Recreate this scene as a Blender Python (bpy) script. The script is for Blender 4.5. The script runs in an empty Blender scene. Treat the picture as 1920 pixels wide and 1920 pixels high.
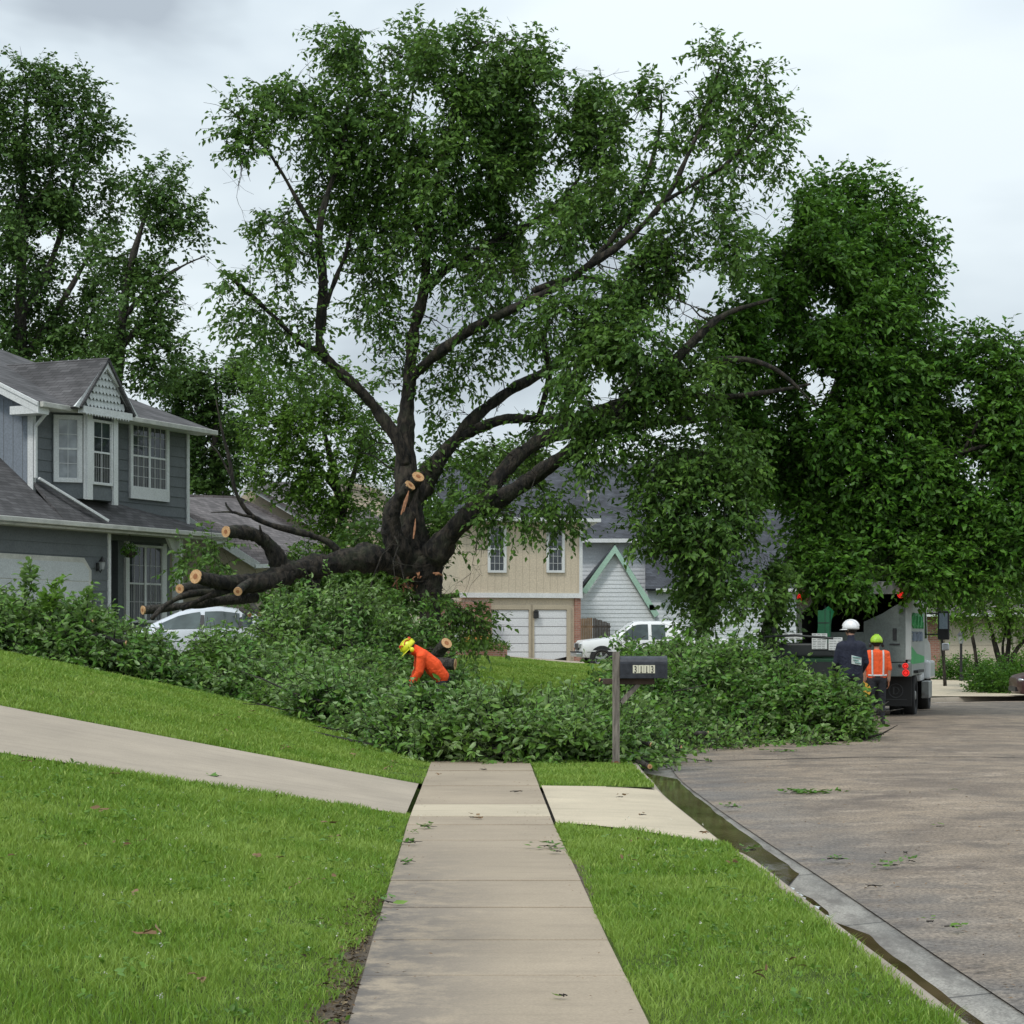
import bpy, bmesh, math, random
import numpy as np
from mathutils import Vector, Matrix, Euler

R = math.radians
C = bpy.context.scene.collection
sc = bpy.context.scene
rng = np.random.default_rng(7)
random.seed(7)

# ------------------------------------------------------------------ camera
FPX, HOR, CX, EYE = 3840.0, 1190.0, 960.0, 1.59       # focal length, horizon row, centre column (1920 px frame), eye height
cam_d = bpy.data.cameras.new('camera')
cam = bpy.data.objects.new('camera', cam_d); C.objects.link(cam)
cam.location = (0, 0, EYE); cam.rotation_euler = (R(90), 0, 0)
cam_d.sensor_width = 36; cam_d.lens = 36 * FPX / 1920
cam_d.shift_y = (HOR - 960) / 1920
cam_d.clip_start = 0.1; cam_d.clip_end = 2000
sc.camera = cam

# ------------------------------------------------------------------ world
SUN_EL, SUN_AZ = R(52), R(215)
w = bpy.data.worlds.new('World'); sc.world = w; w.use_nodes = True
nt = w.node_tree; nt.nodes.clear()
def N(t, **k):
    n = nt.nodes.new(t)
    for a, b in k.items(): setattr(n, a, b)
    return n
out = N('ShaderNodeOutputWorld'); mixs = N('ShaderNodeMixShader')
sky = N('ShaderNodeTexSky', sky_type='NISHITA'); sky.sun_disc = False
sky.sun_elevation = SUN_EL; sky.sun_rotation = SUN_AZ
b1 = N('ShaderNodeBackground'); b1.inputs['Strength'].default_value = 0.1
nt.links.new(sky.outputs[0], b1.inputs[0])
tc = N('ShaderNodeTexCoord'); mp = N('ShaderNodeMapping'); mp.inputs['Scale'].default_value = (1.0, 1.0, 2.6)
mp.inputs['Location'].default_value = (0.35, 0.2, 0.1)
nt.links.new(tc.outputs['Generated'], mp.inputs[0])
n1 = N('ShaderNodeTexNoise'); n1.inputs['Scale'].default_value = 2.6; n1.inputs['Detail'].default_value = 5; n1.inputs['Roughness'].default_value = .5
n1.inputs['Distortion'].default_value = .35
nt.links.new(mp.outputs[0], n1.inputs[0])
rp = N('ShaderNodeValToRGB'); nt.links.new(n1.outputs[0], rp.inputs[0])
rp.color_ramp.elements[0].position = .36; rp.color_ramp.elements[0].color = (.50, .57, .64, 1)
rp.color_ramp.elements[1].position = .60; rp.color_ramp.elements[1].color = (.95, 1.05, 1.10, 1)
e = rp.color_ramp.elements.new(.46); e.color = (.76, .86, .93, 1)
b2 = N('ShaderNodeBackground'); b2.inputs['Strength'].default_value = 1.0
sp_ = N('ShaderNodeSeparateXYZ'); nt.links.new(tc.outputs['Generated'], sp_.inputs[0])
zr = N('ShaderNodeMapRange'); zr.inputs[1].default_value = 0; zr.inputs[2].default_value = 1; zr.inputs[3].default_value = 1.0; zr.inputs[4].default_value = 1.95
nt.links.new(sp_.outputs[2], zr.inputs[0]); nt.links.new(rp.outputs[0], b2.inputs[0]); nt.links.new(zr.outputs[0], b2.inputs[1])   # overcast sky: zenith brighter than horizon
mixs.inputs[0].default_value = .93
nt.links.new(b1.outputs[0], mixs.inputs[1]); nt.links.new(b2.outputs[0], mixs.inputs[2])
nt.links.new(mixs.outputs[0], out.inputs[0])

sl = bpy.data.lights.new('sun', 'SUN'); sl.energy = 2.2; sl.angle = R(10); sl.color = (1, .96, .9)
so = bpy.data.objects.new('sun', sl); C.objects.link(so)
dirv = Vector((math.sin(SUN_AZ) * math.cos(SUN_EL), math.cos(SUN_AZ) * math.cos(SUN_EL), math.sin(SUN_EL)))
so.rotation_euler = dirv.to_track_quat('Z', 'Y').to_euler()
sc.view_settings.view_transform = 'Standard'; sc.view_settings.look = 'None'
sc.view_settings.exposure = -0.32; sc.view_settings.gamma = 1.0
sc.cycles.max_bounces = 6; sc.cycles.diffuse_bounces = 3; sc.cycles.glossy_bounces = 2
sc.cycles.transmission_bounces = 4; sc.cycles.transparent_max_bounces = 8
sc.cycles.use_denoising = True

# ------------------------------------------------------------------ helpers
def P(px, py, Y):
    """world point seen at photo pixel px,py when it stands Y metres ahead"""
    return Vector(((px - CX) / FPX * Y, Y, EYE + (HOR - py) / FPX * Y))

def tag(o, label=None, cat=None, group=None, kind=None):
    if label: o['label'] = label
    if cat: o['category'] = cat
    if group: o['group'] = group
    if kind: o['kind'] = kind
    return o

def empty(name, loc=(0, 0, 0), rz=0, label=None, cat=None, group=None):
    o = bpy.data.objects.new(name, None); C.objects.link(o)
    o.location = loc; o.rotation_euler = (0, 0, rz); o.empty_display_size = .3
    return tag(o, label, cat, group)

def mesh_np(name, verts, faces, mat, parent=None, smooth=False):
    """faces: (N,k) array, all with the same corner count"""
    verts = np.asarray(verts, dtype=np.float32); faces = np.asarray(faces, dtype=np.int32)
    me = bpy.data.meshes.new(name)
    n, k = faces.shape
    me.vertices.add(len(verts)); me.vertices.foreach_set('co', verts.ravel())
    me.loops.add(n * k); me.loops.foreach_set('vertex_index', faces.ravel())
    me.polygons.add(n); me.polygons.foreach_set('loop_start', np.arange(n, dtype=np.int32) * k)
    if smooth: me.polygons.foreach_set('use_smooth', np.ones(n, dtype=bool))
    me.update(calc_edges=True)
    if mat: me.materials.append(mat)
    o = bpy.data.objects.new(name, me); C.objects.link(o)
    if parent: o.parent = parent
    return o

class MB:
    """collects shapes, then links them as one mesh object"""
    def __init__(s): s.v = []; s.f = []
    def add(s, vs, fs):
        k = len(s.v); s.v += [tuple(v) for v in vs]; s.f += [tuple(i + k for i in f) for f in fs]; return s
    def box(s, x0, x1, y0, y1, z0, z1, M=None):
        vs = [(x, y, z) for x in (x0, x1) for y in (y0, y1) for z in (z0, z1)]
        if M: vs = [M @ Vector(v) for v in vs]
        return s.add(vs, [(0, 1, 3, 2), (4, 6, 7, 5), (0, 4, 5, 1), (2, 3, 7, 6), (0, 2, 6, 4), (1, 5, 7, 3)])
    def bar(s, a, b, w, h=None, up=(0, 0, 1)):
        a = Vector(a); b = Vector(b); h = h or w; d = (b - a); L = d.length; d.normalize()
        u = Vector(up)
        if abs(d.dot(u)) > .98: u = Vector((0, 1, 0))
        x = d.cross(u).normalized(); z = x.cross(d).normalized()
        M = Matrix((x, d, z)).transposed().to_4x4(); M.translation = a
        return s.box(-w / 2, w / 2, 0, L, -h / 2, h / 2, M)
    def tube(s, pts, rad, n=8, cap=True, jit=0.0):
        pts = [Vector(p) for p in pts]; k = len(pts)
        if not hasattr(rad, '__len__'): rad = [rad] * k
        rings = []; prev = None
        for i, p in enumerate(pts):
            d = (pts[min(i + 1, k - 1)] - pts[max(i - 1, 0)]).normalized()
            if prev is None:
                u = Vector((0, 0, 1)) if abs(d.z) < .9 else Vector((1, 0, 0))
                x = d.cross(u).normalized()
            else:
                x = (prev - d * prev.dot(d)).normalized()
            prev = x; y = d.cross(x)
            ring = []
            for j in range(n):
                a = 2 * math.pi * j / n; r = rad[i] * (1 + (random.uniform(-jit, jit) if jit else 0))
                ring.append(p + x * math.cos(a) * r + y * math.sin(a) * r)
            rings.append(ring)
        vs = [v for r_ in rings for v in r_]; fs = []
        for i in range(k - 1):
            for j in range(n):
                a = i * n + j; b = i * n + (j + 1) % n
                fs.append((a, b, b + n, a + n))
        if cap: fs.append(tuple(range(n))[::-1]); fs.append(tuple((k - 1) * n + j for j in range(n)))
        return s.add(vs, fs)
    def cyl(s, c, r, axis, L, n=20):
        c = Vector(c); ax = Vector(axis).normalized() * L / 2
        return s.tube([c - ax, c + ax], r, n)
    def prism(s, poly, y0, y1):
        """poly: (x,z) outline, extruded from y0 to y1"""
        n = len(poly)
        vs = [(x, y0, z) for x, z in poly] + [(x, y1, z) for x, z in poly]
        fs = [tuple(range(n)), tuple(range(n, 2 * n))[::-1]] + [(i, i + n, (i + 1) % n + n, (i + 1) % n) for i in range(n)]
        return s.add(vs, fs)
    def slab(s, pts, th, d=None):
        """polygon of 3-D points thickened by th against its normal (or along d)"""
        pts = [Vector(p) for p in pts]; n = len(pts)
        nr = (pts[1] - pts[0]).cross(pts[2] - pts[0]).normalized() if d is None else Vector(d)
        vs = pts + [p - nr * th for p in pts]
        fs = [tuple(range(n)), tuple(range(n, 2 * n))[::-1]] + [(i, i + n, (i + 1) % n + n, (i + 1) % n) for i in range(n)]
        return s.add(vs, fs)
    def ell(s, c, rx, ry, rz, nu=14, nv=9, M=None):
        vs = []; fs = []
        for i in range(nv + 1):
            t = math.pi * i / nv
            for j in range(nu):
                a = 2 * math.pi * j / nu
                v = Vector((rx * math.sin(t) * math.cos(a), ry * math.sin(t) * math.sin(a), rz * math.cos(t)))
                if M: v = M @ v
                vs.append(v + Vector(c))
        for i in range(nv):
            for j in range(nu):
                a = i * nu + j; b = i * nu + (j + 1) % nu
                fs.append((a, a + nu, b + nu, b))
        return s.add(vs, fs)
    def build(s, name, mat, parent=None, smooth=False, bevel=0, recalc=True):
        bm = bmesh.new(); vv = [bm.verts.new(v) for v in s.v]
        for f in s.f:
            try: bm.faces.new([vv[i] for i in f])
            except ValueError: pass
        bmesh.ops.remove_doubles(bm, verts=bm.verts, dist=1e-5) if smooth else None
        if recalc: bmesh.ops.recalc_face_normals(bm, faces=bm.faces)
        me = bpy.data.meshes.new(name); bm.to_mesh(me); bm.free()
        if smooth: me.polygons.foreach_set('use_smooth', [True] * len(me.polygons))
        if mat: me.materials.append(mat)
        o = bpy.data.objects.new(name, me); C.objects.link(o)
        if parent: o.parent = parent
        if bevel:
            m = o.modifiers.new('bevel', 'BEVEL'); m.width = bevel; m.segments = 2; m.limit_method = 'ANGLE'
        return o

class VNoise:
    def __init__(s, seed, cell): s.g = np.random.default_rng(seed).random((24, 24, 24)); s.c = cell
    def __call__(s, p):
        q = p / s.c; i = np.floor(q).astype(int); f = q - i; f = f * f * (3 - 2 * f); r = 0
        for dx in (0, 1):
            for dy in (0, 1):
                for dz in (0, 1):
                    w_ = (f[:, 0] if dx else 1 - f[:, 0]) * (f[:, 1] if dy else 1 - f[:, 1]) * (f[:, 2] if dz else 1 - f[:, 2])
                    r = r + w_ * s.g[(i[:, 0] + dx) % 24, (i[:, 1] + dy) % 24, (i[:, 2] + dz) % 24]
        return r
# ------------------------------------------------------------------ materials
def newmat(name):
    m = bpy.data.materials.new(name); m.use_nodes = True; t = m.node_tree; t.nodes.clear()
    o = t.nodes.new('ShaderNodeOutputMaterial'); b = t.nodes.new('ShaderNodeBsdfPrincipled')
    t.links.new(b.outputs[0], o.inputs[0]); return m, t, b, o

def nz(t, scale, detail=4, vec=None, rough=.55, dist=0):
    n = t.nodes.new('ShaderNodeTexNoise'); n.inputs['Scale'].default_value = scale; n.inputs['Detail'].default_value = detail
    n.inputs['Roughness'].default_value = rough; n.inputs['Distortion'].default_value = dist
    if vec: t.links.new(vec, n.inputs['Vector'])
    return n.outputs[0]

def ramp(t, fac, stops):
    r = t.nodes.new('ShaderNodeValToRGB'); cr = r.color_ramp
    while len(cr.elements) > 1: cr.elements.remove(cr.elements[-1])
    cr.elements[0].position = stops[0][0]; cr.elements[0].color = (*stops[0][1], 1)
    for p, c in stops[1:]:
        e = cr.elements.new(p); e.color = (*c, 1)
    t.links.new(fac, r.inputs[0]); return r.outputs[0]

def mixc(t, fac, a, b, mode='MIX'):
    m = t.nodes.new('ShaderNodeMix'); m.data_type = 'RGBA'; m.blend_type = mode
    for v, i in ((fac, 0), (a, 6), (b, 7)):
        if isinstance(v, (int, float)): m.inputs[i].default_value = v
        elif isinstance(v, tuple): m.inputs[i].default_value = (*v, 1)
        else: t.links.new(v, m.inputs[i])
    return m.outputs[2]

def objco(t, scale=(1, 1, 1), rot=(0, 0, 0), kind='Object'):
    c = t.nodes.new('ShaderNodeTexCoord'); m = t.nodes.new('ShaderNodeMapping')
    m.inputs['Scale'].default_value = scale; m.inputs['Rotation'].default_value = rot
    t.links.new(c.outputs[kind], m.inputs[0]); return m.outputs[0]

def bumpn(t, b, h, strength=.3, dist=.02):
    n = t.nodes.new('ShaderNodeBump'); n.inputs['Strength'].default_value = strength; n.inputs['Distance'].default_value = dist
    t.links.new(h, n.inputs['Height']); t.links.new(n.outputs[0], b.inputs['Normal'])

def math_(t, op, a, b=None, c=None):
    n = t.nodes.new('ShaderNodeMath'); n.operation = op
    for i, v in enumerate((a, b, c)):
        if v is None: continue
        if isinstance(v, (int, float)): n.inputs[i].default_value = v
        else: t.links.new(v, n.inputs[i])
    return n.outputs[0]

def plain(name, col, rough=.6, var=.25, scale=3, bump=.0, bscale=80, metal=0, fine=.15, spec=.5, coat=0):
    m, t, b, o = newmat(name); v = objco(t)
    a = nz(t, scale, 5, v); f = nz(t, scale * 14, 3, v)
    lo = tuple(c * (1 - var) for c in col); hi = tuple(min(1, c * (1 + var)) for c in col)
    c1 = ramp(t, a, [(.3, lo), (.7, hi)])
    c2 = mixc(t, fine, c1, ramp(t, f, [(.35, (0, 0, 0)), (.65, tuple(min(1, c * 1.6) for c in col))]))
    t.links.new(c2, b.inputs['Base Color']); b.inputs['Roughness'].default_value = rough; b.inputs['Metallic'].default_value = metal
    b.inputs['Specular IOR Level'].default_value = spec; b.inputs['Coat Weight'].default_value = coat
    if bump: bumpn(t, b, nz(t, bscale, 4, v), bump, .01)
    return m

def leafmat(name, dark, mid, light, pale, back=.5, trans=.22, rough=.45, spec=.24):
    m, t, b, o = newmat(name)
    g = t.nodes.new('ShaderNodeNewGeometry'); v = objco(t, kind='Object')
    c = ramp(t, g.outputs['Random Per Island'], [(0, dark), (.45, mid), (.8, mid), (1, light)])
    n = nz(t, .9, 3, v)
    c = mixc(t, ramp(t, n, [(.4, (0, 0, 0)), (.62, (.5, .5, .5))]), c, light)
    c = mixc(t, math_(t, 'MULTIPLY', g.outputs['Backfacing'], back), c, pale)
    t.links.new(c, b.inputs['Base Color']); b.inputs['Roughness'].default_value = rough
    b.inputs['Specular IOR Level'].default_value = spec
    tr = t.nodes.new('ShaderNodeBsdfTranslucent'); tc_ = mixc(t, .5, c, (light[0] * 1.2, light[1] * 1.2, light[2] * .6))
    t.links.new(tc_, tr.inputs[0]); mx = t.nodes.new('ShaderNodeMixShader'); mx.inputs[0].default_value = trans
    t.links.new(b.outputs[0], mx.inputs[1]); t.links.new(tr.outputs[0], mx.inputs[2]); t.links.new(mx.outputs[0], o.inputs[0])
    return m

LEAF_MAIN = leafmat('leaf_main', (0.028, 0.075, 0.014), (0.07, 0.16, 0.024), (0.15, 0.27, 0.045), (0.13, 0.22, 0.08), trans=.28)
LEAF_ROAD = leafmat('leaf_road', (0.026, 0.075, 0.01), (0.058, 0.16, 0.016), (0.12, 0.26, 0.025), (0.1, 0.19, 0.05), trans=.25)
LEAF_BACK = leafmat('leaf_back', (0.03, 0.07, 0.016), (0.066, 0.14, 0.03), (0.125, 0.225, 0.05), (0.08, 0.14, 0.05))
LEAF_BRIGHT = leafmat('leaf_bright', (0.045, 0.11, 0.015), (0.095, 0.2, 0.026), (0.15, 0.28, 0.035), (0.12, 0.21, 0.05), trans=.3)
LEAF_PALE = leafmat('leaf_pale', (0.07, 0.17, 0.02), (0.13, 0.26, 0.035), (0.19, 0.33, 0.05), (0.14, 0.24, 0.06), trans=.35)
LEAF_PILE = leafmat('leaf_pile', (0.032, 0.085, 0.016), (0.078, 0.20, 0.024), (0.19, 0.31, 0.06), (.27,.38,.17), back=.85, trans=.2, rough=.4, spec=.3)
LEAF_PILE2 = leafmat('leaf_pile_road', (0.028, 0.08, 0.014), (0.066, 0.175, 0.018), (0.15, 0.28, 0.04), (0.26, 0.36, 0.15), back=.7, trans=.2, rough=.42, spec=.28)

def barkmat(name, lo, hi, scale=1.0):
    m, t, b, o = newmat(name); v = objco(t, (1, 1, .35)); n = nz(t, 22 * scale, 6, v, .65, .4); n2 = nz(t, 3, 4, objco(t))
    c = ramp(t, n, [(.42, lo), (.70, hi)]); c = mixc(t, ramp(t, n2, [(.5, (0, 0, 0)), (.75, (.5, .5, .5))]), c, (.05, .065, .03))
    t.links.new(c, b.inputs['Base Color']); b.inputs['Roughness'].default_value = .9
    bumpn(t, b, n, 1.0, .12); return m
BARK = barkmat('bark_wet', (.006, .005, .004), (.075, .06, .045), .42)
BARK_GREY = barkmat('bark_grey', (.03, .027, .023), (.13, .115, .095))
m, t, b, o = newmat('cut_wood')
v = objco(t); wv = nz(t, 30, 5, v); c = ramp(t, wv, [(.3, (.42, .22, .09)), (.7, (.66, .42, .22))])
t.links.new(c, b.inputs['Base Color']); b.inputs['Roughness'].default_value = .75; CUT = m
HEART = plain('cut_heartwood', (.32, .13, .05), .8, .3, 20)

def concrete(name, col, stain=0.0, stain_side=None, joints=None):
    m, t, b, o = newmat(name); v = objco(t)
    a = nz(t, .8, 6, v, .6); f = nz(t, 90, 3, v); sx = nz(t, 2.2, 6, objco(t, (.6, 3.2, 1)), .7)
    c = ramp(t, a, [(.3, tuple(x * .82 for x in col)), (.7, tuple(x * 1.1 for x in col))])
    c = mixc(t, .35, c, mixc(t, 1.0, c, ramp(t, f, [(.3, (.55, .55, .55)), (.7, (1.3, 1.3, 1.3))]), 'MULTIPLY'))
    c = mixc(t, math_(t, 'MULTIPLY', ramp(t, sx, [(.5, (0, 0, 0)), (.72, (1, 1, 1))]), .35), c, tuple(x * .5 for x in col))
    if stain_side:      # damp algae along one edge of the walk
        sep = t.nodes.new('ShaderNodeSeparateXYZ'); t.links.new(objco(t), sep.inputs[0])
        mr = t.nodes.new('ShaderNodeMapRange'); mr.inputs[1].default_value = stain_side[0]; mr.inputs[2].default_value = stain_side[1]
        mr.inputs[3].default_value = 1; mr.inputs[4].default_value = 0; t.links.new(sep.outputs[0], mr.inputs[0])
        my = t.nodes.new('ShaderNodeMapRange'); my.inputs[1].default_value = 17; my.inputs[2].default_value = 11
        t.links.new(sep.outputs[1], my.inputs[0])
        n = nz(t, 3.2, 8, objco(t, (1, 1, 1)), .75)
        k = math_(t, 'MULTIPLY', math_(t, 'MULTIPLY', mr.outputs[0], my.outputs[0]), ramp(t, n, [(.38, (0, 0, 0)), (.55, (1, 1, 1))]))
        c = mixc(t, math_(t, 'MULTIPLY', k, .9), c, (.075, .07, .07))
    t.links.new(c, b.inputs['Base Color']); b.inputs['Roughness'].default_value = .85
    bumpn(t, b, f, .25, .004); return m
CONC = concrete('concrete_walk', (.34, .275, .20), stain_side=(-.75, .05))
CONC_L = concrete('concrete_pale', (.50, .425, .31))
CONC_D = concrete('concrete_drive', (.375, .315, .245))
GROOVE = plain('groove_soil', (.03, .028, .022), .95, .4, 20)

# ------------------------------------------------------------------ terrain
def interp(x, pts): return np.interp(x, [p[0] for p in pts], [p[1] for p in pts])
SW = [(5, .03), (8.36, -.054), (10.67, -.115), (14.54, -.20), (17.15, -.265), (24.4, -.375), (32, -.5)]     # centre line of the sidewalk
def swx(Y): return interp(Y, SW)
KERB = [(2.0, -6), (1.93, 4), (1.87, 8.4), (1.80, 11), (1.73, 14), (1.64, 17), (1.55, 21), (1.55, 25), (1.85, 30), (2.7, 35), (4.0, 40), (5.7, 45.5), (8.0, 51.5), (11.3, 56.3), (16, 59), (24, 60.5), (45, 61), (140, 61)]
KERB = [Vector((a, b)) for a, b in KERB]
def catmull(pts, n):
    o_ = []
    P_ = [pts[0] * 2 - pts[1]] + list(pts) + [pts[-1] * 2 - pts[-2]]
    for i in range(1, len(P_) - 2):
        p0, p1, p2, p3 = P_[i - 1:i + 3]
        for k in range(n):
            t_ = k / n
            o_.append(.5 * ((2 * p1) + (p2 - p0) * t_ + (2 * p0 - 5 * p1 + 4 * p2 - p3) * t_ ** 2 + (3 * p1 - p0 - 3 * p2 + p3) * t_ ** 3))
    o_.append(pts[-1]); return o_
KS = catmull(KERB, 6)
KA = np.array([[p.x, p.y] for p in KS])
def kdist(X, Y):
    """signed distance to the kerb line, positive on the lawn side"""
    X = np.asarray(X, float); Y = np.asarray(Y, float); best = np.full(X.shape, 1e9); sgn = np.ones(X.shape)
    for a, b in zip(KA[:-1], KA[1:]):
        d = b - a; L = (d ** 2).sum(); t_ = np.clip(((X - a[0]) * d[0] + (Y - a[1]) * d[1]) / L, 0, 1)
        qx = X - a[0] - t_ * d[0]; qy = Y - a[1] - t_ * d[1]; D = np.hypot(qx, qy)
        best = np.minimum(best, D)
    sgn = np.where(X < np.interp(Y, KA[:, 1], KA[:, 0]), 1, -1); sgn = np.where(Y >= 61, 1, sgn)
    return best * sgn
def sstep(a, b, x): t_ = np.clip((x - a) / (b - a), 0, 1); return t_ * t_ * (3 - 2 * t_)
def kz(Y): return interp(Y, [(24, 0), (30, -.03), (38, -.08), (46, -.13), (60, -.17)])      # height of the kerb top
SLOPE = [(0, .11), (8, .125), (14, .14), (18, .153), (21.7, .187), (26, .225), (30, .215), (36, .15), (44, .12), (60, .11), (100, .08)]
def H(X, Y):
    X = np.asarray(X, float); Y = np.asarray(Y, float)
    left = np.clip(swx(np.minimum(Y, 40)) - .66 - X, 0, 14) * interp(Y, SLOPE)
    dk = kdist(X, Y)
    cap = .45 + .55 * sstep(10, 4, X)
    hill = np.clip(.1 * (dk - 3), 0, 1) * (1 - .38 * sstep(-2, 4, X)) * .93 * cap * sstep(38, 58, Y)
    z = kz(Y) + np.maximum(left, hill)
    return z, dk
def Hz(x, y): z, d = H(np.array([x]), np.array([y])); return float(z[0])
def road_z(Y, off):
    """road surface: falls with the kerb, crowned to the middle"""
    return kz(Y) - .128 + .09 * math.sin(min(off, 9) / 9 * math.pi)

m, t, b, o = newmat('lawn_soil'); v = objco(t)
c = ramp(t, nz(t, .35, 6, v), [(.3, (.04, .075, .015)), (.55, (.065, .105, .02)), (.75, (.095, .12, .032))])
c = mixc(t, .5, c, ramp(t, nz(t, 30, 4, v), [(.35, (.03, .035, .014)), (.65, (.10, .15, .03))]))
t.links.new(c, b.inputs['Base Color']); b.inputs['Roughness'].default_value = .95; b.inputs['Specular IOR Level'].default_value = .1; bumpn(t, b, nz(t, 60, 4, v), .6, .03)
LAWN = m

xs = np.unique(np.concatenate([np.linspace(-300, -30, 20), np.arange(-30, -9, .7), np.arange(-9, 9, .22), np.arange(9, 40, .8), np.linspace(40, 300, 20)]))
ys = np.unique(np.concatenate([np.linspace(-60, 4, 10), np.arange(4, 32, .3), np.arange(32, 75, .6), np.arange(75, 130, 3), np.linspace(130, 900, 20)]))
gx, gy = np.meshgrid(xs, ys); gz, dk = H(gx, gy)
gz = np.where(dk < .25, kz(gy) - .34, gz - .015)
# sink the soil below walk, drives and road
hw = .66; sx_ = swx(gy)
und = (np.abs(gx - sx_) < hw + .05) & (gy < 31)
gz = np.where(und, gz - .07, gz)
drv = (gx < sx_) & (gy > 17.75) & (gy < 21.85) & (gx > -30)
gz = np.where(drv, gz - .035, gz)
apr = (gx > sx_) & (gy > 17.0) & (gy < 21.6) & (dk > 0)
gz = np.where(apr, gz - .06, gz)
nx, ny = len(xs), len(ys); idx = np.arange(nx * ny).reshape(ny, nx)
fc = np.stack([idx[:-1, :-1], idx[:-1, 1:], idx[1:, 1:], idx[1:, :-1]], -1).reshape(-1, 4)
g = mesh_np('ground', np.stack([gx, gy, gz], -1).reshape(-1, 3), fc, LAWN, smooth=True); tag(g, kind='structure')

# verge lawn: fills exactly from the walk to the kerb
def strip(name, rows, mat, kind='structure', th=0.0, smooth=True):
    """rows: list of equally long rows of points"""
    n = len(rows[0]); vs = [p for r_ in rows for p in r_]
    fs = [(i * n + j, i * n + j + 1, (i + 1) * n + j + 1, (i + 1) * n + j) for i in range(len(rows) - 1) for j in range(n - 1)]
    o_ = mesh_np(name, vs, fs, mat, smooth=smooth)
    return tag(o_, kind=kind)
def kerbx(Y): return float(np.interp(Y, KA[:40, 1], KA[:40, 0]))
def verge(y0, y1):
    rows = []
    for Y in np.arange(y0, y1 + .01, .25):
        a = swx(Y) + .60; b_ = kerbx(Y) - .06
        if 15.4 < Y < 17.2: b_ = a + (b_ - a) * min(1, (max(0, 17.12 - Y) / 1.55) ** .625)
        rows.append([(a + (b_ - a) * k / 5, Y, -.004 + .008 * math.sin(k / 5 * math.pi)) for k in range(6)])
    return rows
strip('verge_lawn', verge(-3, 17.12), LAWN)
strip('verge_lawn', verge(21.35, 31), LAWN)
def lverge(y0, y1):
    rows = []
    for Y in np.arange(y0, y1 + .01, .25):
        xs_ = [float(swx(Y)) - .605 - .7 * k / 4 for k in range(5)]
        rows.append([(x, Y, Hz(x, Y) + (.004 if k < 4 else -.03)) for k, x in enumerate(xs_)])
    return rows
strip('verge_lawn', lverge(-3, 17.98), LAWN); strip('verge_lawn', lverge(21.76, 31), LAWN)
SOIL = plain('bare_soil', (.075, .055, .035), .95, .5, 9, .6, 50)
def soil(side, y0, y1, wmax, seed):
    rows = []; vn = VNoise(seed, .45)
    Ys = np.arange(y0, y1, .08); nv = vn(np.stack([Ys, Ys * 0, Ys * 0], 1))
    for Y, v_ in zip(Ys, nv):
        w_ = wmax * min(1, (Y - y0) * 1.5, (y1 - Y) * 1.5) * (.25 + 1.1 * v_) + .01; x0 = float(swx(Y)) + side * .606
        rows.append([(x0, Y, .008 + Hz(x0, Y)), (x0 + side * w_ * .5, Y, Hz(x0 + side * w_ * .5, Y) * (side < 0) + .012), (x0 + side * w_, Y, Hz(x0 + side * w_, Y) * (side < 0) + .006)])
    return rows

# sidewalk: slabs with open joints
sw = MB(); swl = MB()
jy = [-4.0 + 1.27 * k for k in range(0, 10)] + [9.47, 10.58, 11.83, 13.1, 14.38, 15.7, 16.95, 17.72, 18.95, 20.2, 21.3, 22.55, 23.7, 25, 26.3, 27.6, 28.9, 30.2]
jy = sorted(set(y for y in jy if y < 8.9)) + [y for y in jy if y > 9]
for a, b_ in zip(jy[:-1], jy[1:]):
    tgt = swl if abs(a - 17.72) < .01 else sw
    dz = random.uniform(-.004, .004)
    p = []
    for Y in (a + .016, b_ - .016):
        p.append((swx(Y), Y))
    z = .018 + dz
    vs = [(p[0][0] - .61, p[0][1], z), (p[0][0] + .61, p[0][1], z), (p[1][0] + .61, p[1][1], z), (p[1][0] - .61, p[1][1], z)]
    tgt.slab(vs, .1)
s_ = sw.build('sidewalk', CONC, bevel=.006); tag(s_, kind='structure')
s_ = swl.build('sidewalk', CONC_L, bevel=.006); tag(s_, kind='structure')
rows = [[(swx(Y) - .62, Y, -.045), (swx(Y) + .62, Y, -.045)] for Y in np.arange(-4, 30.3, 1)]
strip('sidewalk_bed', rows, GROOVE)

# driveway of the near neighbour (to the left) and its apron (to the right)
def near_drive_rows():
    rows = []
    for k in range(60):
        X = -.97 - k * .28 if k < 40 else -.97 - 40 * .28 - (k - 40) * 1.0
        row = []
        for j in range(9):
            f = j / 8; Y = 18.02 + f * (21.72 - 18.02) + .05 * math.sin(X * .5)
            edge = swx(Y) - .655
            x = min(X, edge) if k else edge
            row.append((x, Y, float(H(np.array([x]), np.array([Y]))[0][0]) + .012))
        rows.append(row)
    return rows
strip('driveway', near_drive_rows(), CONC_D)
rows = []
for k in range(9):
    row = []
    for j in range(9):
        g_ = j / 8; y0 = 17.12 - 1.55 * g_ ** 1.6; Y = y0 + k / 8 * (21.35 + .25 * g_ ** 2 - y0)
        a = float(swx(Y)) + .635; b_ = kerbx(Y) - .03; row.append((a + (b_ - a) * g_, Y, .018 - .02 * g_ - .03 * g_ ** 4))
    rows.append(row)
strip('driveway_apron', rows, CONC_L)
rows = [[(swx(Y) + .605, Y, -.06), (kerbx(Y) - .12, Y, -.075)] for Y in (17, 19, 21.4)]
strip('apron_bed', rows, GROOVE)

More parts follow.
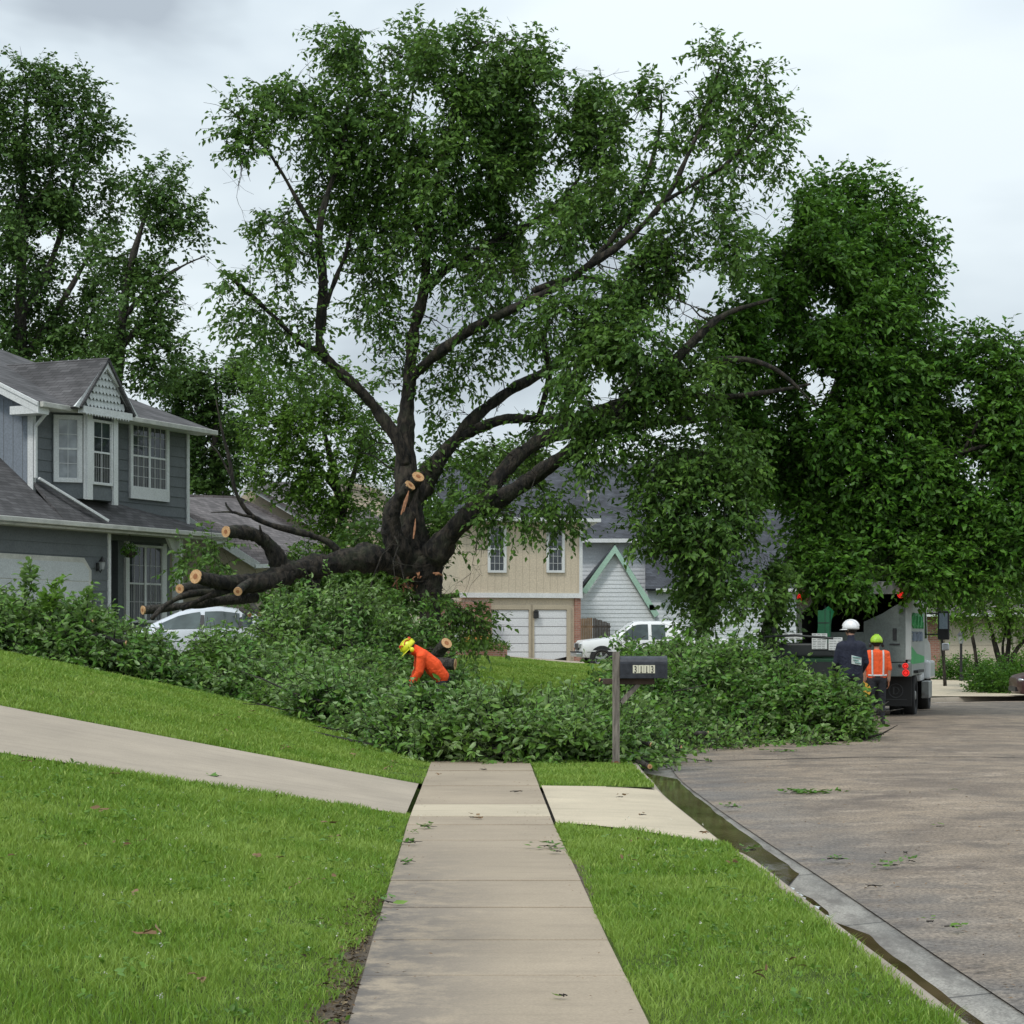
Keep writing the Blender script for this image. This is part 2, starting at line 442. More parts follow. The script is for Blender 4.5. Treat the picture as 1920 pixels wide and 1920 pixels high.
# ---- kerb with gutter pan, road
def offs(i):
    p = KS[i]; a = KS[max(i - 1, 0)]; b_ = KS[min(i + 1, len(KS) - 1)]
    d = (b_ - a).normalized(); return p, Vector((d.y, -d.x))         # normal to the road side
prof = [(-.075, -.05), (-.075, .008), (-.02, .008), (.0, -.004), (.03, -.118), (.06, -.152), (.22, -.145), (.48, -.118), (.48, -.2)]
rows = []
for i in range(len(KS)):
    p, n_ = offs(i)
    low = float(sstep(14.6, 15.8, p.y) * (1 - sstep(21.3, 22.2, p.y)))        # dropped kerb at the driveway
    rows.append([(p.x + n_.x * a, p.y + n_.y * a, kz(p.y) + (z if z < -.1 else z * (1 - low) + (-.05 * low if a > -.1 else -.0))) for a, z in prof])
CONC_K = concrete('concrete_kerb', (.33, .28, .22))
m, t, b, o = newmat('concrete_gutter')
v = objco(t); c = ramp(t, nz(t, 1.1, 6, v), [(.3, (.17, .155, .135)), (.65, (.32, .295, .255))])
t.links.new(c, b.inputs['Base Color']); b.inputs['Roughness'].default_value = .6; bumpn(t, b, nz(t, 60, 4, v), .4, .006)
gs_ = t.nodes.new('ShaderNodeSeparateXYZ'); t.links.new(v, gs_.inputs[0])
jl = math_(t, 'LESS_THAN', math_(t, 'FRACT', math_(t, 'MULTIPLY', gs_.outputs[1], .41)), .012)      # contraction joints
spk = ramp(t, nz(t, 70, 3, v, .7), [(.35, (.55, .55, .55)), (.65, (1.35, 1.35, 1.35))])
c = mixc(t, 1.0, c, spk, 'MULTIPLY'); blot = ramp(t, nz(t, 2.6, 6, objco(t, (2.5, .7, 1)), .7), [(.45, (0, 0, 0)), (.62, (.8, .8, .8))])
c = mixc(t, blot, c, (.10, .085, .07)); c = mixc(t, math_(t, 'MULTIPLY', jl, .85), c, (.03, .026, .022)); t.links.new(c, b.inputs['Base Color'])
GUT = m
r1 = [r_[:5] for r_ in rows]; r2 = [r_[4:] for r_ in rows]
strip('kerb', r1, CONC_K, smooth=False); strip('gutter', r2, GUT, smooth=False)

m, t, b, o = newmat('asphalt_chip')
v = objco(t); sep = t.nodes.new('ShaderNodeSeparateXYZ'); t.links.new(v, sep.inputs[0])
mott = nz(t, .8, 8, objco(t, (.9, .8, 1)), .7, .4); fine = nz(t, 40, 5, v, .75); strk = nz(t, 1.3, 7, objco(t, (.8, 1.3, 1)), .72)
base = ramp(t, mott, [(.34, (.115, .088, .068)), (.5, (.20, .155, .113)), (.66, (.29, .225, .16))])
base = mixc(t, ramp(t, strk, [(.52, (0, 0, 0)), (.66, (.85, .85, .85))]), base, (.33, .265, .20))
blue = nz(t, .9, 5, v, .6)
base = mixc(t, ramp(t, nz(t, 1.7, 6, v, .7, .5), [(.5, (0, 0, 0)), (.62, (.55, .55, .55))]), base, (.085, .07, .058))
# exposed aggregate in a band beside the gutter (x about 2.2..3.4)
mr = t.nodes.new('ShaderNodeMapRange'); mr.inputs[1].default_value = 2.2; mr.inputs[2].default_value = 3.5; mr.inputs[3].default_value = 1; mr.inputs[4].default_value = 0
t.links.new(sep.outputs[0], mr.inputs[0])
k = math_(t, 'MULTIPLY', mr.outputs[0], ramp(t, blue, [(.35, (.1, .1, .1)), (.6, (1, 1, 1))]))
base = mixc(t, math_(t, 'MULTIPLY', k, .6), base, (.13, .128, .126))
base = mixc(t, .75, base, mixc(t, 1.0, base, ramp(t, fine, [(.36, (.22, .22, .22)), (.64, (1.75, 1.75, 1.75))]), 'MULTIPLY'))
t.links.new(base, b.inputs['Base Color']); b.inputs['Roughness'].default_value = .8
bumpn(t, b, fine, .55, .012); ASPH = m
rows = []
for i in range(len(KS)):
    p, n_ = offs(i)
    rows.append([(p.x + n_.x * a, p.y + n_.y * a, road_z(p.y, a)) for a in (.45, .9, 1.6, 2.5, 3.5, 4.5, 5.5, 6.5, 7.5, 8.6, 9.6)])
strip('road', rows, ASPH)
rows2 = []
for i in range(len(KS)):
    p, n_ = offs(i)
    rows2.append([(p.x + n_.x * a, p.y + n_.y * a, kz(p.y) + z) for a, z in ((9.55, -.2), (9.6, 0), (9.75, .01), (9.76, -.02), (14, 0.05), (26 if p.y < 40 else 20, .3))])
strip('far_verge', rows2, LAWN)

rows = []
vn_ = VNoise(8, .6)
for k in range(60):
    X = 2.5 + k * .12; Y = 27.6 + .25 * float(vn_(np.array([[X, 0, 0]]))[0]) - .05 * (X - 2.5); wd = .02 + .03 * float(vn_(np.array([[X * 2, 5, 0]]))[0])
    o2 = X - float(np.interp(Y, KA[:60, 1], KA[:60, 0])); rows.append([(X, Y - wd, road_z(Y, o2) + .006), (X, Y + wd, road_z(Y, o2) + .006)])
strip('road_seam', rows, plain('tar_seam', (.03, .026, .024), .8, .3, 9))
# gutter water
m, t, b, o = newmat('gutter_water')
v = objco(t, (1, .5, 1)); c = ramp(t, nz(t, 2.5, 5, v), [(.35, (.05, .032, .016)), (.65, (.115, .08, .045))])
t.links.new(c, b.inputs['Base Color']); b.inputs['Roughness'].default_value = .06; b.inputs['IOR'].default_value = 1.33
bumpn(t, b, nz(t, 14, 3, objco(t, (1, .4, 1))), .12, .01); WATER = m
def waterstrip(y0, y1, w0, w1, z0=-.131, z1=-.131):   # thin wet film, narrowing at both ends
    rows = []; vn = VNoise(31, .5)
    for k in range(60):
        f = k / 59; Y = y0 + (y1 - y0) * f; x = kerbx(Y); v_ = float(vn(np.array([[Y * 1.4, 0, 0]]))[0])
        z = z0 + (z1 - z0) * f + (v_ - .5) * .0025; wd = (w0 + (w1 - w0) * f) * min(1, .05 + (Y - y0) * .8, .05 + (y1 - Y) * .8)
        rows.append([(x + .03, Y, z), (x + .04 + wd * .5, Y, z), (x + .04 + wd, Y, z)])
    return rows
strip('gutter_water', waterstrip(5.0, 12.9, .24, .26, -.1465, -.139), WATER)
strip('gutter_water', waterstrip(13.7, 25.5, .36, .40, -.131, -.122), WATER)
# a thin sheet of wet wash over the seam
FOAM = plain('water_foam', (.62, .66, .68), .3, .25, 30)
fm = MB()
for k in range(46):
    Y = random.uniform(12.3, 13.9); x = kerbx(Y) + random.uniform(.05, .17); a = random.uniform(.01, .035); zz = -.1285 + random.uniform(0, .0015)
    n_ = 7; fm.add([(x + a * math.cos(q * 6.283 / n_) * random.uniform(.5, 1.1), Y + a * 2.6 * math.sin(q * 6.283 / n_) * random.uniform(.5, 1.1), zz) for q in range(n_)], [tuple(range(n_))])
fo = fm.build('foam', FOAM, recalc=False); tag(fo, kind='stuff')
strip('gutter_water', waterstrip(11.6, 14.6, .16, .2, -.141, -.139), WATER)

# second driveway: of the tan house, and the pale apron beyond the truck
def drape(name, poly_rows, mat, dz=.02):
    rows = []
    for r_ in poly_rows:
        rows.append([(x, y, Hz(x, y) + dz) for x, y in r_])
    return strip(name, rows, mat)
drape('driveway', [[(a + (b_ - a) * k / 8, y) for k in range(9)] for y, a, b_ in ((57.3, 11.3, 15.2), (60, 11.6, 15.6), (64, 12.2, 16.2), (70, 12.6, 17), (78, 13.0, 18))], CONC_L, .03)
drape('driveway', [[(a + (b_ - a) * k / 8, y) for k in range(9)] for y, a, b_ in ((60, 7.5, 11), (68, 4.5, 10), (74, 2.5, 9), (80, .8, 8.5), (87, -1.4, 8))], CONC_D, .03)
drape('driveway', [[(x, y0 + (y1 - y0) * k / 8) for k in range(9)] for x, y0, y1 in ((3.4, 42.4, 46), (0, 42.5, 47), (-4, 43, 49), (-8, 44, 52), (-11, 46, 55))], CONC_D, .03)

# ------------------------------------------------------------------ vegetation tools
def unit(a): return a / (np.linalg.norm(a, axis=-1, keepdims=True) + 1e-9)

def leaves(name, c, d, n, L, W, mat, parent=None, hexa=False, curl=.1):
    n = unit(n - d * (n * d).sum(-1, keepdims=True)); s = np.cross(d, n)
    L = L[:, None]; W = W[:, None]; N_ = len(c)
    if not hexa:
        v = np.stack([c, c + d * L * .42 + s * W * .5 + n * L * .1, c + d * L - n * L * curl, c + d * L * .42 - s * W * .5 + n * L * .1], 1)
        b_ = np.arange(N_)[:, None] * 4
        f = np.concatenate([b_ + [0, 1, 2], b_ + [0, 2, 3]])
    else:
        v = np.stack([c, c + d * L * .28 + s * W * .42 + n * L * .08, c + d * L * .66 + s * W * .40 + n * L * .06, c + d * L - n * L * curl * 1.5,
                      c + d * L * .66 - s * W * .40 + n * L * .06, c + d * L * .28 - s * W * .42 + n * L * .08, c + d * L * .5 - n * 0], 1)
        b_ = np.arange(N_)[:, None] * 7
        f = np.concatenate([b_ + q for q in ([0, 1, 6], [1, 2, 6], [2, 3, 6], [3, 4, 6], [4, 5, 6], [5, 0, 6])])
    return mesh_np(name, v.reshape(-1, 3), f, mat, parent)

def spray_arrays(rg, pos, outd, nl, L, ll, lw, droop, flat=.8):
    n_ = len(pos); down = np.array([0, 0, -1.0])
    d = unit(outd + rg.normal(0, .45, (n_, 3)) + down * droop * .4)
    sd = unit(np.cross(d, [0, 0, 1.0]) + 1e-4)
    Ls = L * rg.uniform(.6, 1.25, (n_, 1)); cs = []; ds = []; ns = []; lls = []; lws = []
    for j in range(nl):
        f = (j + .5) / nl
        c = pos + d * Ls * (f - .25) + down * droop * .25 * f * f * Ls + rg.normal(0, .018, (n_, 3))
        sg = 1 if j % 2 else -1
        ld = unit(d * .55 + sd * sg * .75 + rg.normal(0, .38, (n_, 3)) + down * droop * .7)
        nn = unit(np.array([0, 0, flat]) + rg.normal(0, .55, (n_, 3)))
        sz = rg.uniform(.65, 1.2, n_)
        cs.append(c); ds.append(ld); ns.append(nn); lls.append(ll * sz); lws.append(lw * sz)
    tw0 = pos - d * Ls * .35; tw1 = pos + d * Ls * .7 + down * droop * .12 * Ls
    return (np.concatenate(cs), np.concatenate(ds), np.concatenate(ns), np.concatenate(lls), np.concatenate(lws)), tw0, tw1

def sticks(name, a, b, r0, r1, mat, parent=None):
    """many thin three-sided twigs as one mesh"""
    d = unit(b - a); u = unit(np.cross(d, np.array([.3, .2, .93]))); v_ = np.cross(d, u); vs = []
    for e, r in ((a, r0), (b, r1)):
        for k in range(3):
            an = k * 2.0944; vs.append(e + (u * math.cos(an) + v_ * math.sin(an)) * r)
    V_ = np.stack(vs, 1).reshape(-1, 3); i = np.arange(len(a))[:, None] * 6
    F_ = np.concatenate([i + q for q in ([0, 1, 4, 3], [1, 2, 5, 4], [2, 0, 3, 5])])
    return mesh_np(name, V_, F_, mat, parent)

def blob_points(rg, blobs, Y0, dens, noise, thr, shell=.35):
    """spray sites inside the ellipsoids; blob = (px,py,rx,ry[,dY[,weight[,depth]]])"""
    pos = []; out_ = []
    for bl in blobs:
        px, py, rx, ry = bl[:4]; dY = bl[4] if len(bl) > 4 else 0; wt = bl[5] if len(bl) > 5 else 1; dp = bl[6] if len(bl) > 6 else None
        Y = Y0 + dY; s_ = Y / FPX; c = np.array(P(px, py, Y)); r_ = np.array([rx * s_, dp or (rx + ry) / 2 * s_ * 1.15, ry * s_])
        k = max(4, int(dens * wt * rx * ry * s_ * s_ * 3.14))
        u = unit(rg.normal(size=(k * 3, 3))); rr = rg.random((k * 3, 1)) ** shell
        p = c + u * rr * r_ * (1 + rg.normal(0, .07, (k * 3, 1)))
        nv = noise(p); p = p[nv > thr]; u = u[nv > thr]
        pos.append(p[:k]); out_.append(u[:k])
    return np.concatenate(pos), np.concatenate(out_)

def path(pts, Y0, n=5):
    """pts: (px,py,dY,radius_px) -> smooth world polyline with radii in metres"""
    ws = [P(a, b_, Y0 + c_) for a, b_, c_, _ in pts]; rs = [r_ / FPX * (Y0 + c_) for _, _, c_, r_ in pts]
    v4 = [Vector((*w_, r_)) for w_, r_ in zip(ws, rs)]
    o_ = catmull(v4, n)
    return [Vector(q[:3]) for q in o_], [max(q[3], .004) for q in o_]

def limb(name, pts, Y0, mat, parent, sides=10, n=5, cut=None, knob=.06, r_end=None):
    ws, rs = path(pts, Y0, n + (3 if sides >= 10 else 0)); sides = sides + (6 if sides >= 10 else 0); knob = knob * 1.5
    vn = VNoise(abs(hash((len(pts), int(pts[0][0])))) % 1000, .35)
    wn = (vn(np.array([[*w_] for w_ in ws])) - .5) * .6
    rs = [r_ * (1 + a) for r_, a in zip(rs, wn)]
    b_ = MB(); b_.tube(ws, rs, sides, jit=knob); ob = b_.build(name, mat, parent, smooth=True)
    if cut is not None:
        d = (ws[-1] - ws[-2]).normalized(); r_ = rs[-1]
        cap = MB(); cap.tube([ws[-1] - d * .02, ws[-1] + d * .012], r_ * 1.02, 18); cf = cap.build('cut_face', CUT, ob)
        hp = MB(); hp.tube([ws[-1] + d * .0125, ws[-1] + d * .0145], r_ * .42, 14); hp.build('heartwood', HEART, ob)
    return ws, rs, ob

def branchlets(rg, name, nodes, blobs, Y0, mat, parent, per=5, r0=.03):
    """thin curved branches that reach every cluster, cluster after cluster outwards from the limbs"""
    nd = np.array([[*q] for q in nodes]); b_ = MB(); gen = np.zeros(len(nd))
    cs = []
    for bl in blobs:
        dY = bl[4] if len(bl) > 4 else 0; s_ = (Y0 + dY) / FPX
        cs.append((P(bl[0], bl[1], Y0 + dY), bl[2] * s_, bl[3] * s_))
    left = list(range(len(cs)))
    while left:
        ds = [float((((nd - np.array(cs[i][0])) ** 2).sum(1)).min()) for i in left]
        i = left.pop(int(np.argmin(ds))); c, rx, ry = cs[i]; new = []
        for k in range(per):
            e = c + Vector((rg.normal() * rx * .5, rg.normal() * rx * .5, rg.normal() * ry * .5))
            dd = ((nd - np.array(e)) ** 2).sum(1) * rg.uniform(.7, 1.3, len(nd)); j = int(np.argmin(dd)); a = Vector(nd[j]); g_ = gen[j]
            L = (e - a).length
            if L < .1: continue
            w_ = lambda s: Vector((rg.normal(), rg.normal(), rg.normal())) * s * L
            mid = a.lerp(e, .5) + w_(.09) + Vector((0, 0, .05 * L))
            q = [a, a.lerp(mid, .5) + w_(.03), mid, mid.lerp(e, .55) + w_(.04), e]
            rr = min(r0, .008 + .010 * L) * .7 ** g_
            b_.tube(q, [rr, rr * .85, rr * .7, rr * .5, max(.004, rr * .25)], 5, cap=False)
            new += [(q[2], g_ + 1), (q[3], g_ + 1), (q[4], g_ + 1.5)]
            for z in range(3):
                p = q[random.choice((2, 3))]; e2 = p + Vector((rg.normal(), rg.normal(), rg.normal() * .7 + .1)) * min(.3 * L, .5)
                b_.tube([p, p.lerp(e2, .5) + w_(.03), e2], [rr * .45, rr * .3, .003], 4, cap=False)
        if new:
            nd = np.concatenate([nd, np.array([[*v] for v, _ in new])]); gen = np.concatenate([gen, [g for _, g in new]])
    return b_.build(name, mat, parent, recalc=False)

def crown(rg, parent, blobs, Y0, dens, mat, seed, thr=.42, cell=.8, nl=11, L=.6, ll=.15, lw=.085, droop=.5, name='crown', twigs=True, flat=.8, hexa=False):
    vn = VNoise(seed, cell); pos, od = blob_points(rg, blobs, Y0, dens, vn, thr)
    arr, t0, t1 = spray_arrays(rg, pos, od * .8 + np.array([0, 0, .15]), nl, L, ll, lw, droop, flat)
    ob = leaves(name, *arr, mat, parent, hexa)
    if twigs: sticks('twigs', t0, t1, .006, .003, BARK, parent)
    return ob, len(arr[0])
# ------------------------------------------------------------------ houses
def shingles(name, col, row=7.0):
    m, t, b, o = newmat(name)
    c_ = t.nodes.new('ShaderNodeTexCoord'); s_ = t.nodes.new('ShaderNodeSeparateXYZ'); t.links.new(c_.outputs['Object'], s_.inputs[0])
    cb = t.nodes.new('ShaderNodeCombineXYZ')
    t.links.new(math_(t, 'ADD', s_.outputs[0], s_.outputs[1]), cb.inputs[0]); t.links.new(math_(t, 'MULTIPLY', s_.outputs[2], 2.0), cb.inputs[1])
    br = t.nodes.new('ShaderNodeTexBrick'); t.links.new(cb.outputs[0], br.inputs['Vector'])
    br.inputs['Scale'].default_value = 1.0; br.inputs['Brick Width'].default_value = .33; br.inputs['Row Height'].default_value = .155
    br.inputs['Mortar Size'].default_value = .012; br.inputs['Mortar Smooth'].default_value = .6; br.inputs['Bias'].default_value = 0
    br.inputs['Color1'].default_value = (*[x * .72 for x in col], 1); br.inputs['Color2'].default_value = (*[x * 1.3 for x in col], 1)
    br.inputs['Mortar'].default_value = (*[x * .3 for x in col], 1)
    v = objco(t); n = ramp(t, nz(t, 1.3, 5, v), [(.35, (.7, .7, .7)), (.65, (1.2, 1.2, 1.2))])
    c = mixc(t, 1.0, br.outputs[0], n, 'MULTIPLY'); t.links.new(c, b.inputs['Base Color']); b.inputs['Roughness'].default_value = .9
    bumpn(t, b, math_(t, 'ADD', br.outputs['Fac'], math_(t, 'MULTIPLY', nz(t, 60, 3, v), -.5)), -.5, .02); return m

def brickmat(name, c1, c2):
    m, t, b, o = newmat(name)
    c_ = t.nodes.new('ShaderNodeTexCoord'); s_ = t.nodes.new('ShaderNodeSeparateXYZ'); t.links.new(c_.outputs['Object'], s_.inputs[0])
    cb = t.nodes.new('ShaderNodeCombineXYZ'); t.links.new(math_(t, 'ADD', s_.outputs[0], s_.outputs[1]), cb.inputs[0]); t.links.new(s_.outputs[2], cb.inputs[1])
    br = t.nodes.new('ShaderNodeTexBrick'); t.links.new(cb.outputs[0], br.inputs['Vector']); br.inputs['Scale'].default_value = 1
    br.inputs['Brick Width'].default_value = .21; br.inputs['Row Height'].default_value = .075; br.inputs['Mortar Size'].default_value = .008
    br.inputs['Color1'].default_value = (*c1, 1); br.inputs['Color2'].default_value = (*c2, 1); br.inputs['Mortar'].default_value = (.33, .28, .24, 1)
    t.links.new(br.outputs[0], b.inputs['Base Color']); b.inputs['Roughness'].default_value = .85; bumpn(t, b, br.outputs['Fac'], -.4, .01); return m

def glassmat(name, col=(.02, .025, .03)):
    m, t, b, o = newmat(name); v = objco(t)
    c = ramp(t, nz(t, 1.7, 3, v), [(.4, col), (.65, tuple(x * 2.2 + .01 for x in col))])
    t.links.new(c, b.inputs['Base Color']); b.inputs['Roughness'].default_value = .06; b.inputs['Specular IOR Level'].default_value = .7
    bumpn(t, b, nz(t, 1.2, 2, v), .05, .05); return m

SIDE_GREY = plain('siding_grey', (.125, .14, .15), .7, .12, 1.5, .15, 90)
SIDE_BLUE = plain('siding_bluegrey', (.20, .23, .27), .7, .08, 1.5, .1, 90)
TRIM_W = plain('trim_white', (.66, .68, .68), .5, .07, 2)
TRIM_DIRTY = plain('gutter_white', (.50, .50, .46), .5, .2, 3)
ROOF_GREY = shingles('shingle_grey', (.085, .082, .085))
ROOF_BROWN = shingles('shingle_brown', (.13, .115, .115))
ROOF_DARK = shingles('shingle_dark', (.055, .06, .072))
SIDE_TAN = plain('siding_tan', (.57, .49, .375), .75, .07, 1.2, .1, 60)
SIDE_TAN2 = plain('siding_tan_pale', (.47, .40, .30), .75, .07, 1.2)
SIDE_WHITE = plain('siding_white', (.66, .70, .74), .6, .05, 1.5)
TRIM_GREEN = plain('trim_green', (.34, .52, .42), .6, .08, 2)
DOOR_W = plain('door_white', (.68, .70, .72), .5, .05, 1.5)
BRICK = brickmat('brick_red', (.24, .10, .07), (.36, .17, .12))
GLASS = glassmat('window_glass')
CURTAIN = plain('window_blind', (.15, .15, .15), .5, .1, 4)
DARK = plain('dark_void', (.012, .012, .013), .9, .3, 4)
IRON = plain('black_metal', (.02, .02, .022), .45, .3, 8)
WOOD_FENCE = plain('fence_wood', (.36, .24, .15), .85, .3, 3, .3, 40)
WOOD_OLD = plain('fence_wood_old', (.13, .105, .09), .9, .35, 3, .3, 40)

class Frame:
    """a facade: local x along the wall, local y into the house, z up"""
    def __init__(s, name, origin, ang, label, cat):
        s.O = Vector(origin); s.u = Vector((math.cos(ang), math.sin(ang), 0)); s.n = Vector((-math.sin(ang), math.cos(ang), 0))
        s.e = empty(name, origin, ang, label, cat)
    def q(s, px, py, w=0):
        """local (x, z) where the ray through px,py meets the plane y = w"""
        C0 = Vector((0, 0, EYE)); d = P(px, py, 1) - C0; o = s.O + s.n * w
        k = (o - C0).dot(s.n) / d.dot(s.n); p = C0 + d * k - s.O
        return p.dot(s.u), p.z
    def x(s, px, w=0): return s.q(px, HOR, w)[0]

def lap(name, poly, y, board, mat, parent, proud=.022):
    """lap siding on plane y for a convex (x,z) outline, each board tilted outwards at its foot"""
    zs = [p[1] for p in poly]; z0, z1 = min(zs), max(zs); b_ = MB()
    def span(z):
        xs_ = []
        for (xa, za), (xb, zb) in zip(poly, poly[1:] + poly[:1]):
            if abs(za - zb) < 1e-9:
                if abs(z - za) < 1e-6: xs_ += [xa, xb]
                continue
            if min(za, zb) - 1e-6 <= z <= max(za, zb) + 1e-6: xs_.append(xa + (xb - xa) * (z - za) / (zb - za))
        return (min(xs_), max(xs_)) if xs_ else None
    z = z0
    while z < z1 - 1e-3:
        zt = min(z + board, z1); a = span(z + 1e-5); c = span(zt - 1e-5)
        if a and c:
            f = (zt - z) / board; yo = y - proud; yi = y - proud * (1 - f) - .002
            b_.add([(a[0], yo, z), (a[1], yo, z), (c[1], yi, zt), (c[0], yi, zt), (a[0], y + .1, z), (a[1], y + .1, z)], [(0, 1, 2, 3), (0, 4, 5, 1)])
        z = zt
    b_.slab([(x_, y + .004, z_) for x_, z_ in poly], .15, (0, -1, 0))
    return b_.build(name, mat, parent, recalc=False)

def grooved(name, poly, y, mat, parent, pitch=.2):
    b_ = MB(); b_.slab([(x_, y, z_) for x_, z_ in poly], .15, (0, -1, 0)); o_ = b_.build(name, mat, parent)
    xs_ = [p[0] for p in poly]; zs = [p[1] for p in poly]
    return o_
def grooves(rect, y, parent, pitch, mat):
    x0, x1, z0, z1 = rect; b_ = MB(); x = x0 + pitch
    while x < x1 - .02:
        b_.box(x - .008, x + .008, y - .004, y + .01, z0, z1); x += pitch
    return b_.build('board_groove', mat, parent)

def window(parent, x0, x1, z0, z1, y, trim=.09, cols=2, rows=2, sash=2, frame=TRIM_W, blind=0, sill=0, glass=None, M=None, halves=1, mull=.012):
    """double-hung window: trim ring as the window, panes and muntins as its sub-parts"""
    f = MB(); d0, d1 = y - .07, y + .01
    f.box(x0, x1, d0, d1, z1 - trim, z1, M); f.box(x0, x1, d0, d1, z0 - sill, z0 + trim, M)
    f.box(x0, x0 + trim, d0 + .002, d1, z0 + trim, z1 - trim, M); f.box(x1 - trim, x1, d0 + .002, d1, z0 + trim, z1 - trim, M)
    ob = f.build('window', frame, parent, bevel=.006)
    a, b_ = x0 + trim, x1 - trim; c, e_ = z0 + trim, z1 - trim
    g_ = MB(); g_.box(a, b_, y - .02, y, c, e_, M); g_.build('pane', glass or GLASS, ob)
    if blind:
        bl = MB(); zz = c + .02
        n_ = int((b_ - a) / .09)
        for k in range(n_):
            xx = a + (k + .5) * (b_ - a) / n_
            bl.box(xx - .022, xx + .022, y - .026, y - .021, c, c + (e_ - c) * blind, M)
        bl.build('curtain', CURTAIN, ob)
    s_ = MB()
    for h in range(halves):
        ha = a + (b_ - a) * h / halves; hb = a + (b_ - a) * (h + 1) / halves
        if h: s_.box(ha - .045, ha + .045, y - .05, y - .02, c, e_, M)
        for k in range(sash):
            za = c + (e_ - c) * k / sash; zb = c + (e_ - c) * (k + 1) / sash
            if k: s_.box(ha, hb, y - .045, y - .02, za - .025, za + .025, M)
            for i in range(1, cols): xx = ha + (hb - ha) * i / cols; s_.box(xx - mull / 2, xx + mull / 2, y - .034, y - .02, za, zb, M)
            for j in range(1, rows): zz = za + (zb - za) * j / rows; s_.box(ha, hb, y - .036, y - .0205, zz - mull / 2, zz + mull / 2, M)
        s_.box(ha, ha + .022, y - .042, y - .02, c, e_, M); s_.box(hb - .022, hb, y - .042, y - .02, c, e_, M)
    s_.build('muntin', frame, ob)
    return ob

# ================= grey house on the left =================
ANG = math.atan2(.912, .4105)
G = Frame('grey_house', (-12.5, 50, 1.35), ANG, 'grey two storey house with white trimmed bay window and dark shingle roof', 'house')
ge = G.e; W1 = 1.0                     # plane of the upper wall; gutter line is y = 0, garage wall y = .45
zg = G.q(185, 982, 0)[1]               # lower gutter height
xL, xR = G.x(-140, 0), G.x(370, 0)
xc, xr = G.x(60, W1), G.x(352, W1)     # upper wall corner and far end
zu = G.q(370, 799, .35)[1]             # upper eave height
# upper wall: foot line falls to the right
zl = G.q(70, 905, W1)[1] - .1; zr_ = G.q(350, 984, W1)[1] - .1
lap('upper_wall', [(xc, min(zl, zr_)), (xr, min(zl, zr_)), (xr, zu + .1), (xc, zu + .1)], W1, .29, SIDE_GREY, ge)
body = MB(); body.box(xc + .02, xr - .02, W1 + .16, W1 + 8, zg - .3, zu); body.box(xc + .02, xr - .02, 2.0, W1 + 8, zg - 3.6, zg - .31); body.build('inner_wall', SIDE_GREY, ge)
# near end wall with vertical boards, faces the camera
ew = MB(); ew.slab([(xc, W1, zg - .5), (xc, W1 + 8, zg - .5), (xc, W1 + 8, zu + .2), (xc, W1 + 4, zu + 2.2), (xc, W1, zu + .2)], .12, (-1, 0, 0))
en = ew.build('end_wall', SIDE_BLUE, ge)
gr = MB()
for k in range(1, 26): gr.box(xc - .004, xc + .01, W1 + .3 * k - .008, W1 + .3 * k + .008, zg - .4, zu + .15)
gr.build('board_groove', SIDE_GREY, en)
tr = MB(); tr.box(xc - .03, xc + .10, W1 - .05, W1 + .12, zl - .2, zu); tr.build('corner_board', TRIM_W, ge)
tr = MB(); tr.box(xr - .10, xr + .03, W1 - .05, W1 + .1, zr_ - .1, zu); tr.build('corner_board', TRIM_W, ge)
# main roof: gable at the near end, hip at the far end
ov = .55; yr = W1 + 4.1; hz_ = zu + 2.15
E0, E1 = (xc - .45, W1 - ov, zu - .02), (xr + .55, W1 - ov, zu - .02)
rf = MB()
rf.slab([E0, E1, (xr - 3.6, yr, hz_), (xc - .45, yr, hz_)], .12)
rf.slab([(xr + .55, W1 + 8.5, zu - .02), (xc - .45, W1 + 8.5, zu - .02), (xc - .45, yr, hz_), (xr - 3.6, yr, hz_)], .12)
rf.slab([E1, (xr + .55, W1 + 8.5, zu - .02), (xr - 3.6, yr, hz_)], .12)
roof = rf.build('roof', ROOF_GREY, ge)
sf = MB(); sf.box(xc - .4, xr + .5, W1 - ov + .06, W1, zu - .16, zu - .10); sf.build('soffit', TRIM_W, ge)
gt = MB(); gt.box(xc - .4, xr + .6, W1 - ov - .11, W1 - ov + .02, zu - .17, zu - .03); gt.build('gutter', TRIM_DIRTY, ge, bevel=.02)
# rake board with return at the near end
rk = MB(); sl_ = (hz_ - zu) / (yr - W1 + ov)
for k, (dz, th, xx) in enumerate(((-.32, .30, -.47), (-.12, .09, -.5))):
    rk.slab([(xc + xx, W1 - ov, zu + dz - .02), (xc + xx, yr, hz_ + dz - .02), (xc + xx, yr, hz_ + dz + th - .02), (xc + xx, W1 - ov, zu + dz + th - .02)], .04, (-1, 0, 0))
rk.box(xc - .46, xc + .0, W1 - ov + .02, W1 + .35, zu - .33, zu - .12)
rk.build('rake_board', TRIM_W, ge)
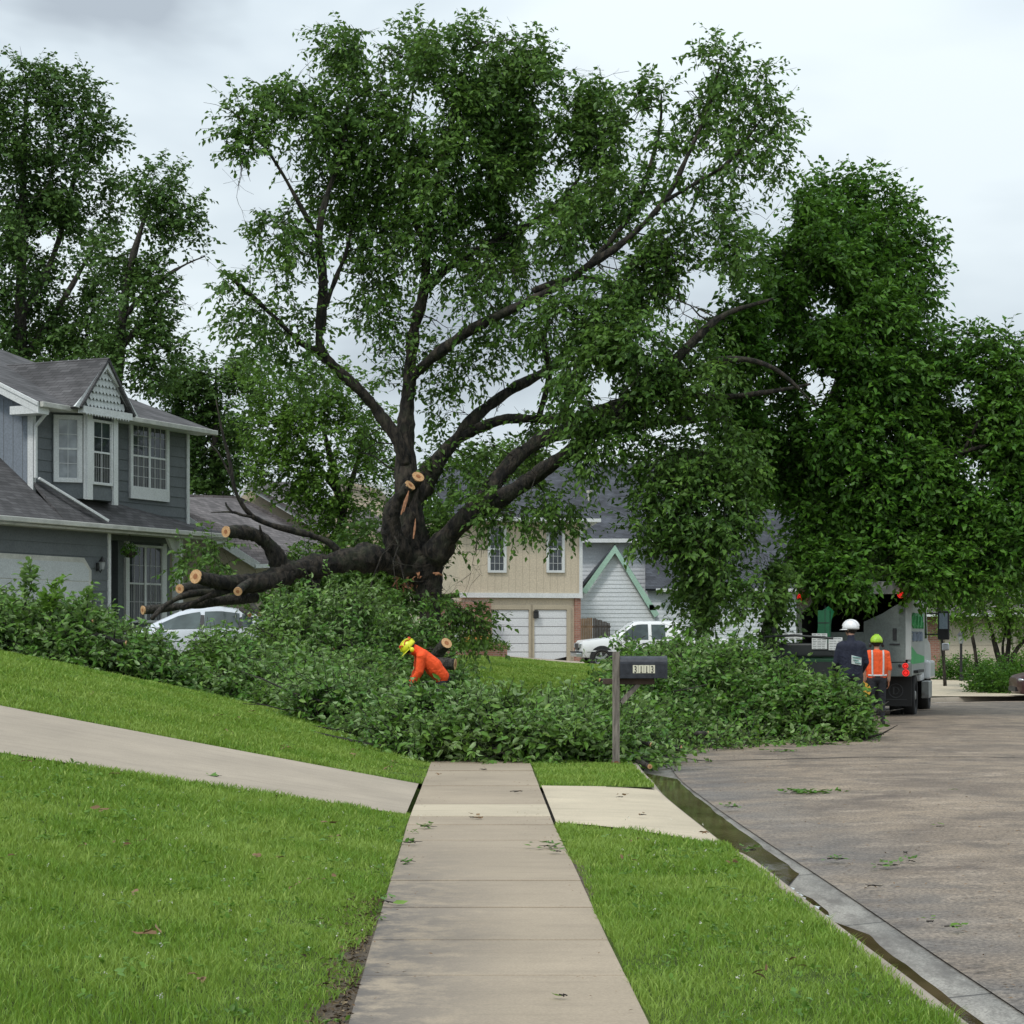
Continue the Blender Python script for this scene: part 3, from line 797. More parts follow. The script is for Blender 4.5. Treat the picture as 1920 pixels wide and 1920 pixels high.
# bay window
def bayp(px, w_): return (G.x(px, w_), w_)
A_, B_, Cc, D_ = bayp(97, W1), bayp(163, .34), bayp(214, .34), None
D_ = (Cc[0] + (B_[0] - A_[0]), W1)
zb0 = G.q(190, 938, .34)[1]; zb1 = zu - .12
by = MB(); by.slab([(A_[0], A_[1], zb0), (B_[0], B_[1], zb0), (Cc[0], Cc[1], zb0), (D_[0], D_[1], zb0)], -(zb1 - zb0 + .05), (0, 0, 1))
bay = by.build('bay_wall', SIDE_GREY, ge)
def face_win(p, q_, z0, z1, inset0, inset1, **k):
    p = Vector((*p, 0)); q_ = Vector((*q_, 0)); d = (q_ - p).normalized(); n_ = Vector((-d.y, d.x, 0)); L = (q_ - p).length
    M = Matrix((d, n_, Vector((0, 0, 1)))).transposed().to_4x4(); M.translation = p
    return window(ge, inset0, L - inset1, z0, z1, 0, M=M, **k), M, L
zw0, zw1 = G.q(130, 905, .7)[1], G.q(130, 779, .7)[1]
_, M1, L1 = face_win(A_, B_, zw0, zw1, .04, .12, trim=.12, cols=2, rows=2, blind=0, glass=glassmat('glass_pale', (.14, .155, .165)))
_, M2, L2 = face_win(B_, Cc, zw0 - .02, zw1 - .06, .16, .14, trim=.07, cols=2, rows=2, blind=.5)
cb_ = MB()
cb_.box(-.1, .14, -.09, .0, zb0 - .02, zb1, M2); cb_.box(L2 - .13, L2 + .06, -.09, .0, zb0 - .1, zb1, M2); cb_.box(L1 - .1, L1 + .0, -.085, .0, zb0, zb1, M1)
cb_.build('bay_post', TRIM_W, ge)
ap = MB(); ap.box(.14, L2 - .13, -.03, 0, zb0, zw0 - .1, M2); ap.build('bay_apron', SIDE_GREY, ge)
# gabled pediment of the bay
xa, xb = G.x(152, .1), G.x(244, .1); zp0 = G.q(200, 770, .1)[1]; xm = (xa + xb) / 2; zpk = G.q(198, 674, .1)[1]
pd = MB(); pd.slab([(xa + .14, .16, zp0), (xb - .14, .16, zp0), (xm, .16, zpk - .2)], .1, (0, -1, 0))
ped = pd.build('gable', plain('gable_shadow_grey', (.22, .235, .23), .7, .1, 3), ge)
sc_ = MB()
for k in range(7):                      # rows of fish-scale shingles
    z = zp0 + .04 + k * .19; half = (xm - xa - .2) * (1 - (z - zp0) / (zpk - zp0)) - .04
    if half < .08: break
    x = xm - half
    while x < xm + half - .06:
        sc_.add([(x, .15, z + .21), (x + .15, .15, z + .21), (x + .15, .115, z + .06), (x + .10, .105, z), (x + .05, .105, z), (x, .115, z + .06)], [(0, 1, 2, 3, 4, 5)]); x += .155
sc_.build('scale_shingle', plain('scale_white', (.52, .55, .54), .6, .1, 3), ped, recalc=False)
rk = MB()
for sx, x_ in ((-1, xa), (1, xb)):
    a = Vector((x_ + sx * .1, .05, zp0 - .05)); b_ = Vector((xm, .05, zpk)); n_ = Vector((0, -1, 0)); up = (b_ - a).normalized().cross(n_)
    up = up if up.z > 0 else -up
    rk.slab([a, b_, b_ - Vector((0, 0, .24)), a - Vector((-sx * .22, 0, -.02))], .06, (0, -1, 0))
rk.box(xa + .0, xb - .0, .02, .2, zp0 - .16, zp0 + .02)
rk.build('rake_board', TRIM_W, ge)
dr = MB(); dr.box(xa + .08, xb - .08, .016, .03, zp0 - .165, zp0 - .14)
for k in range(16):
    x = xa + .1 + k * (xb - xa - .2) / 16; dr.add([(x, .015, zp0 - .15), (x + .075, .015, zp0 - .15), (x + .037, .015, zp0 - .23)], [(0, 1, 2)])
dr.build('scallop_trim', TRIM_W, ge, recalc=False)
rf = MB(); yb = W1 + 2.3
zv = zp0 + .02
rf.slab([(xa - .14, 0, zv - .04), (xm, 0, zpk + .05), (xm, yb + .2, zpk + .05), (xa - .14, W1 + .1, zv - .04)], .07)
rf.slab([(xm, 0, zpk + .05), (xb + .14, 0, zv - .04), (xb + .14, W1 + .1, zv - .04), (xm, yb + .2, zpk + .05)], .07)
rf.build('dormer_roof', ROOF_GREY, ge)
# wide double window on the upper wall
x0, x1 = G.x(240, W1), G.x(313, W1); z1 = G.q(276, 792, W1)[1]; z0 = G.q(276, 938, W1)[1]
window(ge, x0, x1, z0 + .22, z1, W1 - .025, trim=.13, cols=3, rows=3, halves=2, blind=.48, sill=.22)
# lower roof: rises from the gutter to the upper wall, wide at the garage end
lr = MB()
pL = (xL, 0, zg); pR = (xr + .5, 0, zg)
lr.slab([(xc, -.05, zg), (xr + .5, -.05, zg), (xr + .5, W1, zr_ + .12), (xc, W1, zl + .15)], .08)
k_ = (zl + .15 - zg) / (W1 + .05)
lr.slab([(xL, -.05, zg), (xc, -.05, zg), (xc, 6, zg + 6.05 * k_ * .8), (xL, 6, zg + 6.05 * k_ * .8)], .08)
lr.build('lower_roof', ROOF_GREY, ge)
gt = MB(); gt.box(xL, xr + .62, -.17, -.03, zg - .13, zg + .0); gt.build('gutter', TRIM_DIRTY, ge, bevel=.02)
fs_ = MB(); fs_.box(xL, xr + .5, -.03, .5, zg - .2, zg - .14); fs_.build('soffit', TRIM_DIRTY, ge)
# downpipe across the roof
dp = MB(); q1 = Vector((xc + .02, W1 - .5, zu - .22)); q2 = Vector((xc + .02, W1 - .1, zu - .6)); q3 = Vector((xc + .02, W1 - .1, zl + .2)); q4x, q4z = G.q(199, 966, .05)
q3b = Vector((xc + .06, W1 - .16, zl + .2))
dp.bar(q1, q2, .085, .07); dp.bar(q2 + Vector((0, 0, .03)), q3, .085, .07); dp.bar(q3b, (q4x, -.02, zg + .09), .10, .075)
dp.build('downpipe', TRIM_W, ge, bevel=.015)
# garage front
xg1 = G.x(203, .45); zb = -.4
lap('garage_wall', [(xL, zb), (xg1, zb), (xg1, zg - .15), (xL, zg - .15)], .45, .30, SIDE_GREY, ge)
gb = MB(); gb.box(xL, xg1, .61, 6, zb, zg - .1); gb.build('garage_body', SIDE_GREY, ge)
cbd = MB(); cbd.box(xg1 - .06, xg1 + .06, .40, .55, zb, zg - .15); cbd.build('corner_board', TRIM_W, ge)
xd0, xd1 = G.x(-130, .42), G.x(171, .42); zd = G.q(90, 1042, .42)[1]; ch = .32
dm = MB(); dm.slab([(xd0, .41, zb), (xd1 - .0, .41, zb), (xd1, .41, zd - ch), (xd1 - ch, .41, zd), (xd0 + ch, .41, zd), (xd0, .41, zd - ch)], .03, (0, -1, 0))
gd = dm.build('garage_door', TRIM_DIRTY, ge)
dm = MB(); t_ = .12
nr_ = 5
for k in range(nr_):
    za = zb + (zd - t_ - zb) * k / nr_ + .012; zc = zb + (zd - t_ - zb) * (k + 1) / nr_ - .012
    if k < nr_ - 1: dm.slab([(xd0 + t_, .40, za), (xd1 - t_, .40, za), (xd1 - t_, .40, zc), (xd0 + t_, .40, zc)], .02, (0, -1, 0))
    else: dm.slab([(xd0 + t_, .40, za), (xd1 - t_, .40, za), (xd1 - t_, .40, zc - ch * .6), (xd1 - t_ - ch * .8, .40, zc), (xd0 + t_ + ch * .8, .40, zc), (xd0 + t_, .40, zc - ch * .6)], .02, (0, -1, 0))
dm.build('door_panel', plain('garage_door_grey', (.52, .55, .56), .6, .05, 2), gd, bevel=.008)
# wall lantern beside the door
lx, lz = G.q(190, 1062, .3)
la = MB(); la.tube([(lx, .43, lz - .02), (lx, .33, lz - .16), (lx, .27, lz - .05)], .018, 6); la.box(lx - .05, lx + .05, .40, .43, lz - .12, lz + .1)
lan = la.build('wall_lantern', IRON, ge)
la = MB(); la.tube([(lx, .27, lz - .08), (lx, .27, lz + .12)], [.055, .085], 6); la.build('lantern_glass', plain('lantern_glass', (.35, .37, .38), .15, .1, 5), lan)
la = MB(); la.tube([(lx, .27, lz + .12), (lx, .27, lz + .16), (lx, .27, lz + .27)], [.11, .08, .01], 8); la.build('lantern_cap', IRON, lan)
# recessed entry front
W2 = 1.7
lap('entry_wall', [(xg1, zb), (xr + .1, zb), (xr + .1, zg - .15), (xg1, zg - .15)], W2, .29, SIDE_GREY, ge)
x0, x1 = G.x(237, W2 - .3), G.x(302, W2 - .3); z1 = G.q(270, 1022, W2 - .3)[1]
eb = MB(); eb.box(x0 - .4, x1 + .45, W2 - .3, W2 - .02, zb, zg - .2); eb.build('entry_bay', SIDE_GREY, ge)
window(ge, x0 - .02, x1 + .02, z1 - 2.2, z1, W2 - .31, trim=.07, cols=3, rows=2, halves=2, blind=.5)
cbd = MB()
for px_ in (236, 306):
    x = G.x(px_, W2 - .3); cbd.box(x - .1, x + .07, W2 - .38, W2 - .25, zb, zg - .2)
cbd.build('corner_board', TRIM_W, ge)
po = MB(); xp = G.x(331, .55); po.box(xp - .11, xp + .11, .4, .62, zb, zg - .14)
po.slab([(xp - .11, .5, zg - .16), (xp - .55, .5, zg - .16), (xp - .11, .5, zg - .75)], .08, (0, -1, 0))
po.build('porch_post', TRIM_W, ge)
dp = MB(); x = xr + .55; dp.bar((x, -.1, zg - .1), (x + .05, .5, zg - .5), .075, .06); dp.build('downpipe', TRIM_DIRTY, ge)

# ================= tan house behind the grey one =================
TB = empty('tan_house', P(480, 1190, 66) * 1.0, 0, 'tan gabled house with brown shingles and white rakes just behind the grey house', 'house')
TB.location = (0, 0, 0)
def wpoly(mb, pts, th=.15, d=(0, -1, 0)): mb.slab([P(*p) for p in pts], th, d)
b_ = MB(); wpoly(b_, [(300, 1140, 62), (480, 1140, 62), (480, 1062, 62), (300, 955, 62)], 6); b_.build('garage_gable', SIDE_TAN2, TB)
b_ = MB(); b_.slab([P(290, 925, 68), P(447, 930, 68), P(600, 1008, 68), P(600, 1050, 63), P(487, 1060, 61.7), P(290, 930, 61.7)][::-1], .12)
b_.build('roof', ROOF_BROWN, TB)
b_ = MB(); b_.slab([P(300, 934, 61.6), P(488, 1056, 61.6), P(476, 1064, 61.6), P(300, 952, 61.6)], .08, (0, -1, 0)); b_.build('rake_board', TRIM_W, TB)
b_ = MB(); b_.bar(P(478, 1062, 61.6), P(600, 1056, 63), .13, .12); b_.build('gutter', TRIM_W, TB)
b_ = MB(); wpoly(b_, [(446, 1100, 68.3), (600, 1100, 68.3), (600, 990, 68.3), (469, 912, 68.3), (446, 928, 68.3)], 6); b_.build('main_gable', SIDE_TAN, TB)
b_ = MB(); b_.slab([P(468, 903, 67.9), P(606, 986, 67.9), P(600, 998, 67.9), P(468, 919, 67.9), P(450, 933, 67.9), P(446, 924, 67.9)], .1, (0, -1, 0)); b_.build('rake_board', TRIM_W, TB)
b_ = MB(); b_.slab([P(466, 904, 67.8), P(608, 988, 67.8), P(640, 980, 76), P(545, 903, 76)], .12, (0, 0, 1)); b_.build('roof', ROOF_BROWN, TB)
b_ = MB(); wpoly(b_, [(625, 1130, 73), (760, 1130, 73), (760, 960, 73), (712, 914, 73), (625, 890, 73)], 5); b_.build('rear_wall', SIDE_TAN, TB)
b_ = MB(); b_.slab([P(620, 884, 72.7), P(714, 908, 72.7), P(768, 956, 72.7), P(762, 966, 72.7), P(712, 918, 72.7), P(620, 894, 72.7)], .1, (0, -1, 0)); b_.build('rake_board', TRIM_W, TB)
b_ = MB(); b_.slab([P(640, 960, 70), P(690, 955, 72.5), P(760, 1005, 72.5), P(742, 1012, 70)], .12, (0, 0, 1)); b_.build('roof', ROOF_BROWN, TB)

# ================= tan two storey house in the middle =================
A2 = R(16)
T = Frame('tan_townhouse', ((905 - 960) / FPX * 84.5, 84.5, .45), A2, 'tan two storey house with two white garage doors behind the lawn', 'house')
te = T.e
xr = T.x(1090); zt = T.q(1000, 972)[1]; zb1 = T.q(1000, 1112)[1]; zc1 = T.q(1000, 1121)[1]; xl = T.x(862)
b_ = MB(); b_.box(xl, xr, 0, 9, zb1, zt); uw = b_.build('upper_wall', SIDE_TAN, te)
grooves((xl, xr, zb1, zt), 0, uw, .3, plain('groove_tan', (.44, .375, .285), .8, .1, 3))
b_ = MB(); b_.box(xl - .02, xr + .04, -.06, .02, zc1, zb1); b_.box(xr - .1, xr + .04, -.05, .1, zb1, zt); b_.build('trim_band', TRIM_W, te)
b_ = MB(); b_.box(xl, xr - .05, .12, 9, -.5, zc1 - .002); b_.build('lower_wall', SIDE_TAN, te)
b_ = MB(); b_.box(T.x(1078), xr - .02, .02, .16, -.5, zc1 - .01); b_.build('brick_pier', BRICK, te)
for (pa, pb, tilt) in ((922, 991, 0), (1001, 1062, .14)):
    x0, x1 = T.x(pa, .08), T.x(pb, .08); zd = T.q((pa + pb) / 2, 1143, .08)[1]; z0 = T.q((pa + pb) / 2, 1238, .08)[1]
    b_ = MB(); b_.box(x0 - .16, x0, .0, .12, -.4, zd + .2); b_.box(x1, x1 + .16, .0, .12, -.4, zd + .2); b_.box(x0, x1, .0, .12, zd, zd + .2); b_.build('door_frame', plain('frame_tan', (.44, .38, .28), .7, .1, 2), te)
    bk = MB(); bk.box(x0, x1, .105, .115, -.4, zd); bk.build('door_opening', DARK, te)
    dd = MB(); nr_ = 6
    for k in range(nr_):
        za = z0 + (zd - z0) * k / nr_; zc = z0 + (zd - z0) * (k + 1) / nr_ - .02
        sk = tilt if k == 0 else 0
        dd.slab([(x0, .05, za - sk), (x1, .05, za + sk), (x1, .05, zc), (x0, .05, zc)], .04, (0, -1, 0))
    o_ = dd.build('garage_door', DOOR_W, te, bevel=.01)
    if tilt: o_['label'] = 'crooked garage door hanging open at its foot'
fx = T.x(1005, -.06); b_ = MB(); zq = T.q(1005, 1152, -.06)[1]; b_.box(fx - .1, fx + .1, -.12, .0, zq - .16, zq + .12); b_.tube([(fx, -.06, zq + .12), (fx, -.06, zq + .2)], [.13, .02], 6); b_.build('wall_lantern', IRON, te)
for pa, pb in ((914, 949), (1024, 1058)):
    x0, x1 = T.x(pa), T.x(pb); zz0, zz1 = T.q((pa + pb) / 2, 1074)[1], T.q((pa + pb) / 2, 985)[1]
    window(te, x0, x1, zz0, zz1, -.01, trim=.1, cols=3, rows=3, blind=0)
b_ = MB(); b_.slab([(xl - .5, -.5, zt), (xr + .55, -.5, zt), (xr + .55 - 3, 4.2, zt + 2.4), (xl - .5, 4.2, zt + 2.4)], .12, (0, -.45, .9))
b_.slab([(xr + .55, -.5, zt), (xr + .55, 9.4, zt), (xr + .55 - 3, 4.6, zt + 2.4)], .12, (.6, 0, .8))
b_.build('roof', ROOF_DARK, te)
b_ = MB(); b_.box(xl - .5, xr + .66, -.62, -.48, zt - .14, zt + .0); b_.box(xr + .52, xr + .66, -.48, 9, zt - .14, zt); b_.box(xl, xr + .5, -.5, .0, zt - .18, zt - .12)
b_.bar((xr + .5, -.45, zt - .14), (xr + .06, -.02, zt - .45), .09, .08); b_.build('gutter', TRIM_W, te)
# brick entrance wing at the left of the doors
xw0, xw1 = T.x(850, -.6), T.x(930, -.6); zw = T.q(880, 1128, -.6)[1]
b_ = MB(); b_.box(xw0 - 1, xw1 - .2, -.6, .1, -.5, zw); b_.build('brick_wall', BRICK, te)
b_ = MB(); xs0, xs1 = T.x(922, -1.6), T.x(951, -1.6); b_.box(xs0, xs1, -1.6, -.4, -.5, T.q(935, 1205, -1.6)[1]); b_.build('brick_planter', BRICK, te)
b_ = MB(); xa, xb = T.x(868, -.66), T.x(885, -.66); b_.box(xa, xb, -.66, -.6, T.q(876, 1200, -.66)[1], T.q(876, 1172, -.66)[1]); b_.build('wall_panel', TRIM_DIRTY, te)
b_ = MB(); xa, xb = T.x(853, -.66), T.x(862, -.66); b_.box(xa, xb, -.64, -.6, T.q(857, 1215, -.66)[1], T.q(857, 1165, -.66)[1]); b_.build('door', TRIM_W, te)

# ================= white house with green trimmed gable =================
WH = Frame('white_house', ((1086 - 960) / FPX * 93, 93, .4), 0, 'white clapboard house with a green trimmed gable and dark blue roof', 'house')
we = WH.e; q = WH.q
x0, x1 = q(1086, 1190)[0], q(1228, 1190)[0]; pk = q(1153, 1030); el = q(1094, 1103); er = q(1226, 1141)
lap('gable_wall', [(x0, -.5), (x1, -.5), (x1, er[1]), pk, (x0, el[1] - .2)], 0, .19, SIDE_WHITE, we)
b_ = MB()
for a, c in ((q(1090, 1108, -.2), q(1153, 1022, -.2)), (q(1236, 1152, -.2), q(1153, 1022, -.2))):
    b_.slab([(a[0], -.3, a[1]), (c[0], -.3, c[1]), (c[0], -.3, c[1] - .36), (a[0] + (.22 if a[0] < c[0] else -.22), -.3, a[1] - .14)], .08, (0, -1, 0))
b_.build('rake_board', TRIM_GREEN, we)
b_ = MB(); a, c, d = q(1090, 1108, -.2), q(1153, 1020, -.2), q(1236, 1152, -.2)
b_.slab([(a[0] - 1, -.2, a[1] - .9), (c[0], -.2, c[1]), (c[0], 7, c[1]), (a[0] - 1, 7, a[1] - .9)], .1, (-.7, 0, .7)); b_.slab([(c[0], -.2, c[1]), (d[0], -.2, d[1]), (d[0], 7, d[1]), (c[0], 7, c[1])], .1, (.7, 0, .7)); b_.build('gable_roof', ROOF_DARK, we)
zz = q(1300, 1104, 1.2)[1]
lap('main_wall', [(x1 - .3, -.5), (q(1540, 1190, 1.2)[0], -.5), (q(1540, 1190, 1.2)[0], zz), (x1 - .3, zz)], 1.2, .19, SIDE_WHITE, we)
b_ = MB(); b_.slab([(q(1210, 1104, .8)[0], .8, zz), (q(1548, 1104, .8)[0], .8, zz), (q(1520, 955, 5.2)[0], 5.2, q(1500, 955, 5.2)[1]), (q(1210, 955, 5.2)[0], 5.2, q(1500, 955, 5.2)[1])], .12, (0, -.6, .8)); b_.build('roof', ROOF_DARK, we)
b_ = MB(); b_.box(q(1230, 1100, .7)[0], q(1550, 1100, .7)[0], .62, .8, zz - .15, zz); b_.build('gutter', TRIM_W, we)
# tall rear block
z1 = q(1100, 1012, 3)[1]; xa, xb = q(1040, 1000, 3)[0], q(1236, 1000, 3)[0]
lap('rear_wall', [(xa, 0), (xb, 0), (xb, z1), (xa, z1)], 3, .19, SIDE_WHITE, we)
b_ = MB(); b_.slab([(xa - .4, 2.5, z1), (xb + .5, 2.5, z1), (xb + .5, 8.5, q(1150, 868, 8.5)[1]), (xa - .4, 8.5, q(1150, 868, 8.5)[1])], .12, (0, -.6, .8)); b_.build('rear_roof', ROOF_DARK, we)
b_ = MB(); b_.box(xa - .4, xb + .5, 2.3, 2.5, z1 - .16, z1 + .02); b_.build('gutter', TRIM_W, we)
lap('side_wall', [(xb - .3, 0), (xb + 4.2, 0), (xb + 4.2, q(1300, 1010, 3.4)[1]), (xb + 2.2, q(1300, 890, 3.4)[1]), (xb - .3, q(1300, 960, 3.4)[1])], 3.4, .19, SIDE_WHITE, we)
b_ = MB(); vp = q(1105, 936, 5.5); b_.tube([(vp[0], 5.5, vp[1] - .3), (vp[0], 5.5, vp[1] + .35)], .09, 10); b_.tube([(vp[0], 5.5, vp[1] + .3), (vp[0], 5.5, vp[1] + .42)], .14, 10); b_.build('vent_pipe', plain('vent_metal', (.6, .58, .5), .35, .1, 4, metal=.6), we)
b_ = MB(); vp = q(1221, 1134, -.1); b_.box(vp[0] - .1, vp[0] + .2, -.3, .0, vp[1] - .25, vp[1]); b_.build('flood_lamp', plain('lamp_grey', (.35, .37, .4), .4, .1, 4), we)
window(we, q(1268, 1, 3.4)[0], q(1300, 1, 3.4)[0], q(1, 1080, 3.4)[1], q(1, 1040, 3.4)[1], 3.37, trim=.1, cols=2, rows=2)

# board fence between the two houses
fe = empty('wood_fence', (0, 0, 0), 0, 'wooden board fence between the tan house and the white house, half new half weathered', 'fence')
for nm, pa, pb, ya, yb_, mt_, lb in (('fence_panel', 1084, 1111, 88, 88.4, WOOD_FENCE, None), ('fence_panel', 1112, 1144, 88.4, 90.5, WOOD_OLD, 'weathered dark fence panel')):
    b_ = MB(); n_ = 8 if pa < 1100 else 11
    for k in range(n_):
        f0, f1 = k / n_, (k + .88) / n_; y = ya + (yb_ - ya) * f0; tp = 1159 + (10 * f0 if pa > 1100 else 0)
        a = P(pa + (pb - pa) * f0, 1190, y); c = P(pa + (pb - pa) * f1, 1190, y); zt_ = P(0, tp, y).z + random.uniform(-.02, .02)
        b_.box(a.x, c.x, y, y + .03, .2, zt_)
    b_.bar(P(pa, 1175, ya + .1), P(pb, 1175, yb_ + .1), .05, .09); o_ = b_.build(nm, mt_, fe)
    if lb: o_['label'] = lb

# ================= beige garage far right =================
BH = Frame('beige_garage', ((1735 - 960) / FPX * 84, 84, .0), R(-4), 'beige garage with a wide door beyond the truck at the street bend', 'house')
be = BH.e; q = BH.q
xa, xb = BH.x(1738), BH.x(2060); zt = q(1800, 1150)[1]
b_ = MB(); b_.box(xa, xb, .1, 8, -.5, zt); b_.build('wall', SIDE_TAN2, be)
b_ = MB(); b_.box(xa - .02, BH.x(1762), .0, .14, -.5, zt); b_.build('brick_pier', BRICK, be)
b_ = MB(); b_.box(xb - .9, xb, .0, .14, -.5, zt); b_.build('brick_pier', BRICK, be)
b_ = MB(); xd0, xd1 = BH.x(1772, .05), BH.x(1905, .05); zd = q(1830, 1172)[1]
for k in range(5): b_.box(xd0, xd1, .04, .1, -.1 + k * (zd + .1) / 5 + .012, -.1 + (k + 1) * (zd + .1) / 5)
b_.build('garage_door', plain('door_beige', (.52, .45, .36), .6, .05, 2), be)
b_ = MB(); b_.slab([(xa - .6, -.6, zt), (xb + .6, -.6, zt), (xb + .6, 4, zt + 2), (xa - .6, 4, zt + 2)], .15, (0, -.5, .87)); b_.slab([(xa - .6, 8.5, zt), (xa - .6, 4, zt + 2), (xb + .6, 4, zt + 2), (xb + .6, 8.5, zt)], .15, (0, .5, .87)); b_.build('roof', ROOF_BROWN, be)
b_ = MB(); b_.box(xa - .6, xb + .6, -.72, -.58, zt - .14, zt); b_.build('gutter', TRIM_W, be)
# ------------------------------------------------------------------ the split tree
TY = 45.0
tree = empty('storm_damaged_tree', P(800, 1190, TY), 0, 'huge leafy tree split at its fork, one trunk half fallen over the white car', 'tree')
tree.location = (0, 0, 0)
nodes = []
def L_(pts, cut=None, sides=10, Y0=TY, par=None, mat=BARK, name='limb', store=True, knob=.07):
    ws, rs, ob = limb(name, pts, Y0, mat, par or tree, sides, 5, cut, knob)
    if store: nodes.extend(ws[len(ws) // 4:])
    return ob
L_([(812, 1270, 0, 23), (808, 1200, 0, 21), (806, 1140, 0, 20), (803, 1095, 0, 27), (792, 1062, 0, 36), (780, 1040, 0, 30), (770, 1000, 0, 24)], sides=16, name='trunk', store=False)
L_([(778, 1075, 0, 28), (774, 1035, .1, 30), (768, 962, .1, 25), (761, 890, .2, 20), (761, 795, .3, 15), (766, 730, .3, 13), (775, 628, .2, 11), (795, 545, 0, 9), (801, 462, 0, 8), (812, 380, 0, 6), (830, 300, -.2, 5), (850, 210, 0, 3), (880, 100, 0, 1.2)], sides=12)
L_([(760, 870, .1, 13), (747, 828, 0, 12), (713, 778, 0, 11), (680, 737, -.2, 10.5), (630, 690, -.4, 11), (600, 653, -.5, 9.5), (603, 587, -.5, 9), (606, 524, -.6, 8), (598, 445, -.6, 7), (612, 370, -.5, 5), (640, 290, -.3, 4), (655, 180, 0, 1.2)])
L_([(601, 660, -.5, 6), (567, 645, -.8, 5.5), (520, 600, -1.2, 5), (484, 566, -1.4, 4.5), (455, 540, -1.6, 4), (412, 505, -1.8, 1.5)], sides=7)
L_([(605, 585, -.5, 5), (615, 560, -.3, 5), (632, 515, 0, 4.5), (650, 470, .3, 3.5), (668, 380, .6, 2), (690, 300, .8, 1)], sides=7)
L_([(598, 450, -.6, 5), (560, 380, -1, 4), (520, 310, -1.2, 3), (470, 240, -1.4, 1.2)], sides=7)
L_([(768, 712, .3, 11), (790, 690, 0, 10), (822, 662, -.5, 9.5), (880, 620, -1, 9), (963, 578, -1.6, 8), (1047, 537, -2, 7), (1097, 503, -2.2, 8), (1180, 445, -2.4, 6), (1250, 370, -2.4, 5), (1290, 290, -2.2, 4), (1330, 200, -2, 3), (1352, 110, -2, 1.2)])
L_([(1250, 375, -2.4, 5), (1310, 340, -2.8, 4), (1370, 300, -3, 3), (1430, 220, -3, 1.2)], sides=7)
L_([(797, 545, 0, 8), (838, 503, 0, 7), (880, 478, .2, 6), (922, 453, .4, 6), (984, 425, .6, 5), (1060, 370, .9, 4), (1110, 290, 1.2, 1.4)], sides=8)
L_([(800, 460, 0, 6), (760, 380, .5, 5), (745, 300, .8, 4), (770, 200, 1, 2), (780, 120, 1, 1)], sides=7)
L_([(812, 385, 0, 5), (880, 320, .7, 4), (950, 240, 1.2, 3), (990, 120, 1.4, 1)], sides=7)
L_([(772, 960, .2, 20), (796, 905, .4, 18), (822, 862, .6, 15), (859, 820, .8, 13), (901, 774, 1, 11), (963, 728, 1.4, 10), (1030, 690, 1.8, 7), (1090, 620, 2, 4), (1130, 560, 2, 1.5)])
L_([(860, 822, .8, 11), (905, 800, .6, 10), (955, 785, .3, 9), (1047, 787, -.2, 8.5), (1085, 781, -.6, 10), (1160, 755, -1.2, 8), (1260, 735, -1.8, 7), (1340, 745, -2.2, 6), (1440, 735, -2.4, 4), (1520, 720, -2.4, 2)])
L_([(1055, 786, -.2, 7), (1072, 720, .2, 6), (1080, 690, .4, 5), (1110, 640, .6, 3), (1140, 600, .8, 1.4)], sides=7)
L_([(1010, 785, 0, 6), (1030, 700, -.4, 6), (1020, 640, -.6, 5), (1040, 560, -.8, 2)], sides=7)
L_([(800, 1075, 0, 30), (828, 1022, -.4, 25), (880, 966, -.9, 20), (963, 920, -1.5, 16), (1026, 876, -2, 15), (1088, 833, -2.6, 14), (1150, 780, -3, 14), (1230, 715, -3.4, 11), (1290, 650, -3.6, 9), (1355, 592, -3.6, 6), (1450, 560, -3.6, 2)], sides=14)
L_([(890, 958, -.8, 16), (942, 887, -.6, 15), (984, 845, -.4, 14), (1040, 815, 0, 13), (1130, 800, .6, 11), (1240, 790, 1.2, 9), (1330, 780, 1.6, 7), (1431, 736, 1.6, 4), (1530, 690, 1.6, 2)])
L_([(1200, 745, -3, 8), (1278, 707, -3.2, 7), (1364, 674, -3.4, 6), (1450, 690, -3.6, 4), (1530, 760, -3.4, 2)], sides=8)
L_([(1000, 545, -1.8, 7), (1086, 520, -1.2, 6), (1160, 540, -.6, 4), (1230, 560, 0, 2)], sides=7)
L_([(1097, 505, -2.2, 6), (1190, 390, -1.4, 5), (1235, 250, -1, 3), (1240, 170, -1, 1)], sides=7)
# bent stub with two sawn ends
L_([(772, 1060, -.2, 22), (750, 1035, -.5, 20), (735, 1000, -.7, 18), (734, 965, -.8, 17), (746, 935, -.9, 14), (769, 910, -1.1, 10)], cut=1, sides=14, name='stub')
L_([(755, 945, -.6, 13), (770, 920, -.6, 12), (784, 894, -.9, 10.5)], cut=1, name='stub')
# fallen half: heavy limb to the left with sawn forks
fall = L_([(795, 1068, 0, 32), (745, 1056, -.4, 27), (690, 1046, -.8, 23), (630, 1055, -1.2, 21), (575, 1065, -1.6, 19), (540, 1072, -2, 18), (500, 1088, -2.2, 17), (450, 1100, -2.6, 14)], sides=16, name='fallen_limb', store=False, knob=.1)
L_([(548, 1080, -1.9, 18), (527, 1060, -2, 17), (510, 1030, -2.2, 15.5), (490, 1010, -2.4, 14), (462, 999, -2.7, 12.5), (424, 997, -3.2, 11.5)], cut=1, name='stub', store=False, sides=14)
L_([(540, 1078, -2, 15), (500, 1090, -2.4, 14), (455, 1093, -2.8, 15), (410, 1091, -3.4, 13), (367, 1081, -4.0, 10.5)], cut=1, name='stub', store=False, sides=14)
L_([(470, 1090, -3.4, 7), (455, 1100, -4, 7), (446, 1109, -4.4, 7)], cut=1, name='stub', store=False)
L_([(430, 1100, -2, 11), (380, 1100, -2.6, 10), (337, 1104, -3.4, 9.5)], cut=1, name='stub', store=False, mat=BARK_GREY)
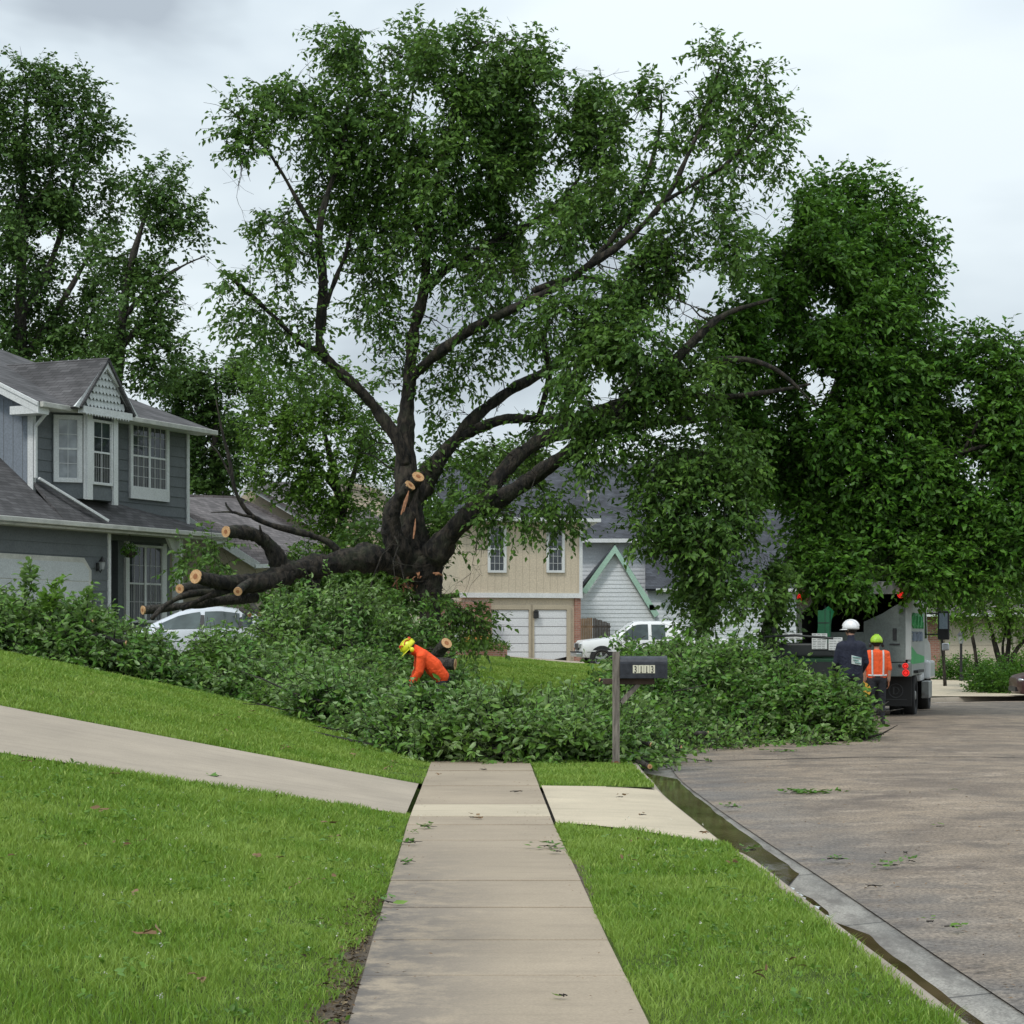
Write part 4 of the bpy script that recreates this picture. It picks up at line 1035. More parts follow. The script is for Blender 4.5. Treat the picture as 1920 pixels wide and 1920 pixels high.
L_([(480, 1120, -2, 9), (400, 1128, -2.8, 9), (330, 1138, -3, 8), (268, 1144, -3.4, 8)], cut=1, name='stub', store=False, mat=BARK_GREY)
L_([(400, 1110, -3, 7), (350, 1115, -3.4, 6), (310, 1135, -3.8, 5), (285, 1160, -4.2, 4)], name='branch', store=False, sides=7)
L_([(440, 1105, -3, 5), (390, 1118, -3.4, 5), (340, 1142, -3.4, 4)], name='branch', store=False, sides=7)
L_([(600, 1060, -1, 12), (594, 1082, -1.3, 10), (585, 1108, -1.6, 9)], name='branch', store=False)
# bare dead branch
L_([(650, 1052, -.8, 6), (620, 1020, -1, 6), (580, 1003, -1.2, 6), (517, 987, -1.6, 5.5), (476, 970, -1.9, 5), (451, 941, -2.1, 4.5), (438, 908, -2.2, 4), (430, 860, -2.2, 3.2), (418, 815, -2.2, 2.5), (405, 750, -2.2, 1)], name='dead_branch', store=False, sides=7)
L_([(478, 970, -1.9, 3.6), (455, 966, -2.1, 3), (434, 960, -2.2, 2.4), (395, 961, -2.4, 1)], name='dead_branch', store=False, sides=6)
L_([(437, 962, -2.2, 2.4), (426, 950, -2.2, 2), (423, 942, -2.2, 1.4)], name='dead_branch', store=False, sides=5)
L_([(438, 905, -2.2, 2.4), (410, 850, -2.1, 1.6), (392, 830, -2, 1)], name='dead_branch', store=False, sides=5)
L_([(504, 1040, -2.2, 7), (492, 1010, -2.5, 5), (487, 985, -2.7, 2.5)], name='dead_branch', store=False, sides=6)
# torn wood at the split
TORN = plain('torn_wood', (.30, .14, .07), .8, .5, 14)
b_ = MB(); rgt = np.random.default_rng(5)
def shard(px, py, dx, dy, w_, dY=-1.3):
    a = P(px, py, TY + dY); c = P(px + dx, py + dy, TY + dY + .1); b_.tube([a, a.lerp(c, .5) + Vector((.01, 0, .02)), c], [w_ * .6, w_, .004], 5, jit=.3)
for k in range(22): shard(735 + rgt.random() * 60, 1076 + rgt.random() * 26, rgt.normal() * 12, rgt.normal() * 14, .012 + .018 * rgt.random(), -.1 - rgt.random() * .5)
for a in ((752, 965, 14, -45, .03), (757, 960, 10, -40, .02), (775, 1010, 4, -38, .025), (812, 1075, 18, 5, .03), (816, 1078, 14, 0, .02), (596, 1075, 0, 16, .02)): shard(*a)
tag(b_.build('torn_wood', TORN, tree), kind='stuff')

MAIN = [  # px, py, rx, ry, dY, weight
 (880, 112, 115, 58, 0, 1.0), (640, 75, 45, 40, 0, .8), (690, 120, 70, 55, .5, .9), (770, 100, 60, 55, 1, 1), (975, 90, 55, 55, .5, .8), (1000, 150, 60, 60, 0, .8), (1100, 140, 50, 35, .5, .5), (1120, 180, 55, 50, .5, .8),
 (560, 160, 45, 45, -.3, .6), (520, 210, 60, 55, -.6, .8), (455, 220, 45, 45, -1, .5), (430, 265, 30, 35, -1, .45), (490, 290, 50, 50, -1, .75), (600, 240, 80, 75, 0, .9), (700, 250, 85, 80, .5, 1.1), (820, 210, 100, 90, 0, 1.1), (930, 200, 90, 80, .8, 1.0),
 (1050, 230, 80, 70, .5, 1.0), (1150, 270, 70, 60, 0, .9), (540, 340, 65, 60, -.8, .8), (460, 340, 25, 20, -1, .3), (640, 350, 70, 60, 0, .9), (740, 350, 90, 75, .8, 1.1), (850, 330, 100, 85, 0, 1.1), (960, 330, 90, 80, 1, 1.1), (1060, 340, 80, 70, 1, 1.0),
 (1180, 370, 80, 60, -1, .85), (510, 420, 60, 55, -1, .65), (570, 450, 50, 45, -.6, .6), (690, 450, 75, 60, .6, .9), (800, 440, 70, 60, 0, .8), (890, 430, 80, 60, .6, .85), (990, 430, 80, 65, .6, .95), (1090, 430, 80, 70, -1.8, 1.0),
 (1200, 200, 40, 45, -1, .6), (1235, 190, 25, 35, -1, .5), (1250, 290, 50, 55, -1.5, .6), (1345, 130, 55, 55, -2, .85), (1300, 200, 50, 50, -2, .7), (1390, 210, 60, 55, -2.4, .85), (1425, 150, 28, 45, -2.6, .55), (1450, 250, 45, 60, -3, .7), (1370, 290, 60, 50, -3, .6), (1300, 330, 50, 40, -2.8, .4), (1470, 320, 30, 35, -3, .35),
 (455, 500, 40, 30, -1.7, .45), (420, 540, 35, 40, -1.8, .5), (470, 580, 45, 35, -1.4, .6), (440, 610, 45, 30, -1.4, .4), (500, 630, 60, 45, -1, .7), (560, 600, 45, 40, -.7, .6), (520, 520, 35, 30, -1.2, .5), (580, 690, 50, 40, -.5, .6),
 (700, 530, 55, 45, .3, .7), (690, 590, 45, 40, .3, .6), (740, 610, 40, 50, .4, .6), (860, 520, 80, 50, 0, .6), (960, 500, 70, 50, -1, .7), (900, 580, 60, 35, -1, .45), (1010, 600, 70, 50, -.6, .7), (830, 700, 50, 40, .4, .4), (800, 640, 40, 40, .3, .4), (880, 690, 50, 50, .8, .5), (940, 640, 55, 45, 1, .55), (730, 700, 30, 40, .4, .4),
 (1060, 590, 70, 55, -2.4, 1.0), (1120, 620, 80, 70, -2.8, 1.1), (1100, 690, 75, 55, -3, 1.0), (1180, 520, 80, 60, -2.5, 1.1), (1260, 500, 90, 60, -2.8, 1.1), (1200, 650, 80, 70, -3.4, 1.1), (1320, 560, 90, 60, -3.2, 1.0), (1150, 740, 80, 55, -3.6, 1.1), (1240, 770, 80, 60, -3.6, 1.0), (1300, 690, 80, 60, -3.4, .9), (1370, 470, 70, 50, -3.2, .9), (1280, 430, 70, 40, -2.6, .7), (1350, 400, 50, 40, -2.8, .5),
 (1090, 800, 50, 40, -2.8, .8), (1140, 825, 75, 40, -3, 1.1), (1110, 880, 32, 28, -3, .8), (1270, 850, 75, 55, -3, 1.1), (1225, 905, 40, 40, -3, .8), (1340, 850, 80, 70, -2.6, 1.1), (1260, 940, 70, 60, -3, 1.0), (1340, 950, 80, 70, -2.8, 1.1), (1200, 990, 35, 40, -3, .7), (1250, 1040, 55, 50, -3, .95), (1330, 1050, 75, 65, -3, 1.1), (1400, 1000, 50, 60, -2.6, .9), (1390, 1080, 65, 60, -2.6, 1.1), (1330, 1120, 60, 45, -3, .9), (1420, 1140, 55, 45, -2.8, 1.0), (1370, 1170, 60, 35, -3, .9), (1430, 1190, 40, 25, -2.8, .9), (1340, 1090, 60, 60, -1.8, 1.5), (1400, 1115, 50, 50, -3.4, 1.4), (1450, 1120, 26, 40, -2.4, 1.2), (1370, 1150, 50, 35, -1.6, 1.3), (1435, 1165, 36, 30, -2, 1.3), (1440, 1050, 24, 40, -2, 1.1), (1300, 1000, 40, 50, -2.4, .7), (1290, 1185, 25, 22, -3, .3),
 (1000, 790, 50, 35, .6, .5), (930, 850, 50, 45, .4, .6), (1000, 870, 45, 35, .2, .5), (960, 960, 65, 35, -1.6, .9), (1040, 950, 55, 32, -2, .9), (1060, 985, 30, 22, -2, .6), (910, 930, 60, 40, -.8, .8),
 (850, 1010, 55, 45, .8, 1.0), (870, 1070, 50, 45, .6, 1.1), (860, 1130, 50, 45, .4, 1.1), (885, 1175, 42, 30, .2, 1.0), (830, 1100, 35, 50, .8, .9), (900, 1040, 20, 25, .4, .5), (680, 830, 30, 40, .8, .3), (850, 880, 60, 60, 1, .6), (840, 760, 50, 40, 1.2, .4), (910, 760, 40, 30, 1.4, .3),
 (640, 1010, 50, 30, .8, .7), (560, 1020, 45, 22, .8, .6), (700, 1000, 50, 35, 1, .7), (800, 1120, 42, 34, -1.3, .8), (742, 1112, 40, 20, -1.5, .7), (725, 1078, 60, 20, 1.4, 2.6), (640, 1088, 60, 20, 1.4, 2.4), (560, 1098, 40, 16, 1.2, 2), (790, 1100, 30, 40, 1.2, 1.6), (600, 1105, 60, 22, 1.2, 1.3), (680, 1098, 70, 30, 1.2, 1.5), (760, 1110, 50, 36, 1.2, 1.5), (530, 1110, 50, 22, 1, 1.2), (690, 1070, 50, 22, 1.4, 1.2), (450, 1118, 50, 12, 1, 1.0), (400, 1030, 40, 26, -2, .8), (350, 1050, 25, 22, -2, .6), (520, 1050, 50, 20, 1.2, .9), (380, 1060, 40, 26, -2.4, .6), (430, 1050, 30, 30, -2, .5)]
rgm = np.random.default_rng(11)
hi = [q_ for q_ in MAIN if True]
_, nA = crown(rgm, tree, hi, TY, 70, LEAF_MAIN, 3, thr=.44, cell=.95, nl=12, L=.75, ll=.15, lw=.08, droop=.7, flat=.7)
branchlets(rgm, 'branch', nodes, hi, TY, BARK, tree, per=4, r0=.035)
print('main leaves', nA)

# ------------------------------------------------------------------ tree over the street (trunk behind its hanging skirt)
SY = 46.0
t2 = empty('street_tree', (0, 0, 0), 0, 'broad dark green tree whose crown hangs low over the tree service truck', 'tree')
nodes2 = []
for nm, pts in (('trunk', [(1440, 1275, 1.5, 17), (1442, 1180, 1.5, 15), (1470, 1080, 1.6, 14), (1510, 980, 1.6, 13), (1540, 880, 1.6, 12), (1560, 760, 1.4, 10), (1590, 640, 1.2, 8), (1600, 500, 1, 5), (1610, 420, 1, 2)]),
                ('limb', [(1505, 1000, 1.6, 10), (1560, 940, .6, 9), (1660, 890, -.4, 7), (1760, 860, -1, 5), (1870, 830, -1.4, 3)]),
                ('limb', [(1520, 880, 1.6, 8), (1500, 780, 1, 7), (1490, 680, .6, 5), (1500, 560, .4, 3)]),
                ('limb', [(1550, 790, 1.4, 7), (1630, 720, 1.6, 6), (1690, 620, 1.6, 4), (1730, 540, 1.6, 2)]),
                ('limb', [(1508, 990, 1.6, 9), (1590, 1010, .4, 7), (1700, 1000, -.6, 5), (1820, 990, -1, 3)]),
                ('limb', [(1800, 860, -1, 4), (1850, 760, -1, 3), (1880, 680, -1, 2), (1900, 630, -1, 1)])):
    ws, rs, ob = limb(nm, pts, SY, BARK, t2, 12 if nm == 'trunk' else 8); nodes2.extend(ws[5:])
STREET = [
 (1550, 370, 60, 45, 1, .8), (1620, 350, 50, 40, 1, .6), (1480, 400, 60, 45, 0, .9), (1570, 440, 90, 60, 0, 1.1), (1660, 420, 75, 55, 1, .9), (1720, 470, 50, 35, 1.2, .6), (1500, 490, 90, 60, -1, 1.1), (1600, 510, 100, 70, 0, 1.1), (1690, 530, 75, 60, 1, .9), (1750, 500, 22, 14, 1.2, .35), (1740, 550, 30, 25, 1.2, .4),
 (1430, 580, 70, 60, -1.4, 1.0), (1520, 590, 90, 70, -1, 1.1), (1620, 610, 95, 75, -.6, 1.2), (1700, 640, 60, 60, .6, 1.0), (1440, 680, 70, 70, -1, 1.0), (1540, 700, 100, 80, -1, 1.2), (1650, 710, 90, 75, -.6, 1.2), (1730, 720, 60, 60, .4, .9), (1450, 790, 60, 60, -.6, .9), (1540, 810, 90, 70, -1, 1.1), (1640, 810, 95, 70, -.8, 1.1), (1740, 800, 75, 65, 0, 1.0),
 (1780, 650, 50, 40, -.5, .6), (1770, 700, 60, 50, -.4, .8), (1830, 710, 50, 45, -1, .6), (1850, 640, 45, 30, -1, .45), (1900, 660, 40, 50, -1, .4), (1910, 740, 40, 50, -1.4, .6), (1840, 790, 60, 55, -1, .7), (1900, 830, 50, 60, -1.4, .8), (1820, 870, 75, 60, -1, .9), (1440, 480, 60, 60, -1, .9), (1880, 700, 60, 50, -1, .8), (1920, 780, 60, 70, -1, 1), (1840, 840, 60, 50, -1, 1), (1900, 900, 60, 60, -1.2, 1.2), (1800, 760, 50, 50, -.5, .8), (1900, 1060, 70, 40, -1.6, 1.1), (1830, 1060, 60, 30, -1.6, 1.1), (1600, 1060, 90, 36, -1.8, 1.4), (1710, 1065, 80, 34, -1.8, 1.3), (1530, 1060, 40, 36, -1.6, 1.2), (1380, 560, 60, 60, -1.5, .9), (1390, 640, 60, 60, -1.5, 1.0), (1390, 720, 60, 60, -1.5, 1.0), (1380, 800, 60, 55, -1, 1.0), (1410, 870, 60, 60, -.6, 1.1), (1480, 870, 50, 50, 0, 1.1), (1520, 950, 36, 50, 0, 1.2), (1530, 1030, 30, 40, 0, 1.0),
 (1540, 900, 70, 60, -.6, 1.2), (1620, 900, 90, 65, -1, 1.2), (1720, 890, 90, 60, -1, 1.2), (1560, 970, 75, 50, -1, 1.3), (1650, 980, 90, 55, -1, 1.3), (1750, 970, 90, 55, -1, 1.3), (1850, 950, 80, 55, -1.4, 1.2), (1920, 930, 40, 60, -1.6, 1.0), (1570, 1040, 70, 40, -1.2, 1.3), (1660, 1050, 85, 45, -1.2, 1.3), (1760, 1050, 80, 40, -1.4, 1.3), (1860, 1030, 80, 45, -1.6, 1.3), (1920, 1010, 40, 45, -1.8, 1.1),
 (1545, 1080, 45, 24, -2.2, 1.1), (1620, 1092, 55, 24, -2.4, 1.2), (1690, 1085, 55, 24, -2.2, 1.1), (1760, 1085, 50, 26, -2, 1.0), (1830, 1090, 50, 24, -2, .8), (1560, 1000, 60, 40, 1.5, 1.2), (1680, 1000, 90, 50, 1.6, 1.2), (1800, 980, 90, 50, 1.6, 1.2), (1640, 1090, 80, 30, 1.6, 1.2)]
rg2 = np.random.default_rng(12)
_, nB = crown(rg2, t2, STREET, SY, 100, LEAF_ROAD, 5, thr=.405, cell=1.0, nl=11, L=.75, ll=.165, lw=.088, droop=.55, flat=.75)
branchlets(rg2, 'branch', nodes2, STREET, SY, BARK, t2, per=3, r0=.03)
print('street leaves', nB)
# thin vine hanging
# ------------------------------------------------------------------ background trees
def bgtree(name, label, Y, blobs, trunkpts, mat, seed, dens=9, ll=.2, lw=.12, thr=.44, L=.9, per=3, bark=BARK_GREY, nl=10, droop=.4, cat='tree'):
    e_ = empty(name, (0, 0, 0), 0, label, cat); rg = np.random.default_rng(seed); nd = []
    for i, p in enumerate(trunkpts):
        ws, rs, ob = limb('trunk' if i == 0 else 'limb', p, Y, bark, e_, 8); nd.extend(ws[3:])
    _, n_ = crown(rg, e_, blobs, Y, dens * 4.2, mat, seed, thr=thr, cell=1.0, nl=nl, L=L, ll=ll, lw=lw, droop=droop)
    branchlets(rg, 'branch', nd, blobs, Y, bark, e_, per=per, r0=.05)
    print(name, n_); return e_
bgtree('tall_tree', 'tallest tree at the left edge, rising behind the grey house roof', 74, [
 (20, 150, 80, 50, 0, .9), (90, 170, 70, 50, 0, .8), (150, 170, 45, 35, 1, .6), (40, 240, 100, 70, 0, 1.1), (150, 240, 60, 60, 1, .8), (190, 260, 45, 45, 1, .6), (20, 340, 90, 80, 0, 1.2), (120, 330, 80, 60, 0, .9), (200, 330, 40, 40, 1, .5), (60, 430, 110, 70, 0, 1.1), (170, 410, 60, 50, 1, .7), (30, 520, 100, 70, 0, 1.1), (130, 510, 80, 60, 0, 1.0), (60, 610, 120, 60, 0, 1.1), (170, 600, 80, 60, 0, 1.1), (100, 680, 120, 40, 0, 1.0), (-40, 600, 60, 80, 0, 1), (215, 350, 30, 20, 1, .3)],
 [[(30, 1150, 0, 18), (32, 900, 0, 16), (36, 700, 0, 13), (40, 500, 0, 10), (45, 300, 0, 6), (50, 160, 0, 2)], [(38, 600, 0, 8), (100, 480, .5, 6), (140, 330, .8, 4), (160, 200, 1, 1.5)], [(36, 690, 0, 8), (120, 560, .5, 5), (200, 420, .8, 2)]], LEAF_BACK, 21, dens=8.5, thr=.47)
bgtree('round_topped_tree', 'tree with a rounded top and one sparse arm reaching right, beside the tallest tree', 70, [
 (300, 340, 60, 38, 0, .9), (345, 380, 40, 45, 0, .8), (270, 410, 60, 50, 0, .9), (340, 450, 50, 40, 0, .55), (230, 480, 60, 55, 0, .9), (300, 500, 60, 35, 0, .45), (360, 500, 35, 28, 0, .4), (250, 560, 70, 50, 0, 1.0), (320, 540, 40, 25, 0, .4), (270, 630, 60, 45, 0, 1.1), (230, 680, 80, 50, 0, 1.1), (300, 700, 50, 45, 0, 1.1), (310, 640, 25, 25, 0, .6), (350, 600, 20, 16, 0, .2)],
 [[(215, 1150, 0, 15), (215, 850, 0, 13), (225, 640, 0, 10), (245, 500, 0, 7), (280, 380, 0, 3)], [(228, 600, 0, 6), (280, 540, 0, 4), (340, 500, 0, 2.4), (385, 480, 0, 1)], [(222, 660, 0, 6), (270, 600, 0, 4), (320, 540, 0, 1.6)]], LEAF_BACK, 22, dens=9)
bgtree('roadside_tree', 'small mid green tree standing between the grey house and the fallen limb', 76, [
 (370, 700, 45, 40, 0, 1), (420, 690, 40, 30, 0, .9), (370, 780, 60, 60, 0, 1.2), (430, 770, 60, 60, 0, 1.2), (380, 860, 60, 60, 0, 1.2), (440, 860, 50, 60, 0, 1.2), (320, 740, 40, 50, 0, 1.1), (360, 920, 60, 30, 0, 1.2), (460, 710, 40, 35, 1, .8), (340, 830, 30, 70, 0, 1.2)],
 [[(400, 1150, 0, 10), (400, 950, 0, 9), (402, 850, 0, 7), (405, 760, 0, 4), (405, 690, 0, 2)]], LEAF_BACK, 23, dens=10)
bgtree('bright_green_tree', 'bright green tree behind the fallen limb, in front of the tan gable', 58, [
 (560, 740, 90, 50, 0, 1.1), (640, 720, 60, 40, 0, .7), (510, 800, 70, 50, 0, 1.1), (600, 810, 90, 60, 0, 1.2), (680, 800, 60, 60, 0, 1.0), (540, 880, 70, 50, 0, 1.1), (630, 890, 80, 60, 0, 1.2), (700, 880, 50, 50, 0, 1.0), (590, 950, 40, 45, 0, .9), (640, 960, 50, 50, 0, 1.0), (700, 940, 40, 30, 0, .6), (560, 930, 30, 30, 0, .6), (650, 1030, 60, 40, 0, 1), (600, 1040, 50, 30, 0, .9), (500, 700, 60, 40, 1, .9), (490, 880, 30, 30, 0, .6)],
 [[(632, 1180, 0, 12), (636, 1050, 0, 10), (640, 960, 0, 8), (620, 860, 0, 6), (600, 780, 0, 3)], [(638, 980, 0, 6), (660, 900, 0, 4.5), (690, 800, 0, 2)], [(630, 920, 0, 5), (580, 850, 0, 4), (540, 790, 0, 1.6)]], LEAF_BRIGHT, 24, dens=11, ll=.15, lw=.085, thr=.42, L=.75, nl=11)
bgtree('rear_tree', 'tree behind the tan two storey house, seen between the low limbs', 104, [
 (880, 900, 60, 50, 0, 1.1), (950, 880, 70, 45, 0, 1.1), (1010, 900, 50, 50, 0, 1.1), (900, 960, 70, 50, 0, 1.1), (980, 950, 70, 50, 0, 1.1), (860, 1010, 60, 60, 0, 1.1), (1040, 900, 40, 40, 0, 1), (800, 960, 60, 70, 0, 1.1), (760, 1010, 60, 70, 0, 1.1)],
 [[(930, 1180, 0, 9), (930, 1000, 0, 7), (935, 900, 0, 3)]], LEAF_BRIGHT, 25, dens=5, ll=.26, lw=.16)
bgtree('ridge_tree', 'pale green tree peeping over the white house roof right of the big hanging branch', 112, [
 (1450, 880, 50, 55, 0, 1), (1450, 950, 60, 50, 0, 1.1), (1400, 930, 50, 50, 0, 1.1), (1340, 890, 60, 50, 0, 1), (1500, 930, 50, 60, 0, 1), (1270, 880, 60, 40, 0, .9)],
 [[(1440, 1180, 0, 8), (1442, 1000, 0, 6), (1448, 880, 0, 2)]], LEAF_BRIGHT, 26, dens=5, ll=.26, lw=.16)
bgtree('yard_tree', 'small multi stemmed tree with light green crown beyond the truck', 64, [
 (1780, 1120, 45, 26, 0, 1), (1830, 1120, 50, 34, 0, 1.1), (1770, 1160, 35, 20, 0, .8), (1850, 1165, 50, 26, 0, 1), (1900, 1130, 50, 45, 0, 1.1), (1900, 1180, 35, 26, 0, .7), (1860, 1090, 50, 30, 1, 1), (1950, 1120, 40, 50, 0, 1), (1740, 1125, 24, 14, 0, .5)],
 [[(1882, 1258, 0, 6), (1870, 1225, 0, 5), (1862, 1195, 0, 4), (1850, 1150, 0, 2)], [(1884, 1258, 0, 5), (1890, 1220, 0, 4.5), (1892, 1180, 0, 3.5), (1890, 1120, 0, 1.5)], [(1886, 1258, 0, 5), (1905, 1220, 0, 4), (1925, 1190, 0, 3), (1940, 1130, 0, 1.4)], [(1883, 1250, 0, 4), (1880, 1210, 0, 3), (1885, 1180, 0, 2.4), (1870, 1130, 0, 1)]], LEAF_PALE, 27, dens=16, ll=.13, lw=.07, thr=.4, L=.55, bark=BARK)
bgtree('slim_tree', 'slim dark trunked tree just right of the truck mirror', 60, [(1750, 1080, 50, 36, 0, 1), (1790, 1060, 50, 36, 0, 1), (1740, 1040, 50, 40, 0, 1)],
 [[(1772, 1286, 0, 3.4), (1768, 1220, 0, 3.2), (1761, 1150, 0, 3), (1756, 1080, 0, 2.4)]], LEAF_ROAD, 28, dens=12, ll=.15, lw=.08, bark=BARK)
bgtree('leaning_slim_tree', 'slim leaning trunk in front of the beige garage door, right of the lamp post', 66, [(1815, 1075, 50, 36, 0, 1), (1860, 1050, 50, 40, 0, 1)],
 [[(1833, 1262, 0, 3.6), (1828, 1220, 0, 3.4), (1820, 1170, 0, 3), (1815, 1090, 0, 2)]], LEAF_ROAD, 29, dens=10, ll=.16, lw=.09, bark=BARK)

# far wood that closes the horizon
def stuffmass(name, boxes, mat, seed, n_per=900, ll=.5, lw=.35, label=None, hexa=False):
    rg = np.random.default_rng(seed); cs = []
    for (x0, x1, y0, y1, z0, z1, k) in boxes:
        cs.append(np.stack([rg.uniform(x0, x1, k), rg.uniform(y0, y1, k), z0 + (z1 - z0) * rg.random(k) ** .8], 1))
    c = np.concatenate(cs); n_ = len(c); d = unit(rg.normal(size=(n_, 3)) + [0, 0, -.3]); nn = unit(rg.normal(size=(n_, 3)) + [0, 0, .6])
    o_ = leaves(name, c, d, nn, rg.uniform(.7, 1.3, n_) * ll, rg.uniform(.7, 1.3, n_) * lw, mat, None, hexa)
    tag(o_, label, None, None, 'stuff'); return o_
bx_ = []
rgf = np.random.default_rng(99)
for k in range(46):
    x = -60 + k * 2.9 + rgf.normal(); h = 6.5 + rgf.random() * 4.0; bx_.append((x - 2.6, x + 2.6, 126, 134, 0, h, 1500))
stuffmass('treeline', bx_, LEAF_BACK, 41, ll=.55, lw=.38)

# ------------------------------------------------------------------ shrubs
def shrub(name, label, c, r, mat, seed, n=500, ll=.1, lw=.06, cat='shrub', group=None):
    e_ = empty(name, c, 0, label, cat, group); rg = np.random.default_rng(seed)
    u = unit(rg.normal(size=(n, 3))); u[:, 2] = np.abs(u[:, 2]); rr = rg.random((n, 1)) ** .35
    p = u * rr * np.array(r) * (1 + .18 * np.sin(u[:, :1] * 7 + u[:, 1:2] * 5)); 
    arr, a, b_ = spray_arrays(rg, p, u, 7, max(r) * .25, ll, lw, .1)
    leaves('foliage', *arr, mat, e_)
    st = MB()
    for k in range(5):
        an = rg.random() * 6.28; st.tube([(0, 0, -.05), (.3 * r[0] * math.cos(an), .3 * r[1] * math.sin(an), r[2] * .4), (.55 * r[0] * math.cos(an), .55 * r[1] * math.sin(an), r[2] * .75)], [.03, .02, .008], 5)
    st.build('stem', BARK, e_); return e_
def at(px, Y, dz=0): x = (px - CX) / FPX * Y; return (x, Y, Hz(x, Y) + dz)
shrub('dark_shrub', 'large dark shrub at the foot of the light green yard tree', at(1885, 61), (1.1, .9, 1.0), LEAF_ROAD, 51, 700)
shrub('low_shrub', 'low green shrub mound left of the dark shrub by the beige garage', at(1845, 62.5), (.5, .4, .45), LEAF_BRIGHT, 52, 250)
shrub('hedge_shrub', 'clipped green hedge below the beige garage door', at(1815, 70), (1.7, .5, .75), LEAF_ROAD, 53, 700)
shrub('corner_shrub', 'bright yellow green shrub at the right edge behind the dark shrub', at(1918, 66), (.7, .6, 1.2), LEAF_PALE, 54, 400)
shrub('bedding_plant', 'low green bedding plants in front of the brick wall of the tan house', at(893, 82, .25), (1.2, .5, .55), LEAF_BRIGHT, 55, 420)
fl = empty('orange_flowers', at(888, 81.3, .25), 0, 'clump of orange day lilies by the brick planter', 'flowers')
b_ = MB()
for k in range(60):
    x, y, z = random.gauss(0, .26), random.gauss(0, .15), .42 + random.gauss(0, .09); a = random.random() * 6.28
    for q_ in range(3): b_.add([(x, y, z), (x + .07 * math.cos(a + q_ * 2.1), y + .07 * math.sin(a + q_ * 2.1), z + .05), (x + .05 * math.cos(a + q_ * 2.1 + .8), y + .05 * math.sin(a + q_ * 2.1 + .8), z + .045)], [(0, 1, 2)])
b_.build('blossom', plain('petal_orange', (.72, .30, .04), .5, .2, 6), fl, recalc=False)
b_ = MB()
for k in range(40):
    a = random.random() * 6.28; x = random.gauss(0, .2); b_.add([(x, 0, 0), (x + .03, 0, 0), (x + .2 * math.cos(a), .2 * math.sin(a), .45)], [(0, 1, 2)])
b_.build('stem', LEAF_BRIGHT, fl, recalc=False)

